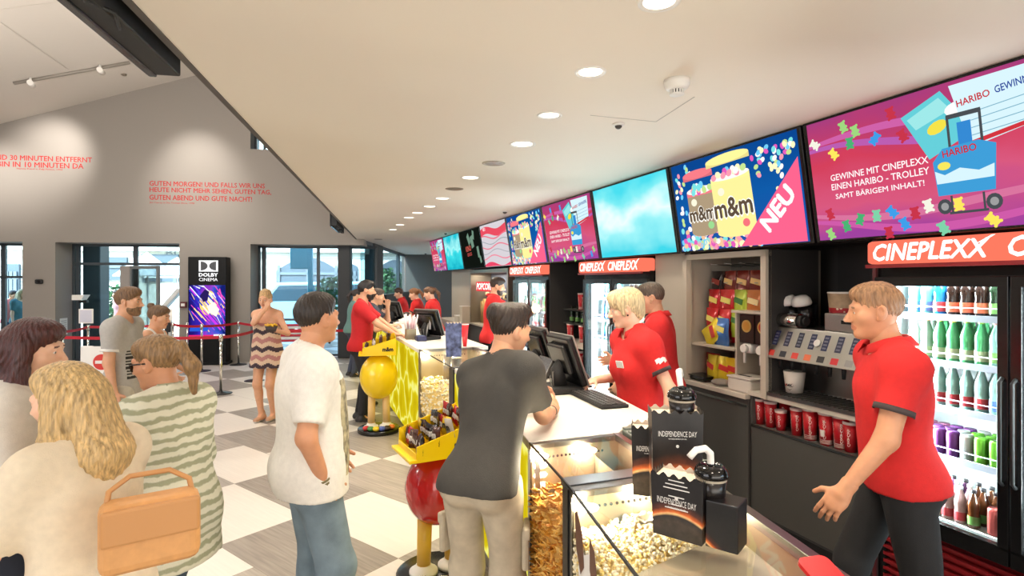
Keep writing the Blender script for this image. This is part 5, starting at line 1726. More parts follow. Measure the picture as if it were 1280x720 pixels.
def film_box(label, loc, rz, w, dpt, hgt, pocket=.0, hp=.14, lines=False, texty=.70, extra=True, cup=None):
    """x to the viewer's right along the printed front, y to the back"""
    t = thing('popcorn_box', label, 'popcorn box', loc, rz)
    am = art_mat('film_print_%d' % int(hgt * 1000), 0, hgt)
    def scal(x0, x1, y, z, n):
        return [(x0 + (x1 - x0) * i / (n * 4), y, z + .007 * math.sin(i / 4 * 2 * math.pi)) for i in range(n * 4 + 1)]
    mb = MB(); k = .92
    for (p0, p1, mi) in (((-w / 2, -dpt / 2), (w / 2, -dpt / 2), 0), ((w / 2, -dpt / 2), (w / 2, dpt / 2), 0), ((w / 2, dpt / 2), (-w / 2, dpt / 2), 1), ((-w / 2, dpt / 2), (-w / 2, -dpt / 2), 0)):
        n = 24
        top = [(p0[0] + (p1[0] - p0[0]) * i / n, p0[1] + (p1[1] - p0[1]) * i / n, hgt - .012 + .006 * math.sin(i / n * 2 * math.pi * 5)) for i in range(n + 1)]
        bot = [(x * k, y * k, 0) for x, y, z in top]
        mb.add(top + bot, [(i + n + 1, i + n + 2, i + 1, i) for i in range(n)], mi)
    mb.add([(-w / 2 * k, -dpt / 2 * k, .001), (w / 2 * k, -dpt / 2 * k, .001), (w / 2 * k, dpt / 2 * k, .001), (-w / 2 * k, dpt / 2 * k, .001)], [(0, 1, 2, 3)], 0)
    o = mb.build('carton', [am, M_card], t, solid=.0012)
    mb = MB(); mb.add([(-w / 2 * .98, -dpt / 2 * .98, hgt - .03), (w / 2 * .98, -dpt / 2 * .98, hgt - .03), (w / 2 * .98, dpt / 2 * .98, hgt - .022), (-w / 2 * .98, dpt / 2 * .98, hgt - .022)], [(0, 1, 2, 3)]); mb.build('inner_flap', M_card, t, solid=.001)
    def onf(x, z):
        kk = k + (1 - k) * z / hgt
        return Matrix.Translation((x, -dpt / 2 * kk - .0016, z)) @ Matrix.Rotation(math.pi / 2, 4, 'X')
    mb = MB()
    mb.text('INDEPENDENCE DAY', w * .74, .017, 0, onf(-w * .37, hgt * texty), .0)
    mb.text('WIEDERKEHR', w * .36, .004, 0, onf(-w * .18, hgt * texty - .009), .0)
    if lines:
        for i, ww in enumerate((.30, .42, .5, .0, .3, .0, .2, .44)):
            if ww: mb.add([tuple(onf(0, 0) @ Vector(p)) for p in ()] or [(-w * ww / 2, -dpt / 2 * (k + (1 - k) * (hgt * .86 - .011 * i) / hgt) - .0016, hgt * .86 - .011 * i + j) for j in (0, .003)] + [(w * ww / 2, -dpt / 2 * (k + (1 - k) * (hgt * .86 - .011 * i) / hgt) - .0016, hgt * .86 - .011 * i + j) for j in (.003, 0)], [(0, 1, 2, 3)])
    p = onf(0, hgt * texty - .03); mb.ell((p.translation.x, p.translation.y, p.translation.z + (.05 if lines else 0)), (.005, .001, .005), 8, 5)
    mb.build('lettering', M_letter, t)
    if pocket:
        mb = MB(); mb.rbox((w / 2 + pocket / 2 + .001, .01, hp / 2), (pocket, dpt * .98, hp), .003); mb.build('cup_holder', art_mat('holder_print', -.02, hp * 1.05), t)
    return t
def lid_cup(label, loc, r, h0, rz):
    t = thing('drink_cup', label, 'drink cup', loc, rz)
    mb = MB(); mb.lathe([(r * .80, 0), (r * .98, h0)], n=28); mb.build('cup', mat('cup_black', (26, 22, 22), .25), t)
    mb = MB(); mb.lathe([(r * .955, h0 * .88), (r * 1.0, h0)], n=28, close=False); mb.build('clear_band', mat('band_grey', (176, 166, 148), .25), t)
    mb = MB(); mb.lathe([(r * 1.04, h0), (r * 1.08, h0 + .006), (r * 1.05, h0 + .014), (r * .94, h0 + .024), (r * .66, h0 + .034), (r * .6, h0 + .030), (.0, h0 + .030)], n=32)
    mb.ell((0, 0, h0 + .034), (r * .26, r * .42, .008)); mb.build('lid', mat('lid_black', (12, 12, 13), .1), t)
    mb = MB(); mb.tube([(0, .005, h0 - .05), (0, .005, h0 + .03), (.0, .012, h0 + .066), (.01, .03, h0 + .082), (.03, .05, h0 + .080), (.044, .064, h0 + .062)], .0095, 10); mb.build('straw', M_white, t)
    return t
fa = math.radians(-38)
# box positions read off the case top
pA, pB_ = PZ(826, 671, 1.092), PZ(884, 688, 1.092)
film_box('front dark film popcorn box, nearest on the popcorn case', (.478, 1.585, 1.09), math.radians(-38), .150, .085, .185, .085, .125, True, .50)
lid_cup('black lidded drink cup with white straw beside the front popcorn box', (.548, 1.552, 1.19), .043, .075, math.radians(150))
film_box('rear upright dark film popcorn box with a globe print', (.520, 1.80, 1.09), math.radians(-6), .158, .09, .315, .0, .0, False, .72)
lid_cup('black lidded drink cup in the top of the rear popcorn box', (.545, 1.81, 1.355), .043, .07, math.radians(20))
film_box('smaller dark popcorn box half hidden behind the front box, left', (.47, 1.90, 1.09), math.radians(-14), .13, .085, .24, 0, 0, False, .62)
t = thing('red_scoop_handle', 'red rounded plastic board at the bottom edge of the case', 'board', (.735, 1.335, 1.078), math.radians(14))
mb = MB()
poly = []
for cx, cy, a0 in ((.024, .03, 0), (-.024, .03, 90), (-.024, -.05, 180), (.024, -.05, 270)):
    for i in range(5):
        a = math.radians(a0 + i * 22.5); poly.append((cx + .018 * math.cos(a), cy + .018 * math.sin(a)))
Mt = Matrix.Rotation(.35, 4, 'X')
mb.prism(poly, 0.008, .018, 0, Matrix.Translation((0, 0, .02)) @ Mt); mb.build('board', mat('plastic_red', (206, 20, 26), .35), t)
mb = MB(); mb.rbox((0, -.02, .012), (.05, .03, .02), .004); mb.build('stand', M_blackm, t)

# ------------------------------------------------------------ far counter
def WN(s, n, z=0): return W2(s, n, z)
def fpoly(mb, s0, s1, n0, n1, z0, z1):
    slabpoly(mb, [W2(s1, n0), W2(s0, n0), W2(s0, n1), W2(s1, n1)][::-1], z0, z1)
sA = s_at(524, 1.165); sE = 11.6
t = thing('service_counter', 'far white-topped service counter with glowing yellow front panel', 'counter', W2(sA, 1.2))
part('body', M_body, t, lambda mb: fpoly(mb, sA + .01, sE, 1.21, 1.88, 0, 1.05))
part('worktop', M_wtop, t, lambda mb: fpoly(mb, sA, sE, 1.15, 1.93, 1.05, 1.09), .004)
part('front_panel', M_yel, t, lambda mb: fpoly(mb, sA + .02, sE, 1.165, 1.20, .06, 1.045))
part('panel_edge', M_steel, t, lambda mb: fpoly(mb, sA, sA + .02, 1.16, 1.21, 0, 1.05))
sB = 4.83
c0, c1, c2, c3 = W2(sA, 1.165), F0 + V2(-.005, .005), W2(sB + .05, 1.78), W2(sA, 1.78)
ft, fq = case('display_case', 'far glass display case behind the man in dark grey', c0, c1, c2, c3, .8, None, .05)
popcorn_heap(ft, fq, .78, 500, .018, 5)
part('display_post', M_case_in, ft, lambda mb: [mb.cyl((fq(.4, v).x, fq(.4, v).y, .8), (fq(.4, v).x, fq(.4, v).y, 1.05), .05, n=12) for v in (.2, .45, .7)])

# tills
def till(label, p, rz, width=.34):
    """touch-screen till: the screen leans back towards the customer; x towards the staff"""
    t = thing('till', label, 'till', p, rz)
    mb = MB(); mb.rbox((-.02, 0, .02), (.24, .26, .04), .012); mb.tube([(-.04, 0, .03), (-.06, 0, .14), (-.015, 0, .2)], [.05, .045, .04], 10); mb.build('foot', M_blackm, t)
    M = Matrix.Translation((.06, 0, .045)) @ Matrix.Rotation(math.radians(-20), 4, 'Y')
    mb = MB(); mb.rbox((0, 0, .17), (.04, width, .33), .012, 0, M); mb.rbox((-.035, 0, .19), (.04, width * .7, .2), .014, 0, M); mb.build('screen_housing', M_black, t)
    mb = MB(); mb.rbox((.024, 0, .17), (.012, width + .012, .342), .005, 0, M); mb.build('silver_bezel', mat('bezel_silver', (176, 172, 166), .3, .8), t)
    mb = MB(); mb.box((.0305, 0, .172), (.002, width * .9, .29), 0, M); mb.build('display', emat('till_display', (70, 90, 110), .5), t)
    mb = MB(); mb.tube([(-.03, .02, .10), (-.09, .05, .09), (-.10, .0, .03), (-.13, -.03, .012)], .006, 6); mb.tube([(-.03, -.03, .14), (-.10, -.02, .13), (-.12, -.07, .012)], .005, 6); mb.build('cable', mat('cable_grey', (90, 86, 80), .5), t)
    return t
p = PZ(704, 490, 1.09)
till('near black till screen standing beside the keyboard', (p.x + .02, p.y + .05, 1.09), RB)
till('black till screen behind the near one, right of the leaning man', (.22, 4.25, 1.09), RB)
t = thing('customer_display', 'small slanted black customer display in front of the tills', 'display', (.13, 3.82, 1.09), RB)
mb = MB(); mb.rbox((0, 0, .012), (.10, .14, .024), .008); mb.build('foot', M_blackm, t)
M = Matrix.Translation((.03, 0, .02)) @ Matrix.Rotation(math.radians(28), 4, 'Y')
mb = MB(); mb.rbox((0, 0, .10), (.02, .22, .19), .006, 0, M); mb.build('panel', M_black, t)
mb = MB(); mb.rbox((0, -.112, .10), (.024, .006, .19), .002, 0, M); mb.build('silver_edge', MATS['bezel_silver'], t)
p = PZ(663, 496, 1.09)
t = thing('card_reader', 'dark blue card reader on the near counter beside the leaning man', 'card reader', (p.x, p.y + .05, 1.09), math.radians(8))
mb = MB(); mb.rbox((0, 0, .035), (.10, .10, .07), .01); mb.build('body', mat('reader_blue', (30, 36, 78), .3), t)
mb = MB(); mb.rbox((0, .01, .073), (.085, .07, .008), .003); mb.build('screen', mat('reader_screen', (120, 140, 170), .2), t)
mb = MB(); mb.rbox((0, -.052, .028), (.07, .006, .03), .002); mb.build('receipt', M_white, t)
p = PZ(747, 501, 1.09)
t = thing('keyboard', 'black keyboard lying on the near white counter', 'keyboard', (p.x, p.y, 1.09), RB - math.radians(3))
mb = MB(); mb.rbox((0, 0, .011), (.17, .45, .02), .006); mb.build('base', M_blackm, t)
mb = MB()
for i in range(5):
    for j in range(15): mb.rbox((-.062 + .031 * i, -.20 + .0285 * j, .0235), (.025, .0235, .007), .002, seg=1)
k = mb.build('keys', mat('key_grey', (64, 64, 64), .5), t); k['kind'] = 'stuff'
p = PZ(727, 487, 1.09)
t = thing('hand_scanner', 'rounded dark grey scanner standing at the end of the keyboard', 'scanner', (p.x + .02, p.y + .12, 1.09), RB)
mb = MB(); mb.ell((0, 0, .045), (.05, .065, .055)); mb.build('body', mat('scanner_grey', (66, 66, 66), .3), t)
mb = MB(); mb.rbox((-.01, -.055, .045), (.05, .012, .03), .006); mb.build('window', mat('scanner_window', (150, 150, 148), .2), t)
mb = MB(); mb.rbox((0, 0, .006), (.09, .12, .012), .005); mb.build('foot', M_blackm, t)
t = thing('white_box', 'small white box behind the near till screen', 'box', (p.x - .02, p.y + .33, 1.09), RB)
mb = MB(); mb.rbox((0, 0, .06), (.06, .09, .12), .008); mb.build('body', M_white, t)
mb = MB(); mb.rbox((0, 0, .122), (.062, .092, .008), .003); mb.build('lid', mat('plastic_pale', (214, 208, 198)), t)
p = PZ(652, 484, 1.09)
t = thing('straw_cup', 'pink and yellow paper cup with straws left of the tills', 'cup', (p.x - .02, p.y, 1.09))
mb = MB(); mb.lathe([(.042, 0), (.058, .17)], n=20); mb.build('cup', mat('cup_yellow', (240, 196, 60), .5), t)
mb = MB(); mb.lathe([(.0535, .10), (.059, .171)], n=20, close=False); mb.build('pink_band', mat('cup_pink', (240, 176, 180), .5), t)
mb = MB()
R = random.Random(9)
for i in range(16):
    a = R.uniform(0, 6.28); mb.tube([(.02 * math.cos(a), .02 * math.sin(a), .05), (.06 * math.cos(a), .06 * math.sin(a), R.uniform(.22, .27))], .006, 5, i % 2)
mb.build('straws', [mat('straw_pink', (244, 200, 204), .5), mat('straw_white', (244, 236, 232), .5)], t)
# far tills and clutter
p = PZ(540, 425, 1.09); till('till screen in the middle of the far counter, large and black', (p.x - .06, p.y + .1, 1.09), math.radians(50), .42)
till('farthest till screen, in front of the three clerks', tuple(W2(9.75, 1.5, 1.09)), math.radians(45), .38)
p = PZ(526, 426, 1.09)
t = thing('card_reader', 'dark card reader lying in front of the far till', 'card reader', (p.x, p.y, 1.09), math.radians(20))
mb = MB(); mb.rbox((0, 0, .03), (.12, .16, .06), .012); mb.build('body', mat('reader_blue', (30, 36, 78)), t)
mb = MB(); mb.rbox((0, .03, .062), (.08, .07, .006), .002); mb.build('screen', mat('reader_screen', (120, 140, 170)), t)
mb = MB(); mb.tube([(.07, .06, .02), (.11, .08, .20)], .01, 6); mb.rbox((.12, .085, .2), (.02, .1, .14), .004); mb.build('stand', M_steel, t)
p = PZ(513, 424, 1.09)
t = thing('straw_holder', 'metal box of pink and white straws on the far counter', 'straw holder', (p.x, p.y, 1.09), RB)
mb = MB(); mb.rbox((0, 0, .065), (.12, .12, .13), .006); mb.build('box', mat('holder_brass', (150, 136, 112), .35, .7), t)
mb = MB()
for i in range(40):
    x, y = R.uniform(-.05, .05), R.uniform(-.05, .05); mb.tube([(x, y, .1), (x * 1.7, y * 1.7, R.uniform(.24, .31))], .009, 5, i % 2)
mb.build('straws', [MATS['straw_pink'], MATS['straw_white']], t)
p = PZ(566, 446, 1.09)
t = film_box('tall blue and black printed popcorn box on the far display case', (p.x, p.y + .06, 1.09), math.radians(8), .155, .12, .33, 0, 0, False, .86)
for ch in list(t.children):
    if ch.name.startswith('lettering'): bpy.data.objects.remove(ch)
    elif ch.name.startswith('carton'): ch.data.materials[0] = mat('print_blue', (96, 108, 150), .4, noise=.95, nscale=16)
p = PZ(581, 433, 1.09)
t = thing('paper_cup', 'red cone-shaped paper cup standing beside the blue printed box', 'cup', (p.x, p.y, 1.09))
mb = MB(); mb.lathe([(.02, 0), (.045, .24)], n=18); mb.build('cup', mat('cup_bright_red', (206, 26, 36), .4), t)
mb = MB(); mb.lathe([(.045, .237), (.047, .242), (.045, .247)], n=18, close=False); mb.build('rolled_rim', M_cuprim, t)
for i, (px, py, c, lb, h_) in enumerate(((497, 411, (240, 232, 222), 'white paper cup beside the bearded man elbow on the counter', .09), (491, 403, (236, 190, 90), 'yellow snack tub on the far counter', .08), (503, 405, (240, 236, 230), 'white crumpled paper tub on the far counter', .07), (487, 398, (232, 226, 222), 'white tub near the far end of the counter', .1), (508, 399, (60, 56, 54), 'dark cup near the far till', .12))):
    p = PZ(px, py, 1.09)
    t = thing('paper_tub', lb, 'tub', (p.x, p.y, 1.09))
    mb = MB(); mb.lathe([(.05, 0), (.065, h_)], n=16); mb.build('tub', mat('tub_%d' % i, c, .6), t)
    mb = MB(); mb.lathe([(.065, h_ - .003), (.068, h_ + .003), (.064, h_ + .006)], n=16, close=False); mb.ell((0, 0, h_ - .01), (.05, .05, .03), 10, 6); mb.build('filling', mat('tub_fill_%d' % i, tuple(min(255, k + 12) for k in c), .7), t)

# ------------------------------------------------------------ candy display stands (plain stand-ins)
M_candyyel = mat('candy_yellow', (244, 206, 20), .25, coat=.3)
M_candyred = mat('candy_red', (190, 22, 24), .15, coat=.6)
M_skin_post = mat('post_yellow', (222, 178, 70), .35)
def candy_pack(c, label, group):
    mb = MB()
    n = 6; vs = []; fs = []
    for sd in (1, -1):
        for j in range(n + 1):
            for i in range(n + 1):
                u, v = i / n - .5, j / n - .5
                b = max(0, (1 - (2 * u) ** 2) * (1 - (2 * v) ** 4)) ** .5
                vs.append((u * .085, sd * (.014 * b + .0006), v * .11))
    o = (n + 1) ** 2
    for sd in (0, 1):
        for j in range(n):
            for i in range(n):
                a = sd * o + j * (n + 1) + i; fs.append((a, a + n + 1, a + n + 2, a + 1) if sd == 0 else (a, a + 1, a + n + 2, a + n + 1))
    mb.add(vs, fs, 0, True)
    mb.text('m', .036, .026, 1, Matrix.Translation((-.018, -.0155, -.012)) @ Matrix.Rotation(math.pi / 2, 4, 'X'), .06)
    return tag(mb.build('candy_pack', [mat('pack_%d_%d_%d' % c, c, .25, .1, coat=.4), M_white if c[0] < 200 else M_blackm]), label, 'candy pack', group)
PK = {k: candy_pack(c, 'x', None) for k, c in (('brown', (74, 38, 26)), ('red', (176, 34, 34)), ('black', (30, 24, 24)), ('yellow', (232, 192, 40)), ('white', (222, 214, 206)))}
def candy_stand(label, x, y, rz, body, zt, br, post, ztop, shoe, packs, who):
    t = thing('candy_stand', label, 'display stand', (x, y, 0), rz)
    mb = MB(); mb.lathe([(.24, 0), (.25, .01), (.25, .045), (.235, .055), (0, .055)], n=32); mb.build('base', M_black, t)
    for sx in (-.075, .075):
        mb = MB(); mb.tube([(sx * 1.2, 0, .07), (sx * 1.1, 0, zt - br[2] * .75)], [.042, .045], 14); mb.build('post', post, t)
        mb = MB(); mb.lathe([(.085, .056), (.085, .075), (.06, .085), (.045, .11)], (sx * 1.2, 0, 0), 20); mb.build('foot_flange', M_white, t)
    mb = MB(); mb.ell((0, 0, zt), br, 28, 18); mb.build('drum', body, t)
    mb = MB(); w, d_ = .19, .17
    # open tray with stepped sides and a raised back
    def panel(p, q, z00, z01, z10, z11):
        a = Vector((p[0], p[1], 0)); b = Vector((q[0], q[1], 0)); n = (b - a).normalized(); n = Vector((n.y, -n.x, 0)) * .004
        vs = [a - n, b - n, b + n, a + n]
        mb.add([(vs[0].x, vs[0].y, z00), (vs[1].x, vs[1].y, z10), (vs[2].x, vs[2].y, z10), (vs[3].x, vs[3].y, z00), (vs[0].x, vs[0].y, z01), (vs[1].x, vs[1].y, z11), (vs[2].x, vs[2].y, z11), (vs[3].x, vs[3].y, z01)], BF, 0)
    mb.box((0, 0, ztop + .006), (2 * w, 2 * d_, .012))
    panel((-w, -d_), (w, -d_), ztop, ztop + .09, ztop, ztop + .20)
    panel((w, -d_), (w, d_), ztop, ztop + .22, ztop, ztop + .22)
    panel((w, d_), (-w, d_), ztop, ztop + .24, ztop, ztop + .12)
    panel((-w, d_), (-w, -d_), ztop, ztop + .05, ztop, ztop + .05)
    mb.rbox((-w - .02, 0, ztop + .01), (.05, 2 * d_ + .02, .02), .004)
    mb.build('tray', M_candyyel, t)
    mb = MB(); mb.text('m&m', .12, .045, 0, Matrix.Translation((.04, -d_ - .0055, ztop + .05)) @ Matrix.Rotation(math.pi / 2, 4, 'X'), .06); mb.build('tray_lettering', M_blackm, t)
    mb = MB(); mb.cyl((0, 0, zt + br[2] * .9), (0, 0, ztop), .06, n=14); mb.build('neck', post, t)
    R = random.Random(int(x * 100))
    M4 = Matrix.Translation((x, y, 0)) @ Matrix.Rotation(rz, 4, 'Z')
    kind = ['brown', 'red', 'black', 'yellow', 'brown', 'white', 'black']
    n = 0
    for r_ in range(4):
        for c_ in range(6):
            k = R.choice(kind); p = M4 @ Vector((-.145 + .085 * r_, -.13 + .052 * c_, ztop + .085 + .040 * r_))
            ru = (R.uniform(-.25, .25), R.uniform(-.3, .3), rz - math.pi / 2 + R.uniform(-.4, .4))
            if not FIRST.get(PK[k].name):
                FIRST[PK[k].name] = 1; o = PK[k]; o.location = p; o.rotation_euler = ru
            else:
                o = dup(PK[k], p, rot=ru)
            o['label'] = '%s candy pack in the yellow tray of the %s stand' % (k, who); o['group'] = 'candy packs in the %s stand' % who
            n += 1
    cols = ((190, 40, 40), (60, 130, 70), (230, 200, 40), (70, 90, 170), (60, 40, 32), (226, 120, 40))
    for i in range(packs):
        a = -2.4 + i * .33
        p = M4 @ Vector((.20 * math.cos(a), .20 * math.sin(a), .055 + .028))
        c = cols[i % 6]
        mb = MB(); mb.ell((0, 0, 0), (.042, .042, .028), 14, 9)
        mb.text('m', .03, .02, 1, Matrix.Translation((-.015, -.01, .0285)), .05)
        o = mb.build('candy_ball', [mat('ball_%d' % (i % 6), c, .15, coat=.5), M_white], loc=p)
        tag(o, '%s giant candy on the black base of the %s stand' % (('red', 'green', 'yellow', 'blue', 'brown', 'orange')[i % 6], who), 'candy', 'giant candies at the %s stand' % who)
candy_stand('red drum candy stand with yellow tray, left of the leaning man', -.45, 3.42, math.radians(28), M_candyred, .56, (.20, .185, .225), M_skin_post, .775, M_white, 8, 'red')
candy_stand('yellow drum candy stand with yellow tray by the far counter', -1.60, 6.78, math.radians(14), M_candyyel, .66, (.225, .20, .27), mat('post_tan', (226, 190, 130), .4), .93, M_white, 6, 'yellow')
# ------------------------------------------------------------ people: smooth bodies from blended limbs
def nrm(v):
    v = np.asarray(v, float); return v / (np.linalg.norm(v) + 1e-12)
def Rx(a): c, s_ = math.cos(a), math.sin(a); return np.array([[1, 0, 0], [0, c, -s_], [0, s_, c]])
def Ry(a): c, s_ = math.cos(a), math.sin(a); return np.array([[c, 0, s_], [0, 1, 0], [-s_, 0, c]])
def Rz(a): c, s_ = math.cos(a), math.sin(a); return np.array([[c, -s_, 0], [s_, c, 0], [0, 0, 1]])

class Prim:
    """rounded cone (a, b, ra, rb) or ellipsoid (c, r, R); k = blend width; sub = carve"""
    def __init__(s, kind, k=.03, sub=False, cut=None, **kw):
        s.kind, s.k, s.sub, s.cut = kind, k, sub, cut
        s.__dict__.update(kw)
    def grow(s, t, k=None):
        q = Prim(s.kind, s.k if k is None else k, s.sub, s.cut)
        q.__dict__.update({a: b for a, b in s.__dict__.items() if a not in ('k', 'sub', 'cut', 'kind')})
        if s.kind == 'cone': q.ra, q.rb = s.ra + t, s.rb + t
        else: q.r = np.asarray(s.r) + t
        return q
    def box(s):
        if s.kind == 'cone':
            f = max(1.0, s.f); m = max(s.ra, s.rb) * f
            return np.minimum(s.a, s.b) - m, np.maximum(s.a, s.b) + m
        m = np.max(s.r); return s.c - m, s.c + m
    def dist(s, X, Y, Z):
        if s.kind == 'cone':
            ba = s.b - s.a; L = ba @ ba
            px, py, pz = X - s.a[0], Y - s.a[1], Z - s.a[2]
            t = np.clip((px * ba[0] + py * ba[1] + pz * ba[2]) / L, 0, 1)
            px = px - t * ba[0]; py = py - t * ba[1]; pz = pz - t * ba[2]
            if s.f != 1.0:
                w = s.w; q = (px * w[0] + py * w[1] + pz * w[2]) * (1 - 1 / s.f)
                px = px - q * w[0]; py = py - q * w[1]; pz = pz - q * w[2]
            d = np.sqrt(px * px + py * py + pz * pz) - (s.ra + (s.rb - s.ra) * t)
        else:
            px, py, pz = X - s.c[0], Y - s.c[1], Z - s.c[2]
            R = s.R
            qx = px * R[0, 0] + py * R[1, 0] + pz * R[2, 0]
            qy = px * R[0, 1] + py * R[1, 1] + pz * R[2, 1]
            qz = px * R[0, 2] + py * R[1, 2] + pz * R[2, 2]
            r = s.r
            k0 = np.sqrt((qx / r[0]) ** 2 + (qy / r[1]) ** 2 + (qz / r[2]) ** 2)
            k1 = np.sqrt((qx / r[0] ** 2) ** 2 + (qy / r[1] ** 2) ** 2 + (qz / r[2] ** 2) ** 2)
            d = k0 * (k0 - 1) / (k1 + 1e-9)
        if s.cut is not None:
            for c0, n in s.cut:
                d = np.maximum(d, (X - c0[0]) * n[0] + (Y - c0[1]) * n[1] + (Z - c0[2]) * n[2])
        return d

def cone(a, b, ra, rb, k=.03, w=None, f=1.0, sub=False, cut=None):
    return Prim('cone', k, sub, cut, a=np.asarray(a, float), b=np.asarray(b, float), ra=ra, rb=rb, w=None if w is None else nrm(w), f=f)
def ell(c, r, R=None, k=.03, sub=False, cut=None):
    return Prim('ell', k, sub, cut, c=np.asarray(c, float), r=np.asarray(r, float), R=np.eye(3) if R is None else R)

def surf(prims, h, post=None, cuts=(), wob=None):
    """blend the shapes on a grid and skin the zero level (surface nets)"""
    los, his = zip(*[p.box() for p in prims if not p.sub])
    lo = np.min(los, 0) - .03; hi = np.max(his, 0) + .03
    n = np.ceil((hi - lo) / h).astype(int) + 1
    ax = [(lo[i] + h * np.arange(n[i])).astype(np.float32) for i in range(3)]
    D = np.full(n, .5, np.float32)
    for p in prims:
        b0, b1 = p.box(); m = p.k + .035
        i0 = np.clip(np.floor((b0 - m - lo) / h).astype(int), 0, n); i1 = np.clip(np.ceil((b1 + m - lo) / h).astype(int) + 1, 0, n)
        if np.any(i1 <= i0): continue
        sl_ = tuple(slice(i0[i], i1[i]) for i in range(3))
        X, Y, Z = ax[0][sl_[0]][:, None, None], ax[1][sl_[1]][None, :, None], ax[2][sl_[2]][None, None, :]
        d = p.dist(X, Y, Z).astype(np.float32); A = D[sl_]; k = p.k
        if p.sub:
            d = -d; q = np.maximum(k - np.abs(A - d), 0) / k; D[sl_] = np.maximum(A, d) + q * q * k * .25
        else:
            q = np.maximum(k - np.abs(A - d), 0) / k; D[sl_] = np.minimum(A, d) - q * q * k * .25
    X, Y, Z = ax[0][:, None, None], ax[1][None, :, None], ax[2][None, None, :]
    if wob is not None:
        D = D + wob(X, Y, Z).astype(np.float32)
    for c0, nn in cuts:
        D = np.maximum(D, ((X - c0[0]) * nn[0] + (Y - c0[1]) * nn[1] + (Z - c0[2]) * nn[2]).astype(np.float32))
    D[0] = D[-1] = .1; D[:, 0] = D[:, -1] = .1; D[:, :, 0] = D[:, :, -1] = .1
    I = D < 0
    s_ = np.zeros(n - 1, np.int8)
    for a in (0, 1):
        for b in (0, 1):
            for c in (0, 1):
                s_ += I[a:n[0] - 1 + a, b:n[1] - 1 + b, c:n[2] - 1 + c]
    act = (s_ > 0) & (s_ < 8)
    ids = np.argwhere(act)
    if len(ids) == 0: return np.zeros((0, 3)), np.zeros((0, 4), int)
    idx = np.full(act.shape, -1, np.int64); idx[act] = np.arange(len(ids))
    acc = np.zeros((len(ids), 3)); cnt = np.zeros(len(ids))
    cor = [(a, b, c) for a in (0, 1) for b in (0, 1) for c in (0, 1)]
    val = {c: D[ids[:, 0] + c[0], ids[:, 1] + c[1], ids[:, 2] + c[2]] for c in cor}
    for c in cor:
        for ax_ in range(3):
            if c[ax_] == 0:
                e = list(c); e[ax_] = 1; e = tuple(e)
                va, vb = val[c], val[e]; x = (va < 0) != (vb < 0)
                t = np.where(x, va / np.where(x, va - vb, 1), 0)
                p = np.tile(np.array(c, float), (len(ids), 1)); p[:, ax_] += t
                acc[x] += p[x]; cnt[x] += 1
    V = lo + h * (ids + acc / cnt[:, None])
    Fs = []
    for ax_ in range(3):
        sa = [slice(None)] * 3; sb = [slice(None)] * 3
        sa[ax_] = slice(0, -1); sb[ax_] = slice(1, None)
        E = I[tuple(sa)] != I[tuple(sb)]
        ee = np.argwhere(E)
        o1, o2 = (ax_ + 1) % 3, (ax_ + 2) % 3
        ee = ee[(ee[:, o1] > 0) & (ee[:, o2] > 0) & (ee[:, o1] < n[o1] - 1) & (ee[:, o2] < n[o2] - 1)]
        def cell(d1, d2):
            q = ee.copy(); q[:, o1] += d1; q[:, o2] += d2
            return idx[q[:, 0], q[:, 1], q[:, 2]]
        Q = np.stack([cell(-1, -1), cell(0, -1), cell(0, 0), cell(-1, 0)], 1)
        ins = I[ee[:, 0], ee[:, 1], ee[:, 2]]
        Q[~ins] = Q[~ins][:, ::-1]
        Fs.append(Q)
    Fc = np.concatenate(Fs); Fc = Fc[(Fc >= 0).all(1)]
    return V, Fc

def mesh_np(name, chunks, mats, parent):
    """chunks: (verts, quads, material index or array) joined into ONE mesh"""
    vs, fs, ms, o = [], [], [], 0
    for V, Q, mi in chunks:
        vs.append(V); fs.append(Q + o); o += len(V)
        ms.append(np.full(len(Q), mi, np.int32) if np.isscalar(mi) else np.asarray(mi, np.int32))
    V = np.concatenate(vs); Q = np.concatenate(fs); M_ = np.concatenate(ms)
    me = bpy.data.meshes.new(name)
    me.vertices.add(len(V)); me.vertices.foreach_set('co', V.astype(np.float32).ravel())
    me.loops.add(len(Q) * 4); me.loops.foreach_set('vertex_index', Q.astype(np.int32).ravel())
    me.polygons.add(len(Q)); me.polygons.foreach_set('loop_start', np.arange(0, len(Q) * 4, 4, dtype=np.int32))
    try: me.polygons.foreach_set('loop_total', np.full(len(Q), 4, np.int32))
    except Exception: pass
    for m in mats: me.materials.append(m)
    me.polygons.foreach_set('material_index', M_)
    me.polygons.foreach_set('use_smooth', np.ones(len(Q), bool))
    me.update(); me.validate()
    ob = bpy.data.objects.new(name, me); COL.objects.link(ob)
    if parent is not None: ob.parent = parent
    return ob

def skin_mat(name, c):
    m = mat(name, c, .5, noise=.05, nscale=30)
    b = m.node_tree.nodes['Principled BSDF']
    b.inputs['Subsurface Weight'].default_value = .12
    b.inputs['Subsurface Radius'].default_value = (.02, .008, .004)
    b.inputs['Subsurface Scale'].default_value = .3
    return m
def hair_mat(name, c):
    return mat(name, c, .42, noise=.45, nscale=18, bump=.5, bscale=30, stretch=(6, 6, .8))
def cloth_mat(name, c, noise=.05, ns=40, bump=.15, bs=260):
    return mat(name, c, .85, noise=noise, nscale=ns, bump=bump, bscale=bs)

def ik(sh, tgt, l1, l2, pole):
    d = tgt - sh; L = np.linalg.norm(d)
    if L > (l1 + l2) * .995:
        tgt = sh + d / L * (l1 + l2) * .995; d = tgt - sh; L = np.linalg.norm(d)
    a = (l1 * l1 - l2 * l2 + L * L) / (2 * L); hgt = math.sqrt(max(0, l1 * l1 - a * a))
    u = d / L; pv = np.asarray(pole, float); pv = pv - u * (pv @ u)
    return sh + u * a + nrm(pv) * hgt, tgt

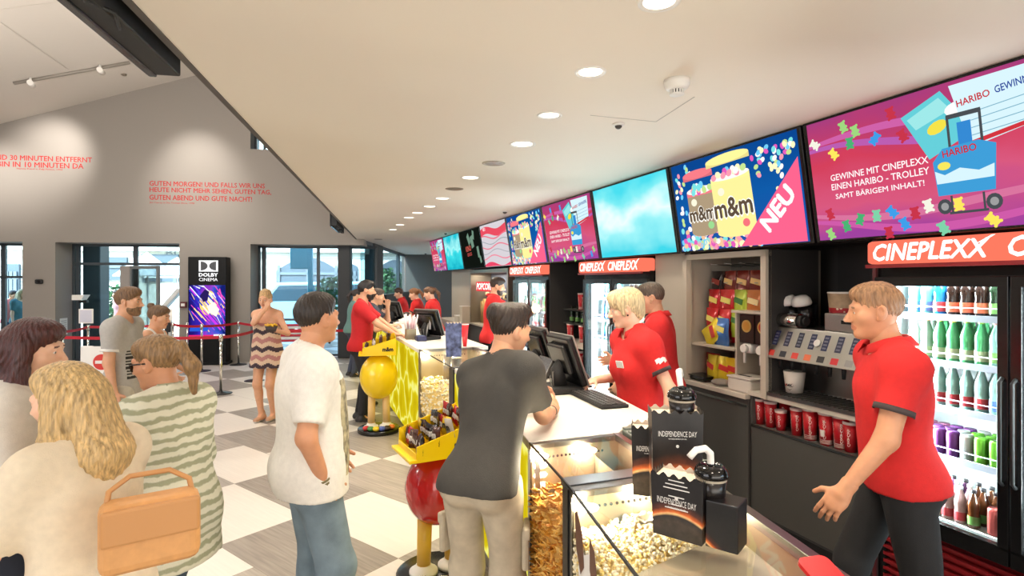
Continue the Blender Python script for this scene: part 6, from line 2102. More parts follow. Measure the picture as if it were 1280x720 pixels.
def hand_prims(w, f, n, side, curl, s_):
    f = nrm(f); n = nrm(np.asarray(n, float) - f * (np.asarray(n, float) @ f)); t = np.cross(f, n) * side
    R = np.stack([t, f, n], 1)
    P_ = [ell(w + f * .045 * s_, np.array([.041, .052, .0165]) * s_, R, .012), cone(w - f * .03 * s_, w + f * .02 * s_, .026 * s_, .024 * s_, .015, t, 1.2)]
    for i, L in enumerate((.072, .08, .075, .058)):
        p = w + f * (.082 - .004 * abs(i - 1.3)) * s_ + t * (.030 - .0195 * i) * s_
        d = f + t * (.10 - .07 * i); d = nrm(d); r = (.0095 - .0006 * (i == 3)) * s_
        a = 0
        cu = curl * (1 + .12 * i)
        P_.append(cone(p - f * .03 * s_, p, r, r, .008))
        for j, q in enumerate((.45, .31, .24)):
            a += cu * (.8, 1.1, .7)[j]
            e = p + (d * math.cos(a) + n * math.sin(a)) * L * q * s_
            P_.append(cone(p, e, r, r * .92, .003)); p = e; r *= .92
    p = w + f * .022 * s_ + t * .032 * s_; d = nrm(t * .72 + f * .7 + n * (.15 + .5 * curl))
    e = p + d * .042 * s_; P_.append(cone(p - t * .015 * s_, e, .0135 * s_, .0115 * s_, .01))
    P_.append(cone(e, e + nrm(d + f * .5 + n * .3 * curl) * .032 * s_, .0112 * s_, .0085 * s_, .003))
    return P_

def head_prims(fem, jaw=1.0):
    P_ = [ell((0, -.016, .036), (.075, .094, .085), k=.03), ell((0, .022, -.038), (.058 if not fem else .055, .07, .074), k=.04), ell((0, .066, -.095), (.026 * jaw, .022, .018), k=.03),
          ell((.04, .052, -.018), (.026, .026, .024), k=.03), ell((-.04, .052, -.018), (.026, .026, .024), k=.03),
          cone((-.036, .078, .024), (.036, .078, .024), .012, .012, .02),
          ell((.031, .098, .004), (.017, .016, .0125), k=.012, sub=True), ell((-.031, .098, .004), (.017, .016, .0125), k=.012, sub=True),
          ell((.031, .0765, .004), (.0135, .0125, .0105), k=.006), ell((-.031, .0765, .004), (.0135, .0125, .0105), k=.006),
          cone((0, .088, .012), (0, .112, -.026), .0075, .0115, .014), ell((.011, .1, -.030), (.009, .011, .008), k=.008), ell((-.011, .1, -.030), (.009, .011, .008), k=.008),
          ell((0, .0875, -.055), (.021, .009, .005), k=.008), ell((0, .0865, -.0655), (.018, .009, .0058), k=.008),
          ell((0, .0965, -.0602), (.02, .004, .0013), k=.003, sub=True)]
    for sx in (1, -1):
        P_ += [ell((sx * .078, -.006, -.002), (.011, .021, .032), Ry(sx * .2) @ Rz(-sx * .35), k=.008), ell((sx * .087, .000, .004), (.006, .010, .017), Rz(-sx * .35), k=.006, sub=True), ell((sx * .073, .003, -.028), (.008, .010, .010), k=.008)]
    return P_

def head_mats(V, Q):
    c = V[Q].mean(1); x, y, z = np.abs(c[:, 0]), c[:, 1], c[:, 2]
    m = np.zeros(len(Q), np.int32)
    m[(y > .07) & (x < .026) & (z < -.047) & (z > -.074) & ((x / .026) ** 2 + ((z + .060) / .014) ** 2 < 1)] = 1
    m[(y > .06) & (x > .015) & (x < .045) & (z > .0235 - .10 * (x - .03)) & (z < .0300 - .12 * (x - .03))] = 2
    e = (y > .07) & (((x - .031) / .0115) ** 2 + ((z - .004) / .0052) ** 2 < 1); m[e] = 3
    i_ = e & (((x - .031) ** 2 + (z - .004) ** 2) < .0052 ** 2); m[i_] = 4
    return m

def hair_shape(style, fem):
    base = [ell((0, -.019, .038), (.0795, .0985, .0885), k=.02)]
    face = [ell((0, .118, -.045), (.072, .080, .115), k=.025, sub=True)]
    ears = [ell((s_ * .085, .006, -.012), (.022, .026, .034), k=.01, sub=True) for s_ in (1, -1)]
    cuts = []
    if style == 'short':
        P_ = base + [ell((0, .01, .085), (.068, .085, .05), k=.03)] + face + ears; cuts = [((0, -.06, -.062), nrm((0, .45, -1)))]
    elif style == 'crop':
        P_ = [ell((0, -.0175, .037), (.0772, .0962, .0872), k=.02), ell((0, .012, .080), (.064, .078, .044), k=.03)] + face + ears; cuts = [((0, -.06, -.07), nrm((0, .4, -1)))]
    elif style == 'swept':
        P_ = [ell((0, -.0172, .037), (.0768, .0958, .0868), k=.02), ell((0, -.02, .092), (.055, .096, .042), Rx(.18), k=.03), ell((0, .05, .105), (.05, .045, .034), k=.03), ell((.0, -.105, .075), (.05, .035, .045), k=.03)] + face + ears; cuts = [((0, -.06, -.075), nrm((0, .4, -1)))]
    elif style == 'pixie':
        P_ = [ell((0, -.022, .045), (.088, .108, .093), k=.02), ell((0, .045, .088), (.074, .060, .042), k=.03), ell((.05, .055, .055), (.035, .035, .04), k=.03), ell((-.05, .055, .055), (.035, .035, .04), k=.03), ell((0, -.075, -.02), (.06, .045, .07), k=.03),
              ell((.066, .02, .0), (.02, .022, .045), k=.02), ell((-.066, .02, .0), (.02, .022, .045), k=.02)] + [ell((0, .122, -.06), (.075, .075, .112), k=.015, sub=True)] + [ell((s_ * .09, -.004, -.022), (.02, .024, .032), k=.008, sub=True) for s_ in (1, -1)]; cuts = [((0, -.06, -.085), nrm((0, .5, -1)))]
    elif style in ('pony', 'bun'):
        P_ = base + [ell((0, .02, .075), (.07, .075, .05), k=.03)] + face + ears
        if style == 'pony':
            P_ += [ell((0, -.118, .055), (.028, .028, .028), k=.02), cone((0, -.125, .05), (0, -.165, -.04), .024, .032, .02), cone((0, -.165, -.04), (0, -.15, -.16), .032, .012, .02)]
        else:
            P_ += [ell((0, -.098, .105), (.038, .036, .034), k=.012)]
        cuts = []
        P_ += [ell((0, -.03, -.14), (.09, .09, .085), k=.02, sub=True)] if style == 'bun' else []
        if style == 'pony': P_ += [ell((0, -.0, -.135), (.085, .075, .08), k=.02, sub=True)]
    elif style == 'updo':
        P_ = base + [ell((0, -.02, .105), (.065, .075, .04), k=.03), ell((0, -.10, .03), (.05, .04, .06), k=.03)] + face + ears; cuts = [((0, -.06, -.06), nrm((0, .6, -1)))]
    elif style == 'long':
        P_ = base + [ell((0, .01, .080), (.075, .085, .052), k=.03)]
        for sx in (1, -1):
            P_ += [cone((sx * .07, -.01, .03), (sx * .085, .0, -.13), .034, .036, .03), cone((sx * .085, .0, -.13), (sx * .10, .035, -.33), .036, .02, .03)]
        P_ += [cone((0, -.075, .0), (0, -.10, -.20), .065, .075, .04, (1, 0, 0), 1.3), cone((0, -.10, -.20), (0, -.085, -.36), .072, .03, .04, (1, 0, 0), 1.4)]
        P_ += [ell((0, .125, -.05), (.063, .085, .115), k=.015, sub=True), ell((0, .02, -.17), (.052, .07, .09), k=.02, sub=True)]
    return P_, cuts

def xf(prims, R, o, s_=1.0):
    out = []
    for p in prims:
        q = p.grow(0)
        q.k = p.k * s_
        if p.kind == 'cone':
            q.a = o + R @ (p.a * s_); q.b = o + R @ (p.b * s_); q.ra *= s_; q.rb *= s_
            if p.w is not None: q.w = R @ p.w
        else:
            q.c = o + R @ (p.c * s_); q.r = p.r * s_; q.R = R @ p.R
        out.append(q)
    return out

def folds(seed, amp, zc=None):
    R = np.random.RandomState(seed)
    ws = [(nrm(R.normal(size=3) * np.array([1, 1, .6])) * R.uniform(14, 34), R.uniform(0, 6.28), R.uniform(.4, 1)) for _ in range(5)]
    def f(X, Y, Z):
        d = 0
        for w, ph, a in ws:
            d = d + a * np.sin(w[0] * X + w[1] * Y + w[2] * Z + ph + 1.5 * np.sin(9 * Z + ph))
        return d * amp / 2.2
    return f
def strands(seed, amp, h_o, hR):
    def f(X, Y, Z):
        x, y, z = X - h_o[0], Y - h_o[1], Z - h_o[2]
        a = np.arctan2(x, -y + 1e-6)
        return amp * (np.sin(a * 26 + 5 * np.sin(z * 30 + seed)) + .6 * np.sin(a * 47 + z * 40 + seed))
    return f

SKIN = {'fair': (232, 184, 154), 'tan': (206, 148, 112), 'mid': (220, 166, 132)}
PEOPLE = {}
def person(label, loc, face, hgt=1.75, fem=False, skin='mid', hair=('short', (60, 42, 30)), beard=None, lean=0, twist=0, bw=1.0,
           head=(0, 0, 0), arm_r=None, arm_l=None, legs=None, top=None, bottom=None, shoes=(40, 38, 38), res=.011, curl=(.5, .5), group=None, name='person', seed=1, zoff=0.0):
    """face: yaw in degrees the body looks along (0 = away from the camera, -90 = to the right). arm: dict(dirs=(upper, fore)) or dict(to=world point, pole=...)"""
    t = thing(name, label, 'person', (loc[0], loc[1], zoff), math.radians(face), group)
    s_ = hgt / 1.75
    Wi = np.array((Matrix.Translation(t.location) @ Matrix.Rotation(math.radians(face), 4, 'Z')).inverted())
    tol = lambda p: (Wi @ np.array([p[0], p[1], p[2], 1.0]))[:3]
    piv = np.array([0, 0, .95]) * s_
    Rt = Rx(-math.radians(lean)) @ Rz(math.radians(twist))
    T = lambda p: piv + Rt @ (np.asarray(p, float) * s_ - piv)
    TR = Rt
    sw = .158 if fem else .183
    hw = .092
    # ---- joints
    shR, shL = T((sw, -.005, 1.415)), T((-sw, -.005, 1.415))
    l1, l2 = .285 * s_, .25 * s_
    def arm(sh, spec, sx):
        spec = spec or {}
        if 'to' in spec:
            el, wr = ik(sh, tol(spec['to']), l1, l2, spec.get('pole', (sx * .6, -.3, -1)))
        else:
            u, f_ = spec.get('dirs', ((sx * .14, -.05, -1), (sx * .06, .18, -1)))
            el = sh + nrm(u) * l1; wr = el + nrm(f_) * l2
        hd = nrm(spec['hand']) if 'hand' in spec else nrm(wr - el)
        pn = np.asarray(spec.get('palm', (-sx, 0, 0)), float)
        return el, wr, hd, pn
    elR, wrR, hdR, pnR = arm(shR, arm_r, 1)
    elL, wrL, hdL, pnL = arm(shL, arm_l, -1)
    hipR, hipL = np.array([hw, 0, .93]) * s_, np.array([-hw, 0, .93]) * s_
    lg = legs or ((.10, .03), (-.10, -.03))
    ankR, ankL = np.array([lg[0][0], lg[0][1], .085 / s_]) * s_, np.array([lg[1][0], lg[1][1], .085 / s_]) * s_
    knR, ankR = ik(hipR, ankR, .44 * s_, .42 * s_, (0, 1, 0)); knL, ankL = ik(hipL, ankL, .44 * s_, .42 * s_, (0, 1, 0))
    # ---- body
    S3 = lambda *r: np.array(r) * s_
    B_ = {}
    if fem:
        B_['pelvis'] = ell(S3(0, -.005, .97), S3(.165 * bw, .115 * bw, .13))
        B_['belly'] = ell(T((0, .005, 1.11)), S3(.125 * bw, .092 * bw, .15), TR, .05)
        B_['chest'] = ell(T((0, 0, 1.27)), S3(.142 * bw, .10 * bw, .17), TR, .05)
        for i, sx in enumerate((1, -1)): B_['bust%d' % i] = ell(T((sx * .066, .078, 1.265)), S3(.062, .055, .060), TR, .04)
    else:
        B_['pelvis'] = ell(S3(0, -.005, .97), S3(.155 * bw, .11 * bw, .12))
        B_['belly'] = ell(T((0, .012 + .05 * (bw - 1), 1.10)), S3(.142 * bw, .103 * bw, .16), TR, .05)
        B_['chest'] = ell(T((0, .0, 1.27)), S3(.163 * (1 + (bw - 1) * .6), .112 * (1 + (bw - 1) * .7), .18), TR, .05)
    for i, sx in enumerate((1, -1)):
        B_['seat%d' % i] = ell(S3(sx * .07, -.055, .925), S3(.085, .085, .085) * (.96 + .04 * bw), k=.05)
        B_['trap%d' % i] = cone(T((sx * .03, -.018, 1.475)), T((sx * (sw - .02), -.012, 1.415)), .048 * s_, .052 * s_, .04)
    B_['yoke'] = cone(shR, shL, .066 * s_, .066 * s_, .05)
    for i, sx in enumerate((1, -1)): B_['lat%d' % i] = ell(T((sx * sw * .55, -.022, 1.335)), S3(.078, .088, .13), TR, .06)
    B_['neck'] = cone(T((0, -.012, 1.42)), T((0, -.012, 1.42)) + (np.array([0, .030, .14]) * s_ if abs(lean) < 12 else Rx(-math.radians(lean * .7)) @ np.array([0, .02, .14]) * s_), (.048 if fem else .058) * s_, (.046 if fem else .055) * s_, .03)
    neck_top = B_['neck'].b
    ra = .044 if fem else .052
    B_['uarmR'] = cone(shR, elR, ra * s_, .040 * s_ * ra / .05, .03); B_['uarmL'] = cone(shL, elL, ra * s_, .040 * s_ * ra / .05, .03)
    B_['farmR'] = cone(elR, wrR, .041 * s_ * ra / .05, .026 * s_, .02); B_['farmL'] = cone(elL, wrL, .041 * s_ * ra / .05, .026 * s_, .02)
    for nm, a, b, ra_, rb_ in (('thighR', hipR, knR, .085, .056), ('thighL', hipL, knL, .085, .056), ('shinR', knR, ankR, .054, .036), ('shinL', knL, ankL, .054, .036)):
        B_[nm] = cone(a, b, ra_ * s_ * (.5 + .5 * bw), rb_ * s_, .035)
    for nm, kn, an in (('calfR', knR, ankR), ('calfL', knL, ankL)):
        B_[nm] = ell(kn + (an - kn) * .3 + np.array([0, -.015, 0]) * s_, S3(.048, .05, .10), k=.03)
    B_['footR'] = cone(ankR + S3(0, -.02, -.03), ankR + S3(0, .13, -.055), .04 * s_, .028 * s_, .03); B_['footL'] = cone(ankL + S3(0, -.02, -.03), ankL + S3(0, .13, -.055), .04 * s_, .028 * s_, .03)
    # ---- head
    hy, hp_, hr_ = (math.radians(a) for a in head)
    hR = Rz(hy) @ Rx(-hp_) @ Ry(hr_)
    hs = .235 / .235 * (s_ ** .35) * (.96 if fem else 1.0)
    ho = neck_top + np.array([0, .012, .055]) * s_ * 0 + hR @ (np.array([0, .022, .068]) * hs)
    hp2 = head_prims(fem)
    hres = max(.0042, res * .42)
    Vh, Qh = surf(hp2 + [cone((0, -.018, -.05), (0, -.035, -.15), .050, .052, .03)], hres)
    mh = head_mats(Vh, Qh)
    Vh = ho + (Vh * hs) @ hR.T
    hpr = [ell(ho, np.array([.05, .05, .05]) * hs, k=.03)]
    Vb, Qb = surf(list(B_.values()), res)
    chunks = [(Vb, Qb, 0), (Vh, Qh, mh)]
    hres2 = max(.0034, res * .33)
    for w, hd, pn, sx, cu in ((wrR, hdR, pnR, 1, curl[0]), (wrL, hdL, pnL, -1, curl[1])):
        V, Q = surf(hand_prims(w, hd, pn, sx, cu, s_ * (.92 if fem else 1.02)), hres2); chunks.append((V, Q, 0))
    hc = hair[1]
    mesh_np('body', chunks, [skin_mat('skin_' + skin, SKIN[skin]), mat('lips_' + skin, tuple(int(c * k) for c, k in zip(SKIN[skin], (.86, .66, .64) if fem else (.88, .76, .74))), .4), mat('brow_%d_%d' % (hc[0], hc[1]), tuple(int(c * .55 + k * .28) for c, k in zip(hc, SKIN[skin])), .7), mat('eye_white', (226, 222, 216), .2), mat('iris', (60, 48, 40), .15)], t)
    # ---- hair
    P_, cuts = hair_shape(hair[0], fem)
    V, Q = surf(P_, max(.0045, res * .45), cuts=cuts, wob=strands(seed, .0016, (0, -.02, .03), None))
    hm = hair_mat('hair_%d_%d_%d' % hc, hc)
    mesh_np('hair', [(ho + (V * hs) @ hR.T, Q, 0)], [hm], t)
    if beard:
        P_ = [ell((0, .024, -.045), (.0615, .073, .072), k=.02), ell((0, .068, -.096), (.03, .027, .024), k=.03), cone((-.022, .094, -.045), (.022, .094, -.045), .006, .006, .01)] + \
             [ell((0, .115, .015), (.065, .07, .062), k=.01, sub=True), ell((0, .103, -.060), (.022, .016, .0095), k=.005, sub=True)]
        V, Q = surf(P_, max(.0045, res * .45), cuts=[((0, .02, 0), nrm((0, -1, .25)))] + [((0, 0, -.005), nrm((0, .0, 1)))], wob=lambda X, Y, Z: .0008 * np.sin(300 * X) * np.sin(280 * Z))
        mesh_np('beard', [(ho + (V * hs) @ hR.T, Q, 0)], [hair_mat('hair_%d_%d_%d' % beard, beard)], t)
    info = dict(t=t, B=B_, T=T, R=TR, s=s_, ho=ho, hR=hR, hs=hs, el=(elR, elL), wr=(wrR, wrL), sh=(shR, shL), hd=(hdR, hdL), pn=(pnR, pnL), kn=(knR, knL), ank=(ankR, ankL), res=res, seed=seed, fem=fem, sw=sw, bw=bw, lean=lean)
    if top: dress_top(info, **top)
    if bottom: dress_bottom(info, **bottom)
    # ---- shoes
    if shoes is not None:
        for an, nm in ((ankR, 'shoe'), (ankL, 'shoe')):
            P_ = [ell(an + S3(0, -.035, -.040), S3(.038, .05, .045), k=.03), cone(an + S3(0, -.03, -.045), an + S3(0, .125, -.055), .040 * s_, .034 * s_, .03, (1, 0, 0), 1.08), cone(an + S3(0, -.01, .03), an + S3(0, 0, -.03), .042 * s_, .044 * s_, .03)]
            z0 = an[2] - .083 * s_ ; z0 = max(z0, 0.001)
            V, Q = surf(P_, max(.007, res * .7), cuts=[((0, 0, z0), (0, 0, -1))])
            c = V[Q].mean(1)[:, 2]
            mesh_np('shoe', [(V, Q, (c < z0 + .018).astype(int))], [mat('shoe_%d_%d_%d' % tuple(shoes), tuple(shoes), .5), mat('shoe_sole', (200, 198, 192), .6)], t)
    PEOPLE[label] = info
    return info

def arm_cut(sh, el, frac):
    d = nrm(el - sh); return [(sh + (el - sh) * frac, d)]

def dress_top(I, c, sleeve=.6, hem=.88, neck=.075, neck_drop=.0, loose=.012, collar=None, m=None, fold=.004, straps=False, strapless=False, cuff=None, pat=None, flare=0.0, name='shirt', badge=False, vee=False, long_sleeve=None, open_front=False):
    B_, T, s_, t, R = I['B'], I['T'], I['s'], I['t'], I['R']
    P_ = []
    for nm in ('chest', 'lat0', 'lat1', 'belly', 'pelvis', 'bust0', 'bust1', 'seat0', 'seat1'):
        if nm in B_: P_.append(B_[nm].grow(loose + (.010 if nm[:2] in ('pe', 'se') else 0), .05))
    # hang of the cloth
    bw = I['bw']
    dk = .142 if I['fem'] else .158
    P_.append(cone(T((0, .008 + .03 * (bw - 1), 1.30)), T((0, .004 + .03 * (bw - 1), hem)), (.098 * (1 + (bw - 1) * .8) + loose) * s_, (.106 * bw + loose + flare) * s_, .05, R @ np.array([1, 0, 0]), dk / .1))
    up = R @ np.array([0, 0, 1])
    cuts = [(T((0, 0, hem)), -up if abs(I['lean']) < 15 else -nrm(up * .25 + np.array([0, 0, .75])))]
    if strapless:
        cuts.append((T((0, 0, 1.315)), up))
    else:
        for nm in ('trap0', 'trap1', 'yoke'): P_.append(B_[nm].grow(loose * .8 if not straps else .004, .05))
    if not straps and not strapless:
        ls = long_sleeve
        for (a, b, c_), k in zip((('uarmR', 'farmR', 0), ('uarmL', 'farmL', 1)), (0, 1)):
            sh, el, wr = I['sh'][k], I['el'][k], I['wr'][k]
            q = B_[a].grow(.014 * s_, .06)
            q.rb = q.ra * .97
            if ls is None:
                q.b = sh + (el - sh) * sleeve; q.cut = [(q.b, nrm(el - sh))]; q.b = sh + (el - sh) * (sleeve + .25)
                P_.append(q)
            else:
                P_.append(q); w = B_[b].grow(.014 * s_, .03); w.b = el + (wr - el) * (ls + .15); w.cut = [(el + (wr - el) * ls, nrm(wr - el))]; P_.append(w)
    # neck opening
    if not strapless:
        nb = T((0, -.012 + (.03 if vee or straps else .026), 1.485 - neck_drop))
        P_.append(ell(nb, np.array([neck, neck * (1.05 if not straps else 1.25), .062 + neck_drop]) * s_, R, .008, sub=True))
    if straps:
        for sx in (1, -1):
            P_.append(ell(T((sx * (I['sw'] + .012), 0, 1.40)), np.array([.055, .12, .14]) * s_, R, .02, sub=True))
    if open_front:
        P_.append(cone(T((0, .14, 1.40)), T((0, .16, hem)), .05 * s_, .075 * s_, .02, sub=True))
    V, Q = surf(P_, I['res'], cuts=cuts, wob=folds(I['seed'], fold))
    mats_ = [m or cloth_mat('cloth_%d_%d_%d' % tuple(c), tuple(c))]
    mi = 0
    if pat is not None:
        mi = pat[0](V[Q].mean(1), I); mats_ += pat[1]
    o = mesh_np(name, [(V, Q, mi)], mats_, t)
    if collar:
        # folded polo collar with an open front and a short button placket
        nb = T((0, -.008, 1.487)); mb = MB(); cr = 1.06 if I['fem'] else 1.22
        n = 22; ring = []
        for i in range(n + 1):
            a = math.radians(115) + math.radians(310) * i / n
            x, y = .062 * cr * math.cos(a), .066 * cr * math.sin(a)
            dip = -.035 * max(0, math.sin(a)) ** 2
            ring.append((x, y, dip))
        lay = []
        for (k, dz) in ((.90, .0), (.96, .034), (1.08, .034), (1.36, -.004)):
            lay.append([tuple(nb + R @ (np.array([x * k, y * k + .004, dz + d]) * s_)) for x, y, d in ring])
        vs = [p for L in lay for p in L]; m_ = n + 1
        fs = [(j * m_ + i, j * m_ + i + 1, (j + 1) * m_ + i + 1, (j + 1) * m_ + i) for j in range(3) for i in range(n)]
        mb.add(vs, fs, 0, True); mb.build('collar', cloth_mat('cloth_%d_%d_%d' % tuple(collar), tuple(collar)), o, solid=.003)
    if cuff:
        for k, nm in ((0, 'uarmR'), (1, 'uarmL')):
            sh, el = I['sh'][k], I['el'][k]; q = B_[nm]; a = sh + (el - sh) * (sleeve - .07); b = sh + (el - sh) * (sleeve + .012)
            mb = MB(); mb.cyl(tuple(a), tuple(b), q.ra + .0185 * s_, q.ra + .0195 * s_, 20, caps=False); mb.build('sleeve_cuff', cloth_mat('cloth_%d_%d_%d' % tuple(cuff), tuple(cuff)), o, solid=.002)
    if badge:
        zf = 1.315; yf = (.112 if I['fem'] else .118) + loose + .012
        p = T((-.075, yf + .012, zf)); mb = MB()
        M = Matrix.Translation(Vector(p)) @ Matrix([list(r) + [0] for r in R] + [[0, 0, 0, 1]]) @ Matrix.Rotation(.35, 4, 'Z') @ Matrix.Rotation(-.15, 4, 'X')
        mb.rbox((0, 0, 0), (.055, .006, .045), .002, 0, M); mb.build('name_badge', M_white, o)
        sh, el = I['sh'][1], I['el'][1]
        c_ = sh + (el - sh) * (sleeve - .22); ax = nrm(el - sh); out = nrm(np.array([-1, -.1, 0]) - ax * (np.array([-1, -.1, 0]) @ ax)); w = np.cross(ax, out)
        mb = MB(); r_ = B_['uarmL'].ra + .0195 * s_
        for (a0, a1, z0, z1) in ((-.5, .35, -.012, .012), (.1, .6, -.03, .0), (-.6, -.2, .0, .026)):
            vs = []
            for i in range(5):
                a = a0 + (a1 - a0) * i / 4
                for z in (z0, z1): vs.append(tuple(c_ + ax * (z + .02 * a) + (out * math.cos(a) + w * math.sin(a)) * r_))
            mb.add(vs, [(2 * i, 2 * i + 2, 2 * i + 3, 2 * i + 1) for i in range(4)])
        mb.build('sleeve_logo', M_white, o, solid=.0012)
    return o

def dress_bottom(I, c, kind='trousers', loose=.012, waist=1.02, fold=.004, m=None, end=.10, flare=.0, pat=None, name=None, pocket=False):
    B_, s_, t = I['B'], I['s'], I['t']
    P_ = [B_['pelvis'].grow(loose, .05), B_['seat0'].grow(loose, .05), B_['seat1'].grow(loose, .05)]
    cuts = [((0, 0, waist * s_), (0, 0, 1.0)), ((0, 0, end * s_), (0, 0, -1.0))]
    if kind == 'trousers':
        for k, (th, sh, cf) in enumerate((('thighR', 'shinR', 'calfR'), ('thighL', 'shinL', 'calfL'))):
            P_ += [B_[th].grow(loose + .004, .03)]
            q = B_[sh].grow(loose + .008 + flare, .03); q.rb = max(q.rb, .058 * s_ + flare); P_.append(q); P_.append(B_[cf].grow(loose * .6, .03))
    else:
        P_.append(cone(np.array([0, 0, .95]) * s_, np.array([0, .01, end]) * s_, .118 * s_, (.12 + flare) * s_, .05, (1, 0, 0), 1.35))
    V, Q = surf(P_, I['res'], cuts=cuts, wob=folds(I['seed'] + 7, fold))
    mi = 0; mats_ = [m or cloth_mat('cloth_%d_%d_%d' % tuple(c), tuple(c), .12, 18)]
    if pat is not None: mi = pat[0](V[Q].mean(1), I); mats_ += pat[1]
    o = mesh_np(name or ('trousers' if kind == 'trousers' else 'skirt'), [(V, Q, mi)], mats_, t)
    if pocket:
        for k, sx in ((0, 1), (1, -1)):
            a, b = B_[('thighR', 'thighL')[k]].a, B_[('thighR', 'thighL')[k]].b
            c_ = a + (b - a) * .62; r_ = .075 * s_
            mb = MB(); M = Matrix.Translation(Vector(c_)) @ Matrix.Rotation(sx * .35, 4, 'Z')
            mb.rbox((sx * (r_ + .012), -.01, 0), (.03, .13, .17), .012, 0, M); mb.rbox((sx * (r_ + .018), -.01, .07), (.03, .136, .05), .01, 0, M); mb.build('cargo_pocket', mats_[0], o)
            if waist < 1: continue
            mb = MB(); M = Matrix.Translation(Vector((sx * .07 * s_, -.146 * s_, .86 * s_))) @ Matrix.Rotation(sx * .3, 4, 'Z') @ Matrix.Rotation(.12, 4, 'X')
            mb.rbox((0, -.0, 0), (.11, .02, .12), .008, 0, M); mb.rbox((0, -.006, .05), (.115, .02, .035), .006, 0, M); mb.build('back_pocket', mats_[0], o)
    return o
def stripes(axis, per, duty, ymin=None):
    def f(c, I):
        return ((c[:, 2] % per) < per * duty).astype(int)
    return f

M_jean = mat('denim_pale', (118, 138, 152), .85, noise=.22, nscale=9, bump=.15, bscale=300)
M_jean2 = mat('denim_blue', (84, 106, 122), .85, noise=.2, nscale=9, bump=.15, bscale=300)
M_jeand = mat('denim_dark', (32, 38, 52), .85, noise=.15, nscale=9)
RED = (206, 34, 34); DKC = (62, 52, 52)
polo = dict(c=RED, sleeve=.62, hem=.86, neck=.066, collar=(200, 32, 32), cuff=DKC, fold=.004)

# the leaning man at the near counter
pL = person('man in a dark grey t-shirt leaning with forearms on the near counter', (-.135, 2.45), -22, 1.75, False, 'mid', ('swept', (44, 32, 24)), None, 27, -26, .92, (-34, 10, 4),
       arm_r=dict(to=(.205, 2.90, 1.135), pole=(.35, -1, -.7), hand=(-.05, 1, .35), palm=(-.8, .1, -.3)), arm_l=dict(to=(.13, 3.0, 1.145), pole=(-.5, .3, -1), hand=(.65, .7, .25), palm=(.3, .2, .9)),
       legs=((.11, -.02), (-.12, .02)), top=dict(c=(66, 64, 60), sleeve=.72, hem=.90, fold=.004, neck=.078), bottom=dict(c=(192, 180, 158), loose=.010, pocket=True, flare=.01, fold=.006, end=.09, waist=.97), res=.0085, curl=(.7, .8), seed=3)
# white t-shirt man seen from behind
def print_front(c, I):
    Ti = np.linalg.inv(I['R']); z = c[:, 2]; y = c[:, 1]; x = c[:, 0]
    return ((y > .05) & (np.abs(x) < .17) & (z > .93 * I['s']) & (z < 1.36 * I['s'])).astype(int)
M_print = mat('shirt_print', (150, 140, 112), .8, noise=.95, nscale=22)
pW = person('stout man in a white t-shirt and pale jeans seen from behind', (-.94, 2.62), -60, 1.745, False, 'tan', ('crop', (38, 28, 22)), None, 0, 0, 1.2, (24, -2, 0),
       arm_r=dict(dirs=((.34, -.22, -1), (-.24, .36, -.9)), palm=(-1, 0, 0)), arm_l=dict(dirs=((-.3, .1, -1), (.1, .5, -.8))), legs=((.12, .04), (-.12, -.03)),
       top=dict(c=(232, 228, 220), sleeve=.80, hem=.85, loose=.02, fold=.004, neck=.08, flare=.01, pat=(print_front, [M_print])), bottom=dict(c=(0, 0, 0), m=M_jean, loose=.016, fold=.006), res=.009, curl=(.5, .5), seed=5)
mb = MB(); w = pW['wr'][0]; d = pW['hd'][0]
mb.cyl(tuple(w - d * .02), tuple(w - d * .008), .032, n=18, caps=False); mb.cyl(tuple(w - d * .035), tuple(w - d * .026), .033, n=18, caps=False); mb.build('wristband', mat('bracelet_brown', (120, 110, 70), .5), pW['t'], solid=.003)
mb = MB(); nb = pW['T']((0, -.012, 1.475)); mb.tube([tuple(nb + np.array([.075 * math.cos(a), .075 * math.sin(a) + .0, -.004 - .012 * math.sin(a)])) for a in [6.283 * i / 24 for i in range(25)]], .004, 6); mb.build('neck_chain', mat('lanyard', (90, 96, 96), .5), pW['t'])
mb = MB(); w = pL['wr'][0]; d = nrm(pL['wr'][0] - pL['el'][0]); mb.cyl(tuple(w - d * .03), tuple(w - d * .012), .030, n=18, caps=False); mb.build('wristband', mat('bracelet_dark', (70, 66, 60), .5), pL['t'], solid=.003)

# blonde staff woman
pB = person('blonde short-haired staff woman in a red polo behind the near counter', (.82, 3.52), 106, 1.765, True, 'fair', ('pixie', (200, 178, 136)), None, 8, 0, 1.04, (-22, 12, 0),
       arm_r=dict(to=(.54, 3.66, 1.16), pole=(.5, -.5, -1), hand=(-.3, .9, -.15), palm=(0, 0, -1)), arm_l=dict(dirs=((-.42, -.34, -1), (-.12, .15, -1))),
       top=dict(polo, badge=True, loose=.014), bottom=dict(c=(30, 30, 32)), res=.0095, curl=(.35, .5), seed=11)
mb = MB(); e = pB['ho'] + pB['hR'] @ (np.array([-.085, .002, -.036]) * pB['hs']); mb.ell(tuple(e), (.006, .006, .006), 8, 6); mb.build('ear_stud', M_black, pB['t'])
person('dark-haired clerk in a red polo standing behind the blonde staff woman', (1.20, 4.45), 70, 1.80, False, 'mid', ('crop', (90, 76, 64)), None, 6, 0, 1.0, (10, 10, 0),
       arm_r=dict(dirs=((.15, .5, -1), (-.1, 1, -.2))), arm_l=dict(dirs=((-.15, .2, -1), (.1, .7, -.6))), top=dict(polo), bottom=dict(c=(30, 30, 32)), res=.013, seed=12)
